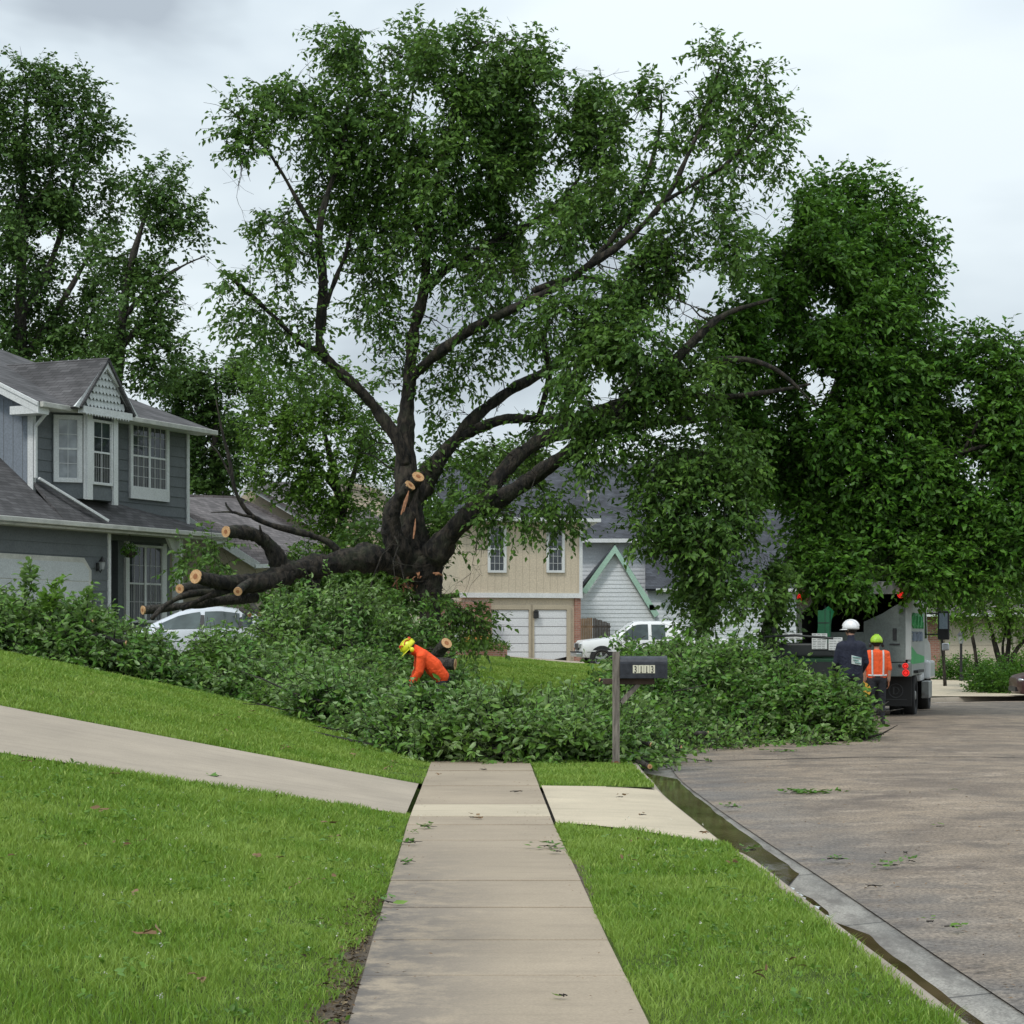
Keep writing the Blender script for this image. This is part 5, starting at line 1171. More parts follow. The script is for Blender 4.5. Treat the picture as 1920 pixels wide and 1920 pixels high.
# ------------------------------------------------------------------ brush piles of cut and fallen branches
def pile(name, label, humps, seed, mat, n_sp=3200, nl=12, ll=.13, lw=.062, nb=60, wood=BARK_GREY, group='heaps of fallen leafy branches'):
    """humps: (x, y, rx, ry, height); sprays lie over the joined humps, thick woody stems run through them"""
    rg = np.random.default_rng(seed); e_ = empty(name, (0, 0, 0), 0, label, 'brush pile', group)
    hs = np.array(humps); A = hs[:, 2] * hs[:, 3]; pk = rg.choice(len(hs), n_sp * 2, p=A / A.sum()); h = hs[pk]
    ang = rg.random(n_sp * 2) * 6.283; rr = np.sqrt(rg.random(n_sp * 2)) * 1.02
    x = h[:, 0] + h[:, 2] * rr * np.cos(ang); y = h[:, 1] + h[:, 3] * rr * np.sin(ang)
    def height(x, y):
        z = np.zeros(len(x))
        for q_ in hs:
            d = ((x - q_[0]) / q_[2]) ** 2 + ((y - q_[1]) / q_[3]) ** 2
            z = np.maximum(z, q_[4] * np.sqrt(np.clip(1 - d, 0, 1)) ** .8)
        return z
    top = height(x, y); vn = VNoise(seed + 1, .55); lump = vn(np.stack([x, y, top], 1)); top = top * (.45 + .95 * lump)
    f = 1 - rg.random(len(x)) ** 2.2 * 1.0
    g0 = H(x, y)[0]; g0 = np.where(kdist(x, y) < 0, kz(y) - .1, g0)
    stick_out = (rg.random(len(x)) < .10) & ((x < -2.7) | (x > .4))
    z = g0 + np.maximum(.04, top * f) + .03 + np.where(stick_out & (top > .3), rg.uniform(.0, .28, len(x)), 0)
    keep = (vn(np.stack([x * 1.7, y * 1.7, z * 1.7], 1)) > .36); p = np.stack([x, y, z], 1)[keep][:n_sp]
    # outward direction: away from hump centre and up
    hx = h[keep][:n_sp]; od = np.stack([(p[:, 0] - hx[:, 0]) / hx[:, 2], (p[:, 1] - hx[:, 1]) / hx[:, 3] - .25, rg.uniform(0, 1.1, len(p))], 1)
    arr, a, b_ = spray_arrays(rg, p, unit(od) + rg.normal(0, .35, (len(p), 3)), nl, .62, ll, lw, .35, .5)
    c = arr[0]; gg = H(c[:, 0], c[:, 1])[0]; gg = np.where(kdist(c[:, 0], c[:, 1]) < 0, kz(c[:, 1]) - .1, gg); c[:, 2] = np.maximum(c[:, 2], gg + .05)
    leaves('foliage', *arr, mat, e_, hexa=True, curl=.14)
    sticks('twigs', a, b_, .008, .004, BARK_GREY, e_)
    # woody stems
    mb = MB()
    for k in range(nb):
        i = rg.integers(len(p)); s_ = Vector(p[i]); s_.z = max(s_.z - .25, float(g0.min()) + .03); an = rg.random() * 6.283; Ln = rg.uniform(.5, 1.25); d = Vector((math.cos(an), math.sin(an) * .6, rg.uniform(-.15, .45)))
        q_ = [s_ + d * Ln * t_ + Vector((rg.normal(), rg.normal(), rg.normal())) * .05 for t_ in (0, .33, .66, 1)]
        for v_ in q_: v_.z = max(v_.z, Hz(v_.x, v_.y) - (.12 if float(kdist(np.array([v_.x]), np.array([v_.y]))[0]) < 0 else 0) + .04)
        r0 = rg.uniform(.012, .035); mb.tube(q_, [r0, r0 * .8, r0 * .55, .005], 6, jit=.08)
    mb.build('branch', BARK_GREY, e_, recalc=False)
    # a few stripped limbs lie on the surface, sawn at one end
    for k in range(max(2, nb // 9)):
        i = int(rg.integers(len(hs))); q0 = hs[i]; cx_, cy_ = q0[0] + rg.normal() * q0[2] * .4, q0[1] - q0[3] * rg.uniform(.2, .7)
        zt_ = float(H(np.array([cx_]), np.array([cy_]))[0][0]) - (.1 if kdist(np.array([cx_]), np.array([cy_]))[0] < 0 else 0) + q0[4] * rg.uniform(.55, .85)
        an = rg.uniform(-.5, .5) + (math.pi if rg.random() < .5 else 0); Ln = min(q0[2] * 1.3, rg.uniform(.6, 1.3)); d = Vector((math.cos(an), math.sin(an) * .4, rg.uniform(-.3, .25))).normalized(); c0 = Vector((cx_, cy_, zt_))
        pts = [c0 + d * Ln * (t_ - .5) + Vector((0, 0, .10 * math.sin(t_ * 4 + k))) + Vector((rg.normal(), rg.normal(), rg.normal())) * .015 for t_ in (0, .25, .5, .75, 1)]
        r0 = rg.uniform(.018, .042); lb_ = MB(); lb_.tube(pts, [r0, r0 * .92, r0 * .8, r0 * .6, r0 * .35], 8, jit=.06)
        for s__ in (1, 2, 3): e2 = pts[s__] + Vector((rg.normal() * .2, rg.normal() * .1 - .05, rg.uniform(.05, .25))); lb_.tube([pts[s__], pts[s__].lerp(e2, .5), e2], [r0 * .4, r0 * .3, .004], 5, cap=False)
        lo_ = lb_.build('stripped_limb', BARK_GREY if k % 3 else BARK, e_, recalc=False)
        cf_ = MB(); dd = (pts[0] - pts[1]).normalized(); cf_.tube([pts[0] - dd * .01, pts[0] + dd * .008], r0 * 1.03, 10); cf_.build('cut_face', CUT, lo_)
    print(name, len(c)); return e_
# centre heap across the sidewalk
pile('brush_pile', 'leafy branch heap blocking the sidewalk behind the mailbox', [
 (-.1, 26.2, 1.1, 1.0, .56), (.55, 26.2, .9, .9, .5), (-.95, 26.4, .75, 1.0, .55), (1.1, 26.6, .5, .8, .45), (-1.4, 27.4, .7, .9, .32), (-.1, 27.4, 1.1, 1.0, .50), (-1.45, 28.8, .7, 1.0, .18), (-2.3, 29.3, .7, .8, .55), (.9, 27.4, .9, .9, .55)], 61, LEAF_PILE, 4200, 12, .115, .055, 70)
# heap on the street by the truck
pile('brush_pile', 'dark leafy branch heap on the road in front of the truck', [
 (3.0, 33.8, 1.2, 1.3, 1.15), (3.9, 33.9, 1.0, 1.3, 1.05), (4.75, 33.6, .85, 1.2, 1.1), (5.25, 33.4, .45, .9, .7), (2.2, 32.5, .8, 1.4, 1.0), (3.6, 35, 1.3, .9, 1.2), (2.6, 35, 1.2, 1, 1.3), (1.9, 30.5, .5, 1.0, .5), (3.0, 35.6, .9, .8, 1.35)], 62, LEAF_PILE2, 5200, 12, .12, .058, 60)
# heap in the middle, around the tree foot
pile('brush_pile', 'largest leafy heap below the split tree, between car and orange worker', [
 (-3.5, 32.3, 1.1, 1.2, .5), (-3.0, 31.3, .7, 1.0, .34), (-3.3, 34.5, 1.2, 1.4, .75), (-4.2, 35.0, .9, 1.2, .5), (-2.9, 37, .8, 1.3, .9), (-3.4, 38.5, 1.5, 1.3, 1.7), (-2.6, 39.5, 1.1, 1.0, 2.0), (-4.1, 39.5, 1.0, 1.1, 1.7), (-1.9, 39.8, .8, .8, 1.8), (-1.25, 40.5, .5, .7, 1.1), (-4.6, 38, .5, .9, .5), (-3.6, 41, 1.3, 1, 2.0)], 63, LEAF_PILE, 6000, 12, .12, .058, 90)
# heap across the yard on the left
pile('brush_pile', 'long leafy heap in front of the grey house garage and the white car', [
 (-8.3, 31.5, 1.0, 1.2, .85), (-7.5, 32.0, .9, 1.2, .72), (-6.8, 32, .9, 1.2, .75), (-6.05, 32.4, .55, 1.1, .68), (-5.5, 32.6, .6, 1.0, .24), (-5.0, 33.0, .7, 1.0, .30), (-4.55, 33.3, .55, 1.0, .72), (-7.5, 34, 1.1, 1.1, .75), (-6.8, 34.4, .6, 1.0, .6), (-9.3, 33, 1.1, 1.3, .9)], 64, LEAF_PILE, 5200, 12, .12, .058, 80)
pile('brush_pile', 'low scatter of wet leafy twigs in the gutter right of the mailbox', [
 (1.62, 26.4, .26, 1.1, .14), (1.85, 28.0, .4, 1.3, .28), (2.5, 30.8, .8, 1.0, .22), (3.6, 31.6, 1.3, .6, .12)], 65, LEAF_PILE2, 260, 10, .1, .055, 2)
# upright sucker shoots standing out of the left heap
for k, (px, py, Y, h_, lb) in enumerate(((105, 1110, 31, .75, 'fallen branch tip with pale fresh leaves sticking up before the garage door'), (60, 1085, 31.5, .6, 'grey green leafy tip rising at the far left of the heap'), (165, 1130, 31, .5, 'short dark leafy tip rising in front of the wall lantern'))):
    e_ = empty('branch_tip', (0, 0, 0), 0, lb, 'branch'); rg = np.random.default_rng(70 + k); a = P(px - 18, py + 60, Y); c = P(px, py - 22, Y)
    mb = MB(); mb.tube([a, a.lerp(c, .5) + Vector((.06, 0, 0)), c], [.016, .01, .004], 6); mb.build('stem', BARK_GREY, e_)
    tt = rg.random(26)[:, None]; pp = np.array(a) + (np.array(c) - np.array(a)) * (.35 + .65 * tt) + rg.normal(0, .05, (26, 3))
    arr, _, _ = spray_arrays(rg, pp, rg.normal(0, .5, (26, 3)) + [0, 0, .6], 5, .16, .13, .07, -.1)
    leaves('foliage', *arr, LEAF_PALE if k == 0 else LEAF_PILE, e_, hexa=True)

# ------------------------------------------------------------------ grass
strip('bare_soil', soil(-1, 6.0, 11.6, .14, 3), SOIL); strip('bare_soil', soil(1, 6.0, 8.2, .06, 4), SOIL); strip('bare_soil', soil(1, 12.2, 14.6, .10, 6), SOIL)
GRASS = leafmat('grass_blade', (.06, .14, .014), (.15, .285, .032), (.36, .47, .11), (.15, .26, .045), back=.3, trans=.3, rough=.5)
nt_ = GRASS.node_tree
def grass(name, x0f, x1f, y0, y1, dens, hgt, wid, seed, mask=None):
    rg = np.random.default_rng(seed); out_ = []
    y = y0
    while y < y1:
        yn = min(y + .5, y1); a, b_ = x0f(y), x1f(y); k = int(dens(y) * (b_ - a) * (yn - y))
        if k > 0: out_.append(np.stack([rg.uniform(a, b_, k), rg.uniform(y, yn, k)], 1))
        y = yn
    p = np.concatenate(out_); 
    if mask is not None: p = p[mask(p[:, 0], p[:, 1])]
    thin = VNoise(seed + 9, .8)(np.stack([p[:, 0], p[:, 1], p[:, 0] * 0], 1)); p = p[rg.random(len(p)) < .72 + .6 * thin]
    z = H(p[:, 0], p[:, 1])[0]; z = np.where(p[:, 0] > swx(p[:, 1]), np.where(p[:, 1] < 31, 0, z), z)
    n_ = len(p); Y = p[:, 1]
    tuft = VNoise(seed + 5, .35)(np.stack([p[:, 0], p[:, 1], z], 1)); big = VNoise(seed + 6, 1.6)(np.stack([p[:, 0], p[:, 1], z], 1))
    h_ = hgt * (0.45 + .9 * tuft + .4 * big) * rg.uniform(.6, 1.25, n_); w_ = np.maximum(wid, Y * .00065) * rg.uniform(.7, 1.3, n_)
    an = rg.random(n_) * 6.283; lean = rg.uniform(.15, .9, n_) * h_; la = rg.random(n_) * 6.283
    base = np.stack([p[:, 0], p[:, 1], z - .01], 1); dx = np.stack([np.cos(an) * w_ / 2, np.sin(an) * w_ / 2, 0 * w_], 1)
    ln = np.stack([np.cos(la) * lean, np.sin(la) * lean, 0 * w_], 1); up = np.stack([0 * h_, 0 * h_, h_], 1)
    v = np.stack([base - dx, base + dx, base + dx * .75 + ln * .3 + up * .6, base - dx * .75 + ln * .3 + up * .6, base + ln + up * .95], 1)
    i = np.arange(n_)[:, None] * 5; f = np.concatenate([i + q_ for q_ in ([0, 1, 2], [0, 2, 3], [3, 2, 4])])
    o_ = mesh_np(name, v.reshape(-1, 3), f, GRASS); tag(o_, kind='stuff'); print(name, n_); return o_
dn = lambda Y: 4300 * min(1, (10.5 / Y) ** 1.35)
fl_ = lambda Y: -.27 * Y - 3.0
ragged = VNoise(77, .18); bare = VNoise(78, .5)
def mL(x, y):
    e_ = swx(y) - .63 - x; n_ = bare(np.stack([x * 1.0, y, x * 0], 1)); bm = (e_ < -.01 + .30 * np.clip(n_ - .35, 0, 1) * sstep(13, 9, y)); return ~bm & (e_ > -.04)
grass('grass', fl_, lambda Y: swx(Y) - .6, 6.8, 18.0, dn, .05, .005, 81, mL)
grass('grass', fl_, lambda Y: swx(Y) - .62, 21.75, 33, lambda Y: 1500 if Y < 27 else 900, .05, .009, 82, lambda x, y: (swx(y) - x > .62))
def mR(x, y):
    e_ = x - swx(y) - .62; n_ = bare(np.stack([x, y, x * 0 + 3], 1)); g_ = np.clip(e_ / (kx_(y) - .1 - swx(y) - .62), 0, 1); return (e_ > .05 * np.clip(n_ - .3, 0, 1) - .02) & (x < kx_(y) - .055) & ((y < 17.12 - 1.55 * g_ ** 1.6 - .02) | (y > 21.4))
def kx_(y): return np.interp(y, KA[:40, 1], KA[:40, 0])
grass('grass', lambda Y: swx(Y) + .6, lambda Y: float(kx_(Y)), 6.8, 17.1, dn, .05, .005, 83, mR)
grass('grass', lambda Y: swx(Y) + .63, lambda Y: float(kx_(Y)), 21.4, 27.5, lambda Y: 1700, .05, .009, 84, mR)
grass('grass', lambda Y: -3.5, lambda Y: min(5.5, float(kx_(Y)) if Y < 52 else 5.5), 44, 76, lambda Y: 520, .08, .022, 85, lambda x, y: kdist(x, y) > .5)
def mF(x, y): return (kdist(x, y) > .5) & ~((x > 11.2) & (x < 15.4 + (y - 57) * .12))
grass('grass', lambda Y: 9, lambda Y: 18, 57.5, 78, lambda Y: 420, .09, .024, 86, mF)
# ------------------------------------------------------------------ vehicles
def paint(name, col, rough=.3, coat=.4, dirt=.12):
    m, t, b, o = newmat(name); v = objco(t)
    sep = t.nodes.new('ShaderNodeSeparateXYZ'); t.links.new(v, sep.inputs[0])
    mr = t.nodes.new('ShaderNodeMapRange'); mr.inputs[1].default_value = .95; mr.inputs[2].default_value = .3; t.links.new(sep.outputs[2], mr.inputs[0])
    d = math_(t, 'MULTIPLY', mr.outputs[0], ramp(t, nz(t, 6, 6, v), [(.35, (.2, .2, .2)), (.65, (1, 1, 1))]))
    c = mixc(t, math_(t, 'MULTIPLY', d, dirt * 4), col, (.16, .14, .12)); c = mixc(t, math_(t, 'MULTIPLY', nz(t, 3, 5, v), dirt), c, (.2, .18, .16))
    t.links.new(c, b.inputs['Base Color']); b.inputs['Roughness'].default_value = rough; b.inputs['Coat Weight'].default_value = coat; b.inputs['Coat Roughness'].default_value = .08
    return m
P_WHITE = paint('paint_white', (.78, .79, .80)); P_SILVER = paint('paint_silver', (.62, .66, .72)); P_DARK = paint('paint_dark_red', (.045, .008, .010), .35, .15, .04); P_TRUCK = paint('paint_truck_white', (.44, .47, .46), .45, .1, .25)
RUBBER = plain('tyre_rubber', (.018, .018, .018), .85, .3, 10); ALLOY = plain('alloy', (.55, .56, .58), .3, .1, 8, metal=.8); CARGLASS = glassmat('car_glass', (.035, .05, .05))
RED_LIT = newmat('lamp_red_lit'); RED_LIT[2].inputs['Base Color'].default_value = (.6, .01, .01, 1); RED_LIT[2].inputs['Emission Color'].default_value = (1, .03, .02, 1); RED_LIT[2].inputs['Emission Strength'].default_value = .8; RED_LIT = RED_LIT[0]
RED = plain('lamp_red', (.35, .01, .01), .2, .1, 5); AMBER = plain('lamp_amber', (.6, .25, .03), .2, .1, 5)
PLASTIC = plain('plastic_black', (.02, .02, .022), .5, .2, 9)

def wheel(root, x, y, r, w_, spokes=6, rimr=.62, side=1, rim=ALLOY):
    """wheel on an axle along local y"""
    we_ = MB(); k = 28; prof_ = [(r * .70, -w_ / 2), (r * .93, -w_ / 2), (r, -w_ * .36), (r, w_ * .36), (r * .93, w_ / 2), (r * .70, w_ / 2), (r * .66, 0)]
    vs = []; fs = []; n_ = len(prof_)
    for i in range(k):
        a = 6.2832 * i / k
        for pr, pw in prof_: vs.append((x + pr * math.cos(a), y + pw, r + pr * math.sin(a)))
    for i in range(k):
        for j in range(n_):
            a, b_ = i * n_ + j, i * n_ + (j + 1) % n_; c, d = ((i + 1) % k) * n_ + j, ((i + 1) % k) * n_ + (j + 1) % n_
            fs.append((a, b_, d, c))
    we_.add(vs, fs); wh = we_.build('wheel', RUBBER, root, smooth=True)
    rm = MB(); yo = y + side * w_ * .34
    rm.tube([(x, y, r), (x, y + side * w_ * .18, r)], r * .68, 24)
    for i in range(spokes):
        a = 6.2832 * i / spokes + .3; rm.bar((x + .05 * math.cos(a), yo, r + .05 * math.sin(a)), (x + r * .66 * math.cos(a), yo, r + r * .66 * math.sin(a)), r * .2, .04, up=(0, 1, 0))
    rm.tube([(x, yo - .02, r), (x, yo + side * .03, r)], r * .2, 14)
    ring = [(x + r * .68 * math.cos(6.2832 * i / 24), yo, r + r * .68 * math.sin(6.2832 * i / 24)) for i in range(25)]
    rm.tube(ring, .022, 6); rm.build('rim', rim, wh)
    return wh

def shell(root, st, mat, name='body', crown_=.02):
    """lofted car body; st: (x, z_sill, z_belt, z_top, half width, half width at the top)"""
    vs = []; fs = []; n_ = 0
    for (x, zs, zb, zt, wb, wt) in st:
        half = [(wb * .80, zs - .02), (wb * .96, zs), (wb * .995, zs + (zb - zs) * .3), (wb, zs + (zb - zs) * .62), (wb * .975, zb), (wt + (wb - wt) * .08, zt - (zt - zb) * .12), (wt * .93, zt - .008), (wt * .5, zt + crown_)]
        ring = [(x, -a, z) for a, z in half] + [(x, a, z) for a, z in half[::-1]]
        n_ = len(ring); vs += ring
    for i in range(len(st) - 1):
        for j in range(n_):
            a = i * n_ + j; b_ = i * n_ + (j + 1) % n_; fs.append((a, b_, b_ + n_, a + n_))
    fs.append(tuple(range(n_))); fs.append(tuple((len(st) - 1) * n_ + j for j in range(n_)))
    o_ = MB().add(vs, fs).build(name, mat, root, smooth=True)
    m_ = o_.modifiers.new('split', 'EDGE_SPLIT'); m_.split_angle = R(38)
    return o_

def st_at(st, x):
    xs_ = [s_[0] for s_ in st][::-1]
    return [float(np.interp(x, xs_, [s_[k] for s_ in st][::-1])) for k in range(1, 6)]

def side_pane(root, st, xs_, side, lo=.05, hi=.09, name='window', mat=None, slant=(0, 0), off=.008):
    """pane set on the slanting cabin side between x positions xs_"""
    b_ = MB(); bot = []; top = []
    for k, x in enumerate(xs_):
        zs, zb, zt, wb, wt = st_at(st, x)
        f = k / (len(xs_) - 1)
        def pt(z): t_ = (z - zb) / max(.05, zt - zb); return wb * .975 + (wt - wb * .975) * min(1, t_) * .96 + off
        z0 = zb + lo; z1 = max(z0 + .01, zt - hi)
        bot.append((x, side * pt(z0), z0)); top.append((x, side * pt(z1), z1))
    pts = bot + top[::-1]; n_ = len(xs_); vs = bot + top
    fs = [(i, i + 1, n_ + i + 1, n_ + i) for i in range(n_ - 1)]
    return MB().add(vs, fs).build(name, mat or CARGLASS, root, recalc=False)

def sedan(name, loc, rz, label, pm, grp=None):
    r_ = empty(name, loc, rz, label, 'car')
    st = [(2.30, .38, .62, .66, .62, .5), (2.2, .25, .68, .74, .80, .66), (1.7, .2, .78, .86, .89, .76), (.95, .2, .88, .96, .915, .76), (.55, .2, .91, 1.16, .92, .68), (.1, .2, .92, 1.36, .92, .63), (-.3, .2, .93, 1.44, .92, .61), (-.8, .2, .94, 1.46, .92, .60), (-1.3, .2, .96, 1.40, .915, .60), (-1.75, .2, .99, 1.25, .90, .63), (-2.05, .25, 1.02, 1.10, .88, .68), (-2.25, .3, .95, 1.03, .83, .68), (-2.32, .4, .80, .9, .76, .62)]
    bd = shell(r_, st, pm)
    for s_ in (-1, 1):
        for a, b_ in ((.62, -.36), (-.46, -1.22), (-1.28, -1.92)):
            side_pane(r_, st, list(np.linspace(a, b_, 7)), s_)
        pl = MB(); 
        for x in (-.41, -1.25):
            zs, zb, zt, wb, wt = st_at(st, x); pl.bar((x, s_ * (wb * .975 + .004), zb + .05), (x, s_ * (wt + .018), zt - .08), .085, .012, up=(0, 1, 0))
        pl.build('pillar', PLASTIC, r_)
        dl = MB()
        for x in (.55, -.42, -1.45): dl.box(x - .006, x + .006, s_ * .917 - .004, s_ * .917 + .004, .32, .88)
        dl.build('door_seam', PLASTIC, r_)
        for x in (-.2, -1.15):
            h = MB(); h.box(x - .1, x + .1, s_ * .925 - .015, s_ * .925 + .015, .80, .83); h.build('handle', PLASTIC if x > -1 else pm, r_, bevel=.005)
        mi = MB(); mi.ell((.5, s_ * 1.03, 1.0), .11, .09, .07, 10, 7); mi.build('mirror', pm, r_, smooth=True)
        for x in (1.4, -1.35):
            wl = MB(); wl.tube([(x, s_ * .60, .34), (x, s_ * .922, .34)], .385, 26); wl.build('wheel_well', PLASTIC, r_)
            wheel(r_, x, s_ * .83, .33, .21, 8, side=s_)
        hl = MB(); hl.ell((2.17, s_ * .62, .62), .12, .2, .07, 10, 6); hl.build('headlight', ALLOY, r_, smooth=True)
        tl = MB(); tl.ell((-2.22, s_ * .66, .88), .1, .18, .07, 10, 6); tl.build('tail_light', RED, r_, smooth=True)
    ws = MB(); ws.add([(.9, -.66, .985), (.9, .66, .985), (.02, .52, 1.385), (.02, -.52, 1.385)], [(0, 1, 2, 3)]); ws.build('windscreen', CARGLASS, r_)
    ws = MB(); ws.add([(-2.0, -.58, 1.155), (-2.0, .58, 1.155), (-1.35, .5, 1.415), (-1.35, -.5, 1.415)], [(0, 3, 2, 1)]); ws.build('rear_window', CARGLASS, r_)
    bp = MB(); bp.box(2.24, 2.34, -.5, .5, .3, .42); bp.build('grille', PLASTIC, r_); 
    return r_
cx = (350 - 960) / FPX * 46
sedan('white_car', (cx, 46, .745), R(180 + 4), 'silver white car buried in branches with the fallen limb resting over it', P_SILVER)
dark = sedan('dark_red_car', ((1908 - 960) / FPX * 57 + 2.3, 57.4, Hz(15, 57) - .13), R(180 - 3), 'dark red car just entering the right edge of the picture', P_DARK)

# ---- white pickup in front of the tan house
def pickup():
    Y = 77.5; x0 = (1083 - 960) / FPX * Y + 2.8
    r_ = empty('pickup_truck', (x0, Y, .30), R(180 + 5), 'white extended cab pickup parked before the tan and white houses', 'pickup')
    st = [(2.82, .55, .82, .98, .86, .72), (2.74, .45, .90, 1.06, .97, .86), (2.2, .42, .98, 1.12, 1.0, .90), (1.52, .42, 1.03, 1.19, 1.0, .88), (1.15, .42, 1.05, 1.48, 1.0, .80), (.84, .42, 1.06, 1.72, 1.0, .76), (.6, .42, 1.06, 1.79, 1.0, .75), (-.75, .42, 1.06, 1.79, 1.0, .75), (-.92, .42, 1.06, 1.70, 1.0, .78), (-.97, .42, 1.06, 1.14, 1.0, .95), (-2.75, .45, 1.06, 1.13, 1.0, .95), (-2.8, .5, 1.0, 1.08, .97, .92)]
    shell(r_, st, P_WHITE)
    for s_ in (-1, 1):
        side_pane(r_, st, list(np.linspace(1.22, .27, 6)), s_, lo=.04, hi=.11); side_pane(r_, st, list(np.linspace(.14, -.38, 4)), s_, lo=.05, hi=.12)
        dl = MB()
        for x in (1.3, .2, -.95): dl.box(x - .008, x + .008, s_ * 1.002 - .004, s_ * 1.002 + .004, .5, 1.05)
        dl.build('door_seam', PLASTIC, r_)
        h = MB(); h.box(.32, .5, s_ * 1.01 - .02, s_ * 1.01 + .02, .93, .98); h.build('handle', PLASTIC, r_)
        mi = MB(); mi.box(1.1, 1.2, s_ * 1.1 - .1, s_ * 1.1 + .1, 1.05, 1.2); mi.build('mirror', PLASTIC, r_, bevel=.03)
        tr_ = MB(); tr_.box(-2.6, 2.6, s_ * 1.004 - .006, s_ * 1.004 + .006, .66, .70); tr_.build('side_moulding', P_WHITE, r_)
        for x in (2.02, -1.6):
            wl = MB(); wl.tube([(x, s_ * .62, .42), (x, s_ * 1.006, .42)], .46, 26); wl.build('wheel_well', PLASTIC, r_)
            wheel(r_, x, s_ * .90, .385, .26, 6, side=s_)
        hl = MB(); hl.box(2.76, 2.86, s_ * .7 - .18, s_ * .7 + .18, .8, .96); hl.build('headlight', ALLOY, r_, bevel=.02)
        tl = MB(); tl.box(-2.83, -2.78, s_ * .88 - .08, s_ * .88 + .08, .7, 1.0); tl.build('tail_light', RED, r_)
    bp = MB(); bp.box(2.78, 2.98, -.98, .98, .46, .62); bp.build('bumper', ALLOY, r_, bevel=.03)
    bp = MB(); bp.box(2.76, 2.99, -.985, .985, .62, .66); bp.build('bumper_strip', PLASTIC, r_)
    g_ = MB(); g_.box(2.8, 2.86, -.5, .5, .72, .96); g_.build('grille', PLASTIC, r_)
    ws = MB(); ws.add([(1.5, -.78, 1.21), (1.5, .78, 1.21), (.8, .66, 1.755), (.8, -.66, 1.755)], [(0, 1, 2, 3)]); ws.build('windscreen', CARGLASS, r_)
    return r_
pickup()

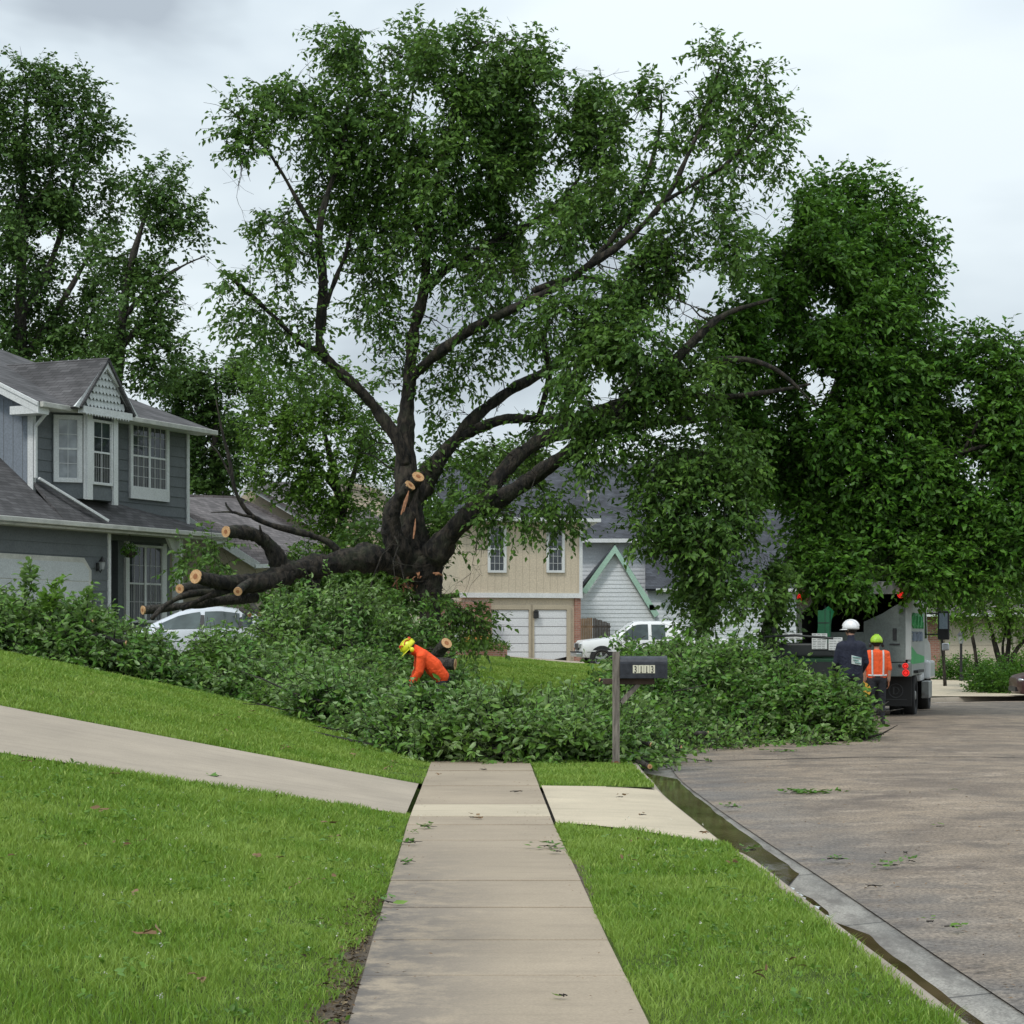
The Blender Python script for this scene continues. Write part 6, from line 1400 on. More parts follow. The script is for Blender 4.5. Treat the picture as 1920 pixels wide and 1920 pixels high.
# ---- tree service truck, seen from behind
def truck():
    th = R(-16); gz_ = kz(45) - .128
    r_ = empty('tree_service_truck', (7.42, 44.5, gz_), th, 'white tree service chip truck with open dark rear and lit red tail lights', 'truck')
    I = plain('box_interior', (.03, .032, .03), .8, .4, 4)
    b_ = MB(); b_.box(1.16, 1.22, .0, 3.7, .95, 2.95); wr = b_.build('side_wall', P_TRUCK, r_)
    b_ = MB(); b_.box(-1.22, -1.16, .0, 3.7, .95, 2.95); b_.build('side_wall', P_TRUCK, r_)
    b_ = MB(); b_.box(-1.22, 1.22, .02, 3.7, 2.951, 3.0); b_.build('box_roof', P_TRUCK, r_)
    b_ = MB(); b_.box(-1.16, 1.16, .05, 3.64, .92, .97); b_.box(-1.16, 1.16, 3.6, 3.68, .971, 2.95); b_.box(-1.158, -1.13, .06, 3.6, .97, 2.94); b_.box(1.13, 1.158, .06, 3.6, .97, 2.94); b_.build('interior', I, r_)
    rib = MB()
    for k in range(6): rib.box(1.221, 1.25, .35 + k * .62, .43 + k * .62, .96, 2.94)
    # rear frame: corner plates, header, right hand gate
    b_ = MB(); b_.box(-1.24, -1.12, -.04, .0, .95, 2.98); b_.box(1.10, 1.24, -.04, .0, 1.3, 2.98); b_.box(-1.12, 1.10, -.04, .0, 2.72, 2.98); b_.slab([(-1.12, -.03, 2.72), (-.7, -.03, 2.72), (-1.12, -.03, 2.3)], .03, (0, -1, 0)); b_.build('rear_frame', P_TRUCK, r_, bevel=.008)
    GP = plain('gate_grey', (.15, .175, .165), .6, .15, 2, .1, 50)
    b_ = MB(); b_.slab([(.22, -.05, 1.25), (1.12, -.05, 1.25), (1.12, -.05, 2.42), (.95, -.05, 2.5), (.62, -.05, 2.3), (.22, -.05, 2.12)], .05, (0, -1, 0)); gt_ = b_.build('rear_gate', GP, r_, bevel=.01)
    b_ = MB(); b_.box(.85, .93, -.075, -.05, 1.72, 1.98); b_.box(.78, 1.0, -.07, -.05, 1.62, 1.65); b_.tube([(.89, -.09, 1.93), (.89, -.06, 1.93)], .045, 10); b_.build('latch', PLASTIC, gt_)
    b_ = MB(); b_.box(-.5, .22, -.05, .0, 1.25, 1.9); b_.build('rear_gate', GP, r_, bevel=.01)
    b_ = MB(); b_.box(.78, 1.25, -.08, .0, .94, 1.235); b_.build('light_panel', GP, r_, bevel=.01)
    b_ = MB(); b_.box(-1.25, .775, -.08, .0, .94, 1.1); b_.build('rear_bumper', PLASTIC, r_)
    for (x, z, s_) in ((1.12, 1.17, .062), (1.13, 1.02, .075), (-1.13, 2.66, .075), (1.02, 2.70, .07)):
        b_ = MB(); b_.tube([(x, -.082, z), (x, -.11, z)], s_, 18); tl = b_.build('tail_light', RED_LIT, r_)
        b_ = MB(); ringp = [(x + s_ * .62 * math.cos(6.2832 * i / 16), -.112, z + s_ * .62 * math.sin(6.2832 * i / 16)) for i in range(17)]; b_.tube(ringp, .008, 5); b_.build('lens_ring', RED, tl)
    b_ = MB(); b_.tube([(1.0, -.082, 1.17), (1.0, -.1, 1.17)], .035, 12); b_.build('side_marker', PLASTIC, r_)
    # mud flap with round emblem
    b_ = MB(); b_.box(-1.2, -.3, .5, .53, .28, .93); b_.build('mud_flap', PLASTIC, r_)
    b_ = MB(); b_.box(.3, 1.2, .5, .53, .28, .93); mf = b_.build('mud_flap', plain('flap_rubber', (.012, .012, .012), .6, .2, 5), r_)
    EM = plain('emblem_grey', (.06, .062, .065), .6, .1, 4); b_ = MB()
    b_.tube([(.86 + .15 * math.cos(6.2832 * i / 24), .495, .62 + .15 * math.sin(6.2832 * i / 24)) for i in range(25)], .012, 5)
    b_.box(.80, .83, .49, .5, .54, .70); b_.tube([(.83, .495, .54), (.90, .495, .56), (.93, .495, .62), (.90, .495, .68), (.83, .495, .70)], .012, 5); b_.box(.62, 1.1, .49, .5, .42, .435); b_.build('flap_emblem', EM, mf)
    # chassis and wheels (wheel helper works along x, so a quarter turned holder is not needed: build by hand)
    b_ = MB(); b_.box(-.5, -.38, .1, 6.6, .62, .92); b_.box(.38, .5, .1, 6.6, .62, .92); b_.build('chassis', PLASTIC, r_)
    def wh(x, y, r, w_, s_):
        tb = MB(); k = 26; prof_ = [(r * .6, -w_ / 2), (r * .93, -w_ / 2), (r, -w_ * .36), (r, w_ * .36), (r * .93, w_ / 2), (r * .6, w_ / 2)]; n_ = len(prof_); vs = []; fs = []
        for i in range(k):
            a = 6.2832 * i / k
            for pr, pw in prof_: vs.append((x + pw, y + pr * math.cos(a), r + pr * math.sin(a)))
        for i in range(k):
            for j in range(n_):
                a, b2 = i * n_ + j, i * n_ + (j + 1) % n_; c, d = ((i + 1) % k) * n_ + j, ((i + 1) % k) * n_ + (j + 1) % n_; fs.append((a, b2, d, c))
        tb.add(vs, fs); o_ = tb.build('wheel', RUBBER, r_, smooth=True)
        rm = MB(); rm.tube([(x - s_ * w_ * .1, y, r), (x + s_ * w_ * .3, y, r)], [r * .62, r * .60], 22); rm.tube([(x + s_ * w_ * .3, y, r), (x + s_ * w_ * .5, y, r)], [r * .25, r * .18], 14); rm.build('rim', P_TRUCK, o_)
    for s_ in (-1, 1):
        wh(s_ * .78, 1.55, .49, .25, s_); wh(s_ * 1.08, 1.55, .49, .25, s_); wh(s_ * 1.05, 5.55, .49, .28, s_)
    b_ = MB(); b_.tube([(-1.0, 1.55, .49), (1.0, 1.55, .49)], .1, 10); b_.tube([(-1.0, 5.55, .49), (1.0, 5.55, .49)], .08, 10); b_.ell((0, 1.55, .49), .2, .24, .22); b_.build('axle', PLASTIC, r_)
    # cab
    b_ = MB(); cab = [(3.95, .75), (5.0, .75), (5.0, 1.2), (6.6, 1.15), (6.9, .8), (6.95, 1.35), (6.6, 1.65), (5.9, 1.75), (5.55, 2.55), (5.3, 2.68), (3.95, 2.68)]
    M_ = Matrix.Rotation(R(90), 4, 'Z')
    pr = [(y, z) for y, z in cab]; n_ = len(pr); vs = [(-1.12, y, z) for y, z in pr] + [(1.12, y, z) for y, z in pr]
    b_.add(vs, [tuple(range(n_)), tuple(range(n_, 2 * n_))[::-1]] + [(i, (i + 1) % n_, n_ + (i + 1) % n_, n_ + i) for i in range(n_)]); cb_ = b_.build('cab', P_WHITE, r_, bevel=.04)
    for s_ in (-1, 1):
        b_ = MB(); b_.add([(s_ * 1.125, 4.2, 1.75), (s_ * 1.125, 5.6, 1.75), (s_ * 1.125, 5.35, 2.45), (s_ * 1.125, 4.2, 2.45)], [(0, 1, 2, 3)]); b_.build('window', CARGLASS, cb_, recalc=False)
        b_ = MB(); b_.box(s_ * 1.1, s_ * 1.26, 4.9, 6.35, .78, 1.22) if s_ > 0 else b_.box(-1.26, -1.1, 4.9, 6.35, .78, 1.22); b_.build('fender', P_WHITE, cb_, bevel=.06)
        b_ = MB(); b_.box(min(s_ * 1.12, s_ * 1.3), max(s_ * 1.12, s_ * 1.3), 4.0, 4.9, .35, .75); b_.build('step_box', P_TRUCK, cb_, bevel=.02)
        b_ = MB(); b_.box(s_ * 1.52 - .14, s_ * 1.52 + .14, 5.55, 5.64, 1.72, 2.42); mi = b_.build('mirror', PLASTIC, cb_, bevel=.03)
        b_ = MB(); b_.box(s_ * 1.52 - .10, s_ * 1.52 + .10, 5.54, 5.549, 1.98, 2.36); b_.build('mirror_glass', plain('mirror_glass', (.30, .36, .44), .1, .1, 3), mi)
        b_ = MB(); b_.bar((s_ * 1.1, 5.6, 2.35), (s_ * 1.5, 5.6, 2.35), .03); b_.bar((s_ * 1.1, 5.6, 1.85), (s_ * 1.5, 5.6, 1.85), .03); b_.build('mirror_arm', PLASTIC, mi)
        b_ = MB(); b_.box(s_ * 1.5 - .09, s_ * 1.5 + .09, 6.5, 6.58, 1.45, 1.63); b_.build('spot_mirror', ALLOY, cb_, bevel=.03)
        b_ = MB(); b_.box(min(s_ * 1.1, s_ * 1.32), max(s_ * 1.1, s_ * 1.32), .75, 2.35, 1.0, 1.06) ; b_.build('wheel_arch', PLASTIC, r_)
    # painted lettering and stripe on the right side
    GRN = plain('livery_green', (.05, .42, .12), .5, .1, 3); BLU = plain('livery_grey_blue', (.22, .27, .36), .5, .1, 3)
    b_ = MB(); b_.slab([(1.224, .04, 1.2), (1.224, 3.6, 1.2), (1.224, 3.6, 1.34), (1.224, 1.6, 1.42), (1.224, .04, 1.62)], .004, (1, 0, 0)); b_.build('side_stripe', GRN, wr)
    random.seed(3); b_ = MB(); y = .35
    for k in range(7):
        h = .3; z = 2.0; q_ = [(1.226, y, z), (1.226, y + .06, z + h), (1.226, y + .2, z + h), (1.226, y + .22, z + h * .55), (1.226, y + .05, z + h * .45), (1.226, y + .26, z)] if k % 2 else [(1.226, y + .22, z + h), (1.226, y + .02, z + h * .8), (1.226, y + .02, z + h * .2), (1.226, y + .22, z), (1.226, y + .24, z + h * .4)]
        b_.tube(q_, .032, 5); y += .42
    b_.build('side_lettering', GRN, wr)
    b_ = MB(); y = .4
    for k in range(9):
        z = 1.7; q_ = [(1.226, y, z), (1.226, y + .02, z + .2), (1.226, y + .14, z + .18), (1.226, y + .12, z)] if k % 3 else [(1.226, y, z + .2), (1.226, y + .15, z + .16), (1.226, y + .02, z + .02), (1.226, y + .16, z)]
        b_.tube(q_, .018, 5); y += .3
    b_.build('side_lettering', BLU, wr)
    return r_
truck()

# ---- wood chipper behind the truck
def chipper():
    gz_ = kz(42) - .1; X = (1525 - 960) / FPX * 42
    r_ = empty('wood_chipper', (X, 42, gz_), R(-16), 'green wood chipper with white placards hitched behind the truck', 'chipper')
    G1 = plain('chipper_green', (.012, .075, .028), .5, .2, 4); G2 = plain('chipper_dark', (.014, .018, .018), .55, .3, 6)
    WH_ = plain('placard_white', (.62, .64, .63), .5, .06, 5)
    b_ = MB(); b_.box(-.7, .45, .0, 1.2, 1.0, 1.32); b_.box(-.62, .4, .05, 1.15, .62, 1.0); b_.build('body', G1, r_, bevel=.03)
    b_ = MB(); b_.slab([(-.78, -.7, .72), (.62, -.7, .72), (.45, .0, .85), (-.6, .0, .85)], .04, (0, 0, 1)); b_.slab([(-.80, -.7, .72), (-.62, .0, .85), (-.62, .0, 1.3), (-.80, -.7, 1.12)], .03, (-1, 0, 0)); b_.slab([(.64, -.7, .72), (.47, .0, .85), (.47, .0, 1.3), (.64, -.7, 1.12)], .03, (1, 0, 0)); b_.build('feed_hopper', G1, r_)
    b_ = MB(); b_.box(-.6, .4, -.03, .0, .86, 1.24); b_.build('feed_curtain', G2, r_)
    b_ = MB(); b_.box(-.62, .42, -.04, .5, 1.33, 1.62); b_.build('roller_housing', G2, r_, bevel=.04)
    for (x0, x1, z0, z1, n_) in ((-.02, .29, 1.50, 1.82, 9), (.32, .60, 1.48, 1.74, 5), (-.62, -.22, 1.70, 1.82, 3)):
        b_ = MB(); b_.box(x0, x1, -.07, -.045, z0, z1); p_ = b_.build('placard', WH_, r_)
        t_ = MB()
        for k in range(n_):
            z = z0 + (k + .5) * (z1 - z0) / n_
            for c_ in range(3): xa = x0 + .02 + c_ * (x1 - x0 - .03) / 3; t_.box(xa, xa + (x1 - x0) / 3 * random.uniform(.5, .85), -.0725, -.07, z - .005, z + .005)
        t_.build('placard_text', plain('placard_ink', (.15, .16, .16), .6, .1, 5), p_)
    b_ = MB(); b_.tube([(.1, .75, 1.3), (.1, .8, 1.75), (.12, .95, 2.1), (.15, 1.25, 2.3)], [.15, .14, .13, .12], 4); b_.box(.02, .26, .55, .8, 1.75, 2.3); ch_ = b_.build('discharge_chute', plain('chute_green', (.01, .11, .045), .45, .2, 3), r_)
    b_ = MB(); b_.box(.02, .26, .545, .55, 2.03, 2.05); b_.box(.165, .175, .545, .55, 1.75, 2.4); b_.build('chute_seam', G2, ch_)
    b_ = MB(); b_.tube([(-.95, -.35, 1.35), (-.95, -.35, 1.75), (-.3, -.35, 1.78), (.45, -.35, 1.72)], .025, 8); b_.build('control_bar', G2, r_)
    b_ = MB(); b_.box(-1.1, -.62, .2, 1.0, 1.18, 1.62); b_.tube([(-.85, .3, 1.6), (-.85, .3, 1.95)], .05, 10); b_.build('engine', G2, r_, bevel=.05)
    b_ = MB(); b_.box(-1.5, -.95, -.25, .1, .98, 1.16); b_.build('tool_box', plain('box_greyish', (.32, .35, .30), .6, .2, 4), r_, bevel=.02)
    b_ = MB(); b_.tube([(-.98, -.2, .78), (-.98, -.3, .9)], .03, 8); b_.build('work_lamp', ALLOY, r_)
    for s_ in (-1, 1):
        b_ = MB(); x = -.1 + s_ * .78; b_.tube([(x - .11, .55, .36), (x + .11, .55, .36)], .36, 22); w_ = b_.build('wheel', RUBBER, r_, bevel=.03)
        b_ = MB(); b_.tube([(x - .02, .55, .36), (x + s_ * .115, .55, .36)], .2, 16); b_.build('rim', P_TRUCK, w_)
    b_ = MB(); b_.bar((-.1, 1.1, .55), (.1, 2.4, .62), .12); b_.box(-.9, .7, .1, 1.1, .5, .6); b_.build('tow_frame', G2, r_)
chipper()
# ------------------------------------------------------------------ people
def person(label, loc, rz, segs, mats, scale=1.0, extra=None, voxel=.014):
    """segs: (a, b, ra, rb, material slot); all pieces are merged into one continuous skin"""
    mb = MB(); info = []
    for (a, b_, ra, rb, mi) in segs:
        a = Vector(a); b_ = Vector(b_); d = b_ - a
        if d.length < 1e-4: d = Vector((0, 0, 1e-3)); b_ = a + d
        dn_ = d.normalized(); pts = []; rs = []
        for t_ in (-1, -.8, -.45, 0): pts.append(a + dn_ * ra * t_); rs.append(max(.002, ra * math.sqrt(max(0, 1 - t_ * t_))))
        for t_ in (.33, .66): pts.append(a.lerp(b_, t_)); rs.append(ra + (rb - ra) * t_)
        for t_ in (0, .45, .8, 1): pts.append(b_ + dn_ * rb * t_); rs.append(max(.002, rb * math.sqrt(max(0, 1 - t_ * t_))))
        mb.tube(pts, rs, 12); info.append((a, b_, ra, rb, mi))
    tmp = mb.build('person', None)
    rm = tmp.modifiers.new('r', 'REMESH'); rm.mode = 'VOXEL'; rm.voxel_size = voxel; rm.use_smooth_shade = True
    sm_ = tmp.modifiers.new('s', 'SMOOTH'); sm_.factor = .5; sm_.iterations = 3
    dg = bpy.context.evaluated_depsgraph_get(); me = bpy.data.meshes.new_from_object(tmp.evaluated_get(dg)); bpy.data.objects.remove(tmp)
    me.name = 'person'; me.materials.clear()
    for m_ in mats: me.materials.append(m_)
    n_ = len(me.polygons); cen = np.zeros(n_ * 3); me.polygons.foreach_get('center', cen); cen = cen.reshape(-1, 3); best = np.full(n_, 1e9); idx_ = np.zeros(n_, dtype=np.int32)
    for a, b_, ra, rb, mi in info:
        a = np.array(a); d = np.array(b_) - a; t_ = np.clip(((cen - a) @ d) / (d @ d), 0, 1); D = np.linalg.norm(cen - a - t_[:, None] * d, axis=1) / (ra + (rb - ra) * t_)
        m_ = D < best; best[m_] = D[m_]; idx_[m_] = mi
    me.polygons.foreach_set('material_index', idx_); me.polygons.foreach_set('use_smooth', np.ones(n_, dtype=bool))
    o_ = bpy.data.objects.new('person', me); C.objects.link(o_); o_.location = loc; o_.rotation_euler = (0, 0, rz); o_.scale = (scale,) * 3
    tag(o_, label, 'person'); return o_

def hand(segs, wrist, dirv_, side, slot, curl=.5, r=.009, palmn=(0, 0, -1)):
    """palm with four unequal bent fingers and a thumb leaving its side"""
    d = Vector(dirv_).normalized(); n_ = Vector(palmn); n_ = (n_ - d * n_.dot(d)).normalized(); s_ = d.cross(n_) * side; w_ = Vector(wrist)
    for k in (-1, 0, 1): segs.append((w_ + s_ * k * .018, w_ + d * .075 + s_ * k * .026, .016, .015, slot))
    for k, L in enumerate((.070, .082, .076, .058)):
        b_ = w_ + d * .082 + s_ * (.033 - .022 * k); m1 = b_ + (d * math.cos(curl * .5) + n_ * math.sin(curl * .5)) * L * .5; m2 = m1 + (d * math.cos(curl * 1.3) + n_ * math.sin(curl * 1.3)) * L * .32; m3 = m2 + (d * math.cos(curl * 2) + n_ * math.sin(curl * 2)) * L * .25
        segs += [(b_, m1, r, r * .9, slot), (m1, m2, r * .9, r * .8, slot), (m2, m3, r * .8, r * .7, slot)]
    t0 = w_ + d * .025 + s_ * .03; t1 = t0 + (d * .6 + s_ * .7 + n_ * .3).normalized() * .04; t2 = t1 + (d * .9 + s_ * .2 + n_ * .4).normalized() * .03
    segs += [(t0, t1, .012, .010, slot), (t1, t2, .010, .008, slot)]

def fabric(name, col, rough=.8, var=.12):
    m, t, b, o = newmat(name); v = objco(t); n = nz(t, 9, 5, v, .6, .6)
    c = ramp(t, n, [(.3, tuple(x * (1 - var) for x in col)), (.7, tuple(min(1, x * (1 + var)) for x in col))]); t.links.new(c, b.inputs['Base Color']); b.inputs['Roughness'].default_value = rough
    bumpn(t, b, n, .8, .04); return m
ORANGE = fabric('hi_vis_orange', (.88, .085, .012)); ORANGE2 = fabric('hi_vis_orange_shirt', (.80, .10, .02)); NAVY = fabric('jacket_navy', (.010, .013, .03)); TROUS = fabric('work_trousers', (.018, .020, .026)); SKIN = plain('skin', (.40, .22, .15), .5, .1, 8); GLOVE = fabric('glove', (.30, .12, .06)); BOOT = fabric('boot', (.02, .017, .014)); HAIR = fabric('hair', (.02, .015, .012)); SILVERT = plain('reflective_tape', (.55, .58, .58), .35, .08, 20); HI_YEL = plain('helmet_yellow', (.75, .78, .03), .35, .08, 6); HI_RED = plain('helmet_red', (.62, .06, .02), .35, .1, 6); HI_WH = plain('helmet_white', (.80, .80, .82), .3, .04, 6); LIME = plain('helmet_lime', (.38, .62, .05), .4, .1, 6)

def helmet(parent, c, tilt, mat, r=.125, stripes=None, brim=True, muffs=None):
    """open dome helmet with brim; tilt is a rotation matrix, local +y is the wearer's front"""
    M = tilt.to_4x4(); b_ = MB(); nu, nv = 18, 7; vs = []; fs = []
    for i in range(nv + 1):
        t_ = math.pi * .56 * i / nv
        for j in range(nu):
            a = 2 * math.pi * j / nu; vs.append(M @ Vector((r * .92 * math.sin(t_) * math.cos(a), r * 1.12 * math.sin(t_) * math.sin(a), r * math.cos(t_))))
    for i in range(nv):
        for j in range(nu): a = i * nu + j; q_ = i * nu + (j + 1) % nu; fs.append((a, a + nu, q_ + nu, q_))
    b_.add([v + Vector(c) for v in vs], fs); o_ = b_.build('helmet', mat, parent, smooth=True)
    md = o_.modifiers.new('solid', 'SOLIDIFY'); md.thickness = .006
    z0 = -r * .16
    if brim:
        bb = MB(); top_ = []; bot_ = []
        for j in range(nu + 1):
            a = math.pi * j / nu; e_ = .05 * math.sin(a) ** 1.5 + .008
            top_.append(M @ Vector((r * .92 * math.cos(a), r * 1.12 * math.sin(a), z0)) + Vector(c)); bot_.append(M @ Vector(((r * .92 + e_ * .3) * math.cos(a), (r * 1.12 + e_) * math.sin(a), z0 - .012)) + Vector(c))
        n_ = len(top_); bb.add(top_ + bot_, [(i, i + 1, n_ + i + 1, n_ + i) for i in range(n_ - 1)]); q2 = bb.build('brim', mat, o_); md = q2.modifiers.new('solid', 'SOLIDIFY'); md.thickness = .005
    rg_ = MB()
    for x in (-.03, .0, .03): rg_.tube([M @ Vector((x, r * 1.12 * math.sin(t_) * 1.01, r * math.cos(t_) * 1.02 + .002)) + Vector(c) for t_ in np.linspace(-1.35, 1.35, 12)], .006 if x else .009, 5)
    rg_.build('ridge', mat, o_)
    if stripes:
        st_ = MB()
        for s_ in (-1, 1):
            for (y0, y1, k) in ((-.6, .2, 1.0), (.45, .95, 1.0), (-1.1, -.75, 1.0)):
                q_ = []
                for t_ in np.linspace(y0, y1, 6):
                    ph = .95 - .35 * math.sin((t_ - y0) / (y1 - y0) * math.pi); vy = r * 1.12 * math.sin(t_) * math.sin(math.pi / 2); vx = s_ * r * .94 * math.cos(t_) * math.sin(ph); q_.append(M @ Vector((vx * 1.02, vy * 1.0, r * math.cos(ph) * 1.0 + .004)) + Vector(c))
                st_.tube(q_, .011, 5)
        st_.build('stripe', stripes, o_)
    if muffs:
        for s_ in (-1, 1):
            mf = MB(); mf.ell(M @ Vector((s_ * r * .93, 0, -.07)) + Vector(c), .03, .038, .045, 12, 8); mf.tube([M @ Vector((s_ * r * .93, 0, -.05)) + Vector(c), M @ Vector((s_ * r * .95, 0, .02)) + Vector(c)], .012, 6)
            mf.build('ear_muff', muffs, o_)
    return o_

def head_segs(c, up, fwd, slot_skin, slot_hair):
    """skull, jaw, nose, ears, brow; c = skull centre"""
    c = Vector(c); up = Vector(up).normalized(); f = Vector(fwd); f = (f - up * f.dot(up)).normalized(); s_ = f.cross(up)
    q_ = [(c - f * .02, c + f * .02, .088, .084, slot_hair), (c + f * .035 - up * .03, c + f * .045 - up * .07, .062, .048, slot_skin), (c + f * .03 + up * .02, c + f * .035, .07, .068, slot_skin),
          (c + f * .098 + up * .0, c + f * .112 - up * .028, .010, .014, slot_skin), (c + f * .078 - up * .062, c + f * .08 - up * .062 + s_ * .012, .016, .014, slot_skin)]
    for k in (-1, 1): q_ += [(c + s_ * k * .083 + up * .01, c + s_ * k * .087 - up * .03, .014, .011, slot_skin), (c + f * .078 + s_ * k * .03 + up * .012, c + f * .08 + s_ * k * .034 + up * .012, .018, .016, slot_skin)]
    return q_

# --- 1: bending worker in orange jacket (local y = facing)
Y = 35.0; loc = ((828 - 960) / FPX * Y, Y, -.02); gz_ = Hz(loc[0], Y); loc = (loc[0], Y, gz_ + .0)
hip = (0, 0, .95); sh = (0, .37, 1.30)
sg = []
for s_ in (-1, 1):
    sg += [((s_ * .09, -.01, .88), (s_ * .115, .06, .50), .095, .065, 1), ((s_ * .115, .06, .50), (s_ * .12, -.03, .10), .062, .042, 1), ((s_ * .12, -.04, .05), (s_ * .125, .14, .035), .045, .036, 2), ((s_ * .12, -.03, .12), (s_ * .12, -.03, .05), .05, .045, 2)]
    sg += [((s_ * .075, .0, .93), (s_ * .10, .14, 1.08), .13, .145, 0), ((s_ * .10, .14, 1.10), (s_ * .12, .33, 1.28), .15, .12, 0), ((s_ * .14, .33, 1.30), (s_ * .19, .36, 1.27), .105, .095, 0)]
    sg += [((s_ * .19, .36, 1.27), (s_ * .21, .40, 1.02), .088, .075, 0), ((s_ * .21, .40, 1.02), (s_ * .17, .50, .84), .075, .055, 0)]
    hand(sg, (s_ * .165, .515, .80), (0, .2, -.9), s_, 3, .7, palmn=(0, -.6, -.3))
sg += [((-.06, -.03, .91), (.06, -.03, .91), .115, .115, 1), ((0, .05, 1.0), (0, .30, 1.28), .12, .11, 0), ((0, .36, 1.34), (0, .47, 1.41), .085, .075, 0), ((0, .38, 1.31), (0, .47, 1.37), .08, .08, 0)]
hc = Vector((0, .55, 1.42)); upv = Vector((0, .72, .70)); fw = Vector((0, .7, -.72))
sg += head_segs(hc, upv, fw, 4, 5)
p1 = person('person in a bright orange jacket and yellow helmet bending down over the branches', loc, R(90 + 8), sg, [ORANGE, TROUS, BOOT, GLOVE, SKIN, HAIR])
rt = Matrix((Vector((1, 0, 0)), fw.normalized(), upv.normalized())).transposed()
helmet(p1, hc + upv.normalized() * .025, rt, HI_YEL, .13, stripes=HI_RED, muffs=HI_YEL)

# --- 2: white helmet, navy jacket, seen from behind
Y = 36.3; gz_ = kz(Y) - .10; loc = ((1596 - 960) / FPX * Y, Y, gz_ + .0)
sg = []
for s_ in (-1, 1):
    sg += [((s_ * .10, 0, .96), (s_ * .12, .03, .54), .105, .072, 1), ((s_ * .12, .03, .54), (s_ * .13, -.02, .12), .068, .048, 1), ((s_ * .13, -.03, .05), (s_ * .14, .15, .04), .05, .038, 2), ((s_ * .13, -.02, .13), (s_ * .13, -.02, .05), .055, .05, 2)]
    sg += [((s_ * .07, 0, .98), (s_ * .09, 0, 1.2), .115, .11, 0), ((s_ * .09, 0, 1.2), (s_ * .12, 0, 1.44), .11, .095, 0), ((s_ * .12, 0, 1.47), (s_ * .18, 0, 1.45), .075, .07, 0)]
    sg += [((s_ * .19, 0, 1.43), (s_ * .25, .02, 1.18), .066, .054, 0), ((s_ * .25, .02, 1.18), (s_ * .21, .2, 1.02), .054, .042, 0)]
    hand(sg, (s_ * .21, .225, 1.0), (0, .9, -.3), s_, 3, .8, palmn=(0, 0, -1))
sg += [((-.08, 0, 1.0), (.08, 0, 1.0), .115, .115, 0), ((0, -.01, 1.05), (0, -.01, 1.45), .11, .105, 0), ((0, .0, 1.52), (0, .01, 1.60), .075, .06, 0), ((0, .01, 1.55), (0, .02, 1.66), .055, .055, 4)]
hc = Vector((0, .03, 1.73)); upv = Vector((0, 0, 1)); fw = Vector((-.75, .65, -.1))
sg += head_segs(hc, upv, fw, 4, 5)
p2 = person('person in a white helmet and dark navy jacket with a pale back panel, back turned', loc, R(2), sg, [NAVY, TROUS, BOOT, GLOVE, SKIN, HAIR], scale=1.075)
fwn = Vector((-.75, .65, 0)).normalized(); rt = Matrix((fwn.cross(Vector((0, 0, 1))), fwn, Vector((0, 0, 1)))).transposed()
helmet(p2, hc + Vector((0, 0, .02)), rt, HI_WH, .13)
b_ = MB(); q_ = [(-.02, -.128, 1.16), (.145, -.118, 1.13), (.145, -.116, 1.26), (-.02, -.130, 1.30)]; b_.slab(q_, .012, (0, -1, 0)); pn = b_.build('back_panel', plain('panel_white', (.55, .60, .58), .5, .08, 5), p2)
b_ = MB()
for k, (x0, x1) in enumerate(((.01, .15), (.02, .11), (.05, .15))): z = 1.27 - k * .045; b_.bar((x0 - .015, -.136, z), (x1 - .015, -.130, z - .012), .018, .006)
b_.build('panel_lettering', plain('teal_ink', (.05, .30, .26), .6, .1, 5), pn)

# --- 3: orange shirt, lime helmet
Y = 39.6; gz_ = kz(Y) - .085; loc = ((1644 - 960) / FPX * Y, Y, gz_)
sg = []
for s_ in (-1, 1):
    k = s_ * .02
    sg += [((s_ * .09, 0, .88), (s_ * .11, .04 + k, .48), .095, .065, 1), ((s_ * .11, .04 + k, .48), (s_ * .12, -.02 + k * 3, .10), .062, .043, 1), ((s_ * .12, -.03 + k * 3, .045), (s_ * .13, .13 + k * 3, .035), .045, .035, 2), ((s_ * .12, -.02 + k * 3, .12), (s_ * .12, -.02 + k * 3, .05), .05, .045, 2)]
    sg += [((s_ * .075, 0, .93), (s_ * .10, 0, 1.15), .105, .11, 0), ((s_ * .10, 0, 1.15), (s_ * .13, 0, 1.34), .11, .09, 0), ((s_ * .13, 0, 1.36), (s_ * .185, 0, 1.35), .072, .068, 0)]
    sg += [((s_ * .19, 0, 1.34), (s_ * .235, -.01, 1.08), .060, .052, 0), ((s_ * .235, -.01, 1.08), (s_ * .225, .02, .86), .044, .034, 4)]
    hand(sg, (s_ * .225, .025, .83), (0, .15, -1), s_, 3, .7, palmn=(-s_, 0, 0))
sg += [((-.07, 0, .90), (.07, 0, .90), .105, .105, 1), ((0, 0, 1.0), (0, 0, 1.34), .11, .105, 0), ((0, .01, 1.42), (0, .02, 1.50), .05, .05, 4)]
hc = Vector((0, .035, 1.57)); fw = Vector((.15, 1, -.15)); sg += head_segs(hc, (0, 0, 1), fw, 4, 5)
p3 = person('person in an orange shirt with silver stripes and a lime helmet beside the truck', loc, R(0), sg, [ORANGE2, TROUS, BOOT, GLOVE, SKIN, HAIR], scale=1.03)
helmet(p3, hc + Vector((0, 0, .02)), Matrix.Identity(3), LIME, .128, muffs=PLASTIC)
tp = MB()
for x in (-.105, .105): tp.tube([(x, -.085, 1.42), (x, -.112, 1.34), (x * 1.0, -.118, 1.2), (x * .98, -.115, 1.05), (x * .95, -.112, .95)], .017, 6)
tp.tube([(-.17, -.06, .955), (-.1, -.108, .95), (0, -.112, .95), (.1, -.108, .95), (.17, -.06, .955)], .017, 6)
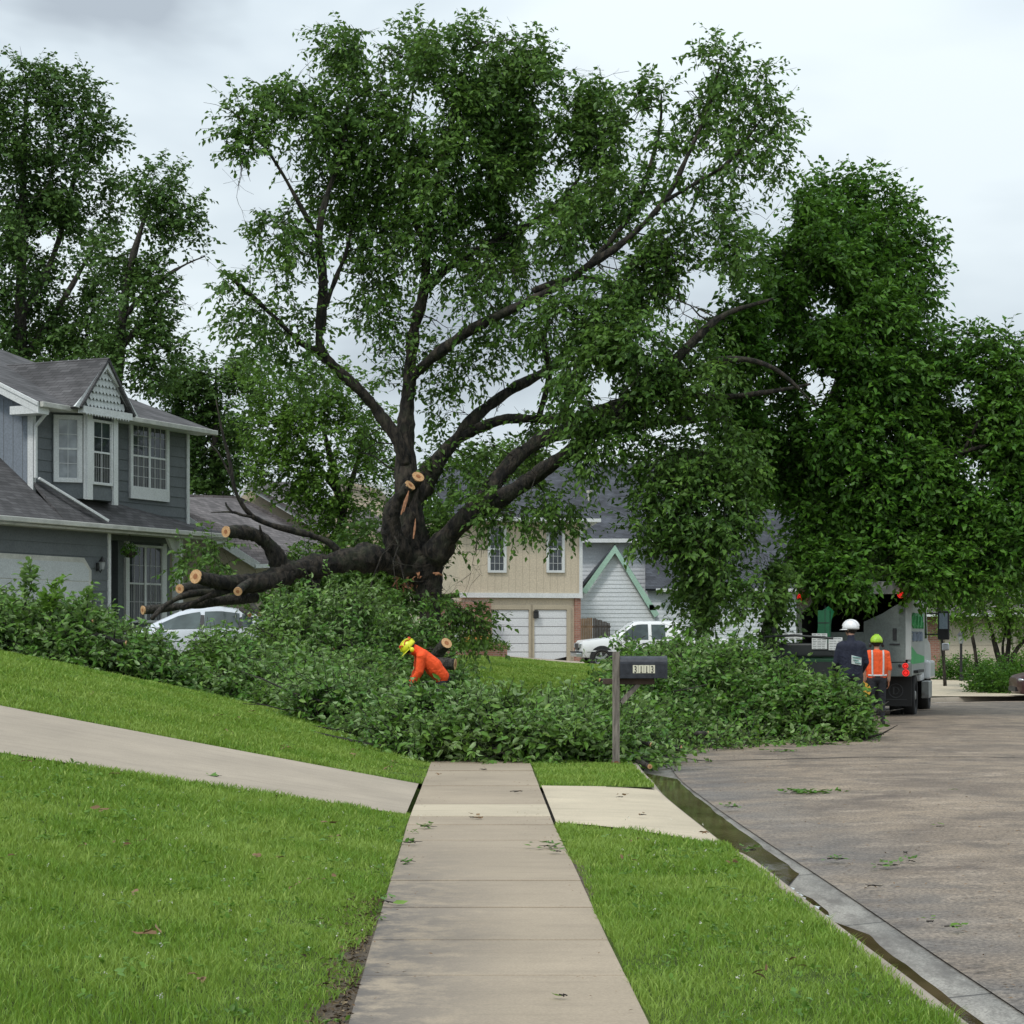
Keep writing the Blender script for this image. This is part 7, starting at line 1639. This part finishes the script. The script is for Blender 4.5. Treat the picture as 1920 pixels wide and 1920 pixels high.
tp.build('reflective_stripe', SILVERT, p3)
b_ = MB(); n_ = 12; pts = [(-.02, -.26, .93)] + [(-.02 + .0, 0, 0)] * 0
arc = [(-.30 + .17 * math.sin(a) * .8, -.16, .66 + .2 * math.cos(a) * 1.0) for a in np.linspace(.05, 2.7, 10)]
b_ = MB(); b_.slab([(-.33, -.17, .92)] + [(-.30 + .16 * math.sin(a), -.17, .70 + .15 * math.cos(a)) for a in np.linspace(.2, 2.9, 10)], .03, (0, -1, 0))
b_.slab([(-.345, -.15, .95), (-.325, -.15, .95), (-.225, -.02, .80), (-.245, -.02, .78)], .03, (0, -1, 0))
yl = b_.build('yellow_wedge', plain('wedge_yellow', (.62, .34, .04), .5, .15, 6)); yl.location = loc; tag(yl, 'yellow rounded blade shaped tool held low at the left of the orange shirted worker', 'tool')
# ------------------------------------------------------------------ mailbox
WOODG = None
m, t, b, o = newmat('post_wood'); v = objco(t, (6, 6, .6)); n = nz(t, 6, 7, v, .7, .5)
c = ramp(t, n, [(.3, (.07, .06, .052)), (.5, (.20, .175, .15)), (.72, (.34, .30, .26))]); t.links.new(c, b.inputs['Base Color']); b.inputs['Roughness'].default_value = .9; bumpn(t, b, n, .9, .02); WOODG = m
m, t, b, o = newmat('mailbox_black'); v = objco(t); c = ramp(t, nz(t, 14, 5, v), [(.35, (.012, .014, .02)), (.7, (.03, .034, .045))]); t.links.new(c, b.inputs['Base Color']); b.inputs['Roughness'].default_value = .38
vo = t.nodes.new('ShaderNodeTexVoronoi'); vo.inputs['Scale'].default_value = 90; t.links.new(v, vo.inputs['Vector']); bumpn(t, b, vo.outputs['Distance'], .3, .004); MBX = m
Y = 25.0; s_ = Y / FPX; x0 = (1155 - 960) * s_
mbx = empty('mailbox', (x0, Y, 0), 0, 'black roadside mailbox numbered 3113 on a weathered wooden post', 'mailbox')
zt = EYE + (1190 - 1222) * s_
b_ = MB(); b_.box(-.043, .043, -.045, .045, -.08, zt - .015); b_.slab([(-.043, -.045, zt - .015), (.043, -.045, zt - .015), (.043, .045, zt - .015), (-.043, .045, zt - .015)], -.012, (0, 0, 1)); b_.build('post', WOODG, mbx, bevel=.006)
b_ = MB(); b_.tube([(0, 0, .0), (0, 0, .05)], [.07, .05], 10); b_.build('rust_collar', plain('rusty_earth', (.14, .06, .03), .95, .4, 12), mbx)
def px_(px, py): return (px - 1155) * s_, EYE + (1190 - py) * s_
xa, za = px_(1162, 1272); xb, zb = px_(1249, 1230)
b_ = MB(); pr = []                      # box section: straight sides and arched top, along x
hw_, hh = .115, zb - za
for a in np.linspace(0, math.pi, 13): pr.append((hw_ * math.cos(a), za + hh - hw_ * .8 + hw_ * .8 * math.sin(a)))
pr = [(hw_, za)] + pr + [(-hw_, za)]
n_ = len(pr); yo = .05
vs = [(xa, y + yo, z) for y, z in pr] + [(xb, y + yo, z) for y, z in pr]
b_.add(vs, [tuple(range(n_)), tuple(range(n_, 2 * n_))[::-1]] + [(i, (i + 1) % n_, n_ + (i + 1) % n_, n_ + i) for i in range(n_)]); bx = b_.build('box', MBX, mbx, bevel=.004)
b_ = MB(); vs = [(xb - .018, y * 1.04 + yo, za - .004 + (z - za) * 1.03) for y, z in pr] + [(xb + .012, y * 1.04 + yo, za - .004 + (z - za) * 1.03) for y, z in pr]
b_.add(vs, [tuple(range(n_)), tuple(range(n_, 2 * n_))[::-1]] + [(i, (i + 1) % n_, n_ + (i + 1) % n_, n_ + i) for i in range(n_)]); b_.build('door', MBX, mbx, bevel=.003)
xa2, _ = px_(1131, 0); xb2, _ = px_(1228, 0)
b_ = MB(); b_.box(xa2, xb2, .046, .13, za - .075, za - .004); b_.build('arm', plain('arm_wood', (.08, .055, .042), .9, .3, 9, .4, 30), mbx, bevel=.005)
b_ = MB(); p0 = px_(1164, 1318); p1_ = px_(1198, 1283); b_.bar((p0[0], .02, p0[1]), (p1_[0], .085, p1_[1]), .055, .05); b_.build('brace', WOODG, mbx)
PLATE = plain('number_plate', (.66, .64, .50), .5, .06, 20); INK = plain('number_ink', (.012, .012, .014), .6, .1, 10)
nx0, nz0 = px_(1185.5, 1262); nx1, nz1 = px_(1227.5, 1247); wd = (nx1 - nx0) / 4
for k, ch in enumerate('3113'):
    b_ = MB(); b_.box(nx0 + k * wd + .003, nx0 + (k + 1) * wd - .001, yo - hw_ - .004, yo - hw_, nz0, nz1); pl = b_.build('number_plate', PLATE, mbx)
    cu = bpy.data.curves.new('digit', 'FONT'); cu.body = ch; cu.size = .118; cu.align_x = 'CENTER'; cu.offset = .0018; cu.extrude = .0008
    to = bpy.data.objects.new('digit', cu); C.objects.link(to); dg = bpy.context.evaluated_depsgraph_get(); me = bpy.data.meshes.new_from_object(to.evaluated_get(dg)); bpy.data.objects.remove(to)
    me.materials.clear(); me.materials.append(INK); dob = bpy.data.objects.new('digit', me); C.objects.link(dob); dob.parent = pl
    dob.rotation_euler = (R(90), 0, 0); dob.location = (nx0 + (k + .5) * wd + .001, yo - hw_ - .0052, nz0 + .005)
    dob.scale = (.60, 1, 1)
    if ch == '1':
        f_ = MB(); cx_ = nx0 + (k + .5) * wd; f_.box(cx_ - .010, cx_ + .014, yo - hw_ - .006, yo - hw_ - .0045, nz0 + .005, nz0 + .011); f_.build('digit_foot', INK, pl)

# ------------------------------------------------------------------ hanging basket and lamp post
w3 = G.O + G.u * G.x(243, .2) + G.n * .2
hx, hzz = G.q(243, 1030, .2); bpos = G.O + G.u * hx + G.n * .2; bpos.z = G.O.z + hzz
e_ = empty('hanging_basket', bpos, 0, 'dark leafy hanging basket under the grey house eave by the entry window', 'hanging basket')
b_ = MB(); b_.tube([(0, 0, -.22), (0, 0, -.16), (0, 0, -.04)], [.08, .15, .19], 14); b_.build('pot', plain('pot_brown', (.03, .022, .018), .7, .2, 6), e_)
b_ = MB(); top = G.O.z + zg - .15 - bpos.z
for k in range(3): a = k * 2.09; b_.tube([(.18 * math.cos(a), .18 * math.sin(a), -.04), (0, 0, min(.42, top))], .005, 4)
b_.tube([(0, 0, min(.42, top)), (0, 0, top)], .006, 4); b_.build('chain', IRON, e_)
rg = np.random.default_rng(5); u = unit(rg.normal(size=(70, 3))); arr, _, _ = spray_arrays(rg, u * [.17, .17, .12] + [0, 0, .02], u + [0, 0, -.3], 6, .14, .07, .04, .6); leaves('foliage', *arr, LEAF_ROAD, e_)
e_ = empty('yard_lamp', at(1802, 69), 0, 'small black post lantern in front of the beige garage door', 'lamp post')
lz = EYE + (1190 - 1200) / FPX * 69 - e_.location.z
b_ = MB(); b_.tube([(0, 0, 0), (0, 0, lz - .12)], .045, 10); b_.tube([(0, 0, 0), (0, 0, .15)], .08, 10); b_.bar((-.17, 0, lz - .62), (.17, 0, lz - .62), .03); b_.build('post', IRON, e_)
b_ = MB(); b_.tube([(0, 0, lz - .12), (0, 0, lz + .16)], [.07, .12], 6); b_.build('lantern_glass', plain('lamp_glass', (.3, .32, .33), .2, .1, 5), e_)
b_ = MB(); b_.tube([(0, 0, lz + .16), (0, 0, lz + .22), (0, 0, lz + .34)], [.15, .09, .01], 8); b_.build('lantern_cap', IRON, e_)

# ------------------------------------------------------------------ cut logs
def log(name, label, px, py, Y, dx, dy, dz, L, r, mat=BARK_GREY, grp=None):
    """sawn piece whose near face sits at px,py; d* points away along its length"""
    a = P(px, py, Y); d = Vector((dx, dy, dz)).normalized(); e_ = empty(name, a, 0, label, 'log', grp)
    pts = [d * L * t_ + Vector((random.gauss(0, 1), random.gauss(0, 1), random.gauss(0, 1))) * r * .05 for t_ in (0, .33, .66, 1)]
    b_ = MB(); b_.tube(pts, [r, r * .97, r * 1.02, r * .95], 16, jit=.05); b_.build('bark', mat, e_, smooth=False)
    b_ = MB(); b_.tube([pts[0] - d * .012, pts[0] + d * .01], r * .93, 18); cf = b_.build('cut_face', CUT, e_)
    b_ = MB(); b_.tube([pts[0] - d * .0145, pts[0] - d * .011], r * .4, 14); b_.build('heartwood', HEART, cf); return e_
log('cut_log', 'thick sawn log with pale round face just behind the orange jacketed worker', 836, 1207, 38.2, -.5, .8, -.55, .7, .115)
log('cut_log', 'short mossy log chunk under the round sawn log behind the bending worker', 852, 1246, 37.8, -1, .25, .1, .42, .11)
log('cut_log', 'sawn branch end at the rear window of the white car, the lower right one', 487, 1152, 44.3, -.3, .9, .25, .8, .062)
log('cut_log', 'smaller sawn branch end left of its neighbour on the white car tail', 468, 1153, 44.4, -.4, .9, .2, .7, .05)
log('cut_log', 'wet log lying across the gutter beyond the mailbox', 1277, 1403, 28.6, -1, .25, -.03, .42, .05, BARK)
log('cut_log', 'small sawn branch with pale end at the kerb right of the mailbox post', 1218, 1437, 24.9, -.3, .95, .12, .5, .032)
log('cut_log', 'broken stick with pale tip in the heap just right of the mailbox post', 1219, 1396, 26.2, -.9, .3, .35, .35, .03)

# ------------------------------------------------------------------ litter: leaves and twigs dropped on walk, road and lawn
def ground_hit(px, py, road=False):
    Y = EYE * FPX / (py - HOR)
    for _ in range(30):
        X = (px - CX) / FPX * Y; onroad = float(kdist(np.array([X]), np.array([Y]))[0]) < 0
        z = (kz(Y) - .085) if onroad else Hz(X, Y)
        if not onroad and abs(X - swx(Y)) < .62: z = .02
        if not onroad and X > swx(Y) + .6: z = .016
        Y = .5 * Y + .5 * (EYE - z) * FPX / (py - HOR)
    return Vector(((px - CX) / FPX * Y, Y, float(z) + .004))
DRY = leafmat('leaf_dry', (.10, .055, .025), (.17, .10, .05), (.28, .19, .11), (.2, .14, .09), trans=.1, rough=.8)
def litter(name, label, px, py, n_, w_, mat, seed, stick=True, cat='leaf cluster', ll=.1, grp='dropped leaves and twigs', high=.04):
    p = ground_hit(px, py); e_ = empty(name, p, 0, label, cat, grp); rg = np.random.default_rng(seed)
    c = np.stack([rg.normal(0, w_ * .5, n_), rg.normal(0, w_ * .35, n_), rg.uniform(.006, high, n_)], 1); d = unit(np.stack([rg.normal(size=n_), rg.normal(size=n_), rg.normal(size=n_) * .12 + .04], 1)); nn = unit(rg.normal(0, .3, (n_, 3)) + [0, 0, 1])
    leaves('foliage', c, d, nn, ll * rg.uniform(.6, 1.2, n_), ll * .5 * rg.uniform(.7, 1.2, n_), mat, e_, hexa=True, curl=-.12)
    if stick:
        b_ = MB()
        for k in range(2):
            an = rg.random() * 6.28; q_ = [Vector((math.cos(an) * w_ * t_ + rg.normal() * .01, math.sin(an) * w_ * .5 * t_ + rg.normal() * .01, .008 + .01 * rg.random())) for t_ in (-.7, -.2, .3, .8)]; b_.tube(q_, [.004, .0035, .003, .0015], 5)
        b_.build('stem', BARK, e_)
    return e_
for k, (px, py, n_, w_, mt_, ll, lb, cat) in enumerate([
    (803, 1553, 9, .10, LEAF_PILE, .075, 'green leaf sprig on the left of the walk just past the pale slab', 'leaf cluster'),
    (772, 1583, 8, .09, LEAF_ROAD, .07, 'dark green leaves at the left walk edge below the first sprig', 'leaf cluster'),
    (1030, 1590, 14, .11, LEAF_ROAD, .075, 'largest leaf cluster on the walk, at its right edge', 'leaf cluster'),
    (1046, 1600, 5, .06, LEAF_PILE, .08, 'pale upturned leaves just below the cluster at the right walk edge', 'leaf cluster'),
    (763, 1620, 4, .07, LEAF_ROAD, .08, 'flat dark leaf on the stained left edge of the walk', 'leaf cluster'),
    (728, 1696, 3, .05, LEAF_PILE, .08, 'pale leaf lying at the left walk edge halfway down', 'leaf cluster'),
    (1055, 1874, 1, .01, LEAF_PALE, .07, 'single slim green leaf on the walk at the bottom of the picture', 'leaf'),
    (890, 1536, 4, .08, DRY, .06, 'curled brown leaf in the middle of the walk by the pale slab', 'leaf'),
    (1165, 1497, 3, .05, DRY, .06, 'brown leaf with stalk on the pale apron', 'leaf'),
    (1205, 1531, 2, .03, DRY, .05, 'tiny dark leaf on the apron near the kerb', 'leaf'),
    (970, 1487, 2, .08, DRY, .04, 'thin dark twig on the walk near the second joint', 'twig'),
    (905, 1445, 2, .07, DRY, .04, 'thin curved twig at the far end of the walk', 'twig'),
    (1512, 1488, 60, .26, LEAF_ROAD, .09, 'long clump of green leaves lying alone on the road', 'leaf cluster'),
    (1787, 1487, 6, .07, LEAF_ROAD, .06, 'small dark leaf lump far right on the road', 'leaf cluster'),
    (1568, 1614, 12, .09, LEAF_PILE2, .06, 'leafy sprig on the road nearest the gutter foam', 'leaf cluster'),
    (1665, 1626, 13, .10, LEAF_PILE2, .06, 'left half of a pair of sprigs in the middle of the road', 'leaf cluster'),
    (1708, 1618, 9, .07, LEAF_PILE2, .06, 'right half of a pair of sprigs in the middle of the road', 'leaf cluster'),
    (1787, 1743, 7, .06, LEAF_PALE, .055, 'star shaped pale green sprig at the lower right of the road', 'leaf cluster'),
    (1744, 1733, 3, .03, LEAF_PALE, .04, 'tiny green sprig just left of the star shaped one', 'leaf cluster'),
    (1763, 1553, 3, .05, LEAF_PALE, .05, 'small green leaf on the road above the sprig pair', 'leaf'),
    (1400, 1597, 8, .10, LEAF_ROAD, .06, 'dark leaves caught between gutter and road', 'leaf cluster'),
    (1372, 1516, 10, .12, LEAF_PILE2, .07, 'small green sprig at the gutter edge beyond the driveway apron', 'leaf cluster'),
    (1470, 1411, 24, .25, LEAF_PILE2, .09, 'leaf scraps dropped before the heap on the road', 'leaf cluster'),
    (1620, 1395, 16, .3, LEAF_PILE2, .09, 'leaf scraps on the road by the right end of the heap', 'leaf cluster'),
    (1698, 1602, 2, .05, DRY, .03, 'short dark stick on the road right of the sprigs', 'twig'),
    (1640, 1665, 2, .10, DRY, .03, 'long thin stick lying on the road below the sprig pair', 'twig'),
    (402, 1458, 4, .07, LEAF_PILE, .07, 'small green leaf on the driveway', 'leaf'),
    (545, 1378, 16, .22, LEAF_PALE, .10, 'pale leafy twig on the upper lawn above the driveway', 'leaf cluster'),
    (130, 1243, 4, .12, LEAF_PALE, .10, 'yellow leaf on the upper lawn below the long heap', 'leaf'),
    (668, 1392, 5, .1, LEAF_PALE, .1, 'pale leaves on the upper lawn near the walk', 'leaf cluster')]):
    litter('leaf_cluster' if 'cluster' in cat else cat, lb, px, py, n_, w_, mt_, 300 + k, ll=ll, cat=cat)
for k, (px, py, lb) in enumerate([(190, 1535, 'reddish dry leaf stuck upright in the left lawn'), (478, 1625, 'tan dry leaf in the middle of the left lawn'), (282, 1778, 'pale torn dry leaf in the lower left lawn'), (617, 1560, 'orange dry leaf in the left lawn near the walk')]):
    e_ = litter('dry_leaf', lb, px, py, 4, .05, DRY, 360 + k, stick=False, cat='leaf', ll=.075); e_.location.z += .045
# loose crumbs on the road, walk and lawn
rg = np.random.default_rng(88); n_ = 520; Yc = 9 + 26 * rg.random(n_) ** .9; kx = np.interp(Yc, KA[:60, 1], KA[:60, 0]); Xc = kx + .5 + rg.random(n_) * (Yc * .25 - kx)
offv = np.clip(Xc - kx, .4, 9.5); zc = kz(Yc) - .128 + .09 * np.sin(np.minimum(offv, 9) / 9 * math.pi) + .006
c = np.stack([Xc, Yc, zc], 1); c = c[kdist(Xc, Yc) < -.4]; n_ = len(c)
o_ = leaves('leaf_litter', c, unit(np.stack([rg.normal(size=n_), rg.normal(size=n_) * .6, rg.random(n_) * .1], 1)), unit(rg.normal(0, .2, (n_, 3)) + [0, 0, 1]), rg.uniform(.012, .05, n_), rg.uniform(.006, .018, n_), DRY, None, curl=-.1); tag(o_, kind='stuff')
n_ = 170; Yc = 8 + 17 * rg.random(n_); Xc = swx(Yc) + rg.choice([-1, 1], n_) * (.6 - np.abs(rg.normal(0, .16, n_))); c = np.stack([Xc, Yc, Yc * 0 + .026], 1)
o_ = leaves('leaf_litter', c, unit(np.stack([rg.normal(size=n_), rg.normal(size=n_), rg.random(n_) * .15], 1)), unit(rg.normal(0, .2, (n_, 3)) + [0, 0, 1]), rg.uniform(.008, .03, n_), rg.uniform(.005, .012, n_), DRY, None, curl=-.1); tag(o_, kind='stuff')

# clover heads in the lawns and crumbs of bark and soil along the walk edge
def lawnz(x, y): z = H(x, y)[0]; return np.where(x > swx(y), 0.0, z)
rg = np.random.default_rng(91); n_ = 150; Yc = 8 + 9.5 * rg.random(n_); Xc = np.where(rg.random(n_) < .65, -.75 - rg.random(n_) * (Yc * .25 - .6), .75 + rg.random(n_) * .85)
c = np.repeat(np.stack([Xc, Yc, lawnz(Xc, Yc) + .045], 1), 5, axis=0) + rg.normal(0, .004, (n_ * 5, 3)); m_ = n_ * 5
o_ = leaves('clover', c, unit(rg.normal(size=(m_, 3))), unit(rg.normal(size=(m_, 3))), rg.uniform(.006, .011, m_), rg.uniform(.005, .008, m_), plain('clover_white', (.6, .6, .52), .7, .1, 5), None); tag(o_, kind='stuff')
n_ = 260; Yc = 8 + 9.5 * rg.random(n_); Xc = np.where(rg.random(n_) < .6, -.7 - rg.random(n_) * (Yc * .25 - .5), .7 + rg.random(n_) * .9); k6 = 7
ok = ~((Xc > 0) & (Yc > 15.3)); Xc, Yc = Xc[ok], Yc[ok]; n_ = len(Xc)
c = np.repeat(np.stack([Xc, Yc, lawnz(Xc, Yc) + .03], 1), k6, axis=0) + rg.normal(0, .022, (n_ * k6, 3)) * [1, 1, .4]; m_ = n_ * k6
o_ = leaves('lawn_weeds', c, unit(rg.normal(size=(m_, 3)) * [1, 1, .4] + [0, 0, .3]), unit(rg.normal(0, .4, (m_, 3)) + [0, 0, 1]), rg.uniform(.025, .05, m_), rg.uniform(.014, .026, m_), LEAF_BRIGHT, None, hexa=True); tag(o_, kind='stuff')
n_ = 1500; Yc = 6.5 + 6 * rg.random(n_) ** 1.2; Xc = swx(Yc) - .62 - np.abs(rg.normal(0, .10, n_)); c = np.stack([Xc, Yc, H(Xc, Yc)[0] + .014 + .012 * rg.random(n_)], 1)
o_ = leaves('leaf_litter', c, unit(rg.normal(size=(n_, 3)) * [1, 1, .4]), unit(rg.normal(0, .5, (n_, 3)) + [0, 0, 1]), rg.uniform(.012, .045, n_), rg.uniform(.006, .016, n_), leafmat('soil_crumbs', (.03, .02, .012), (.08, .055, .03), (.22, .17, .10), (.10, .07, .04), trans=.0, rough=.9), None); tag(o_, kind='stuff')

n_ = 90; Yc = 8.5 + 19 * rg.random(n_); Xc = np.where(rg.random(n_) < .75, -.8 - rg.random(n_) * (Yc * .25 - .5), .7 + rg.random(n_) * .9); ok = ~((Yc > 17.9) & (Yc < 21.8)); Xc, Yc = Xc[ok], Yc[ok]; n_ = len(Xc)
for mt_, sl__ in ((LEAF_PILE, slice(0, n_ // 2)), (DRY, slice(n_ // 2, n_))):
    x, y = Xc[sl__], Yc[sl__]; k6 = 3; c = np.repeat(np.stack([x, y, lawnz(x, y) + .05], 1), k6, axis=0) + rg.normal(0, .03, (len(x) * k6, 3)) * [1, 1, .25]; m_ = len(c)
    o_ = leaves('leaf_litter', c, unit(rg.normal(size=(m_, 3)) * [1, 1, .25]), unit(rg.normal(0, .3, (m_, 3)) + [0, 0, 1]), rg.uniform(.03, .075, m_), rg.uniform(.014, .035, m_), mt_, None, hexa=True); tag(o_, kind='stuff')
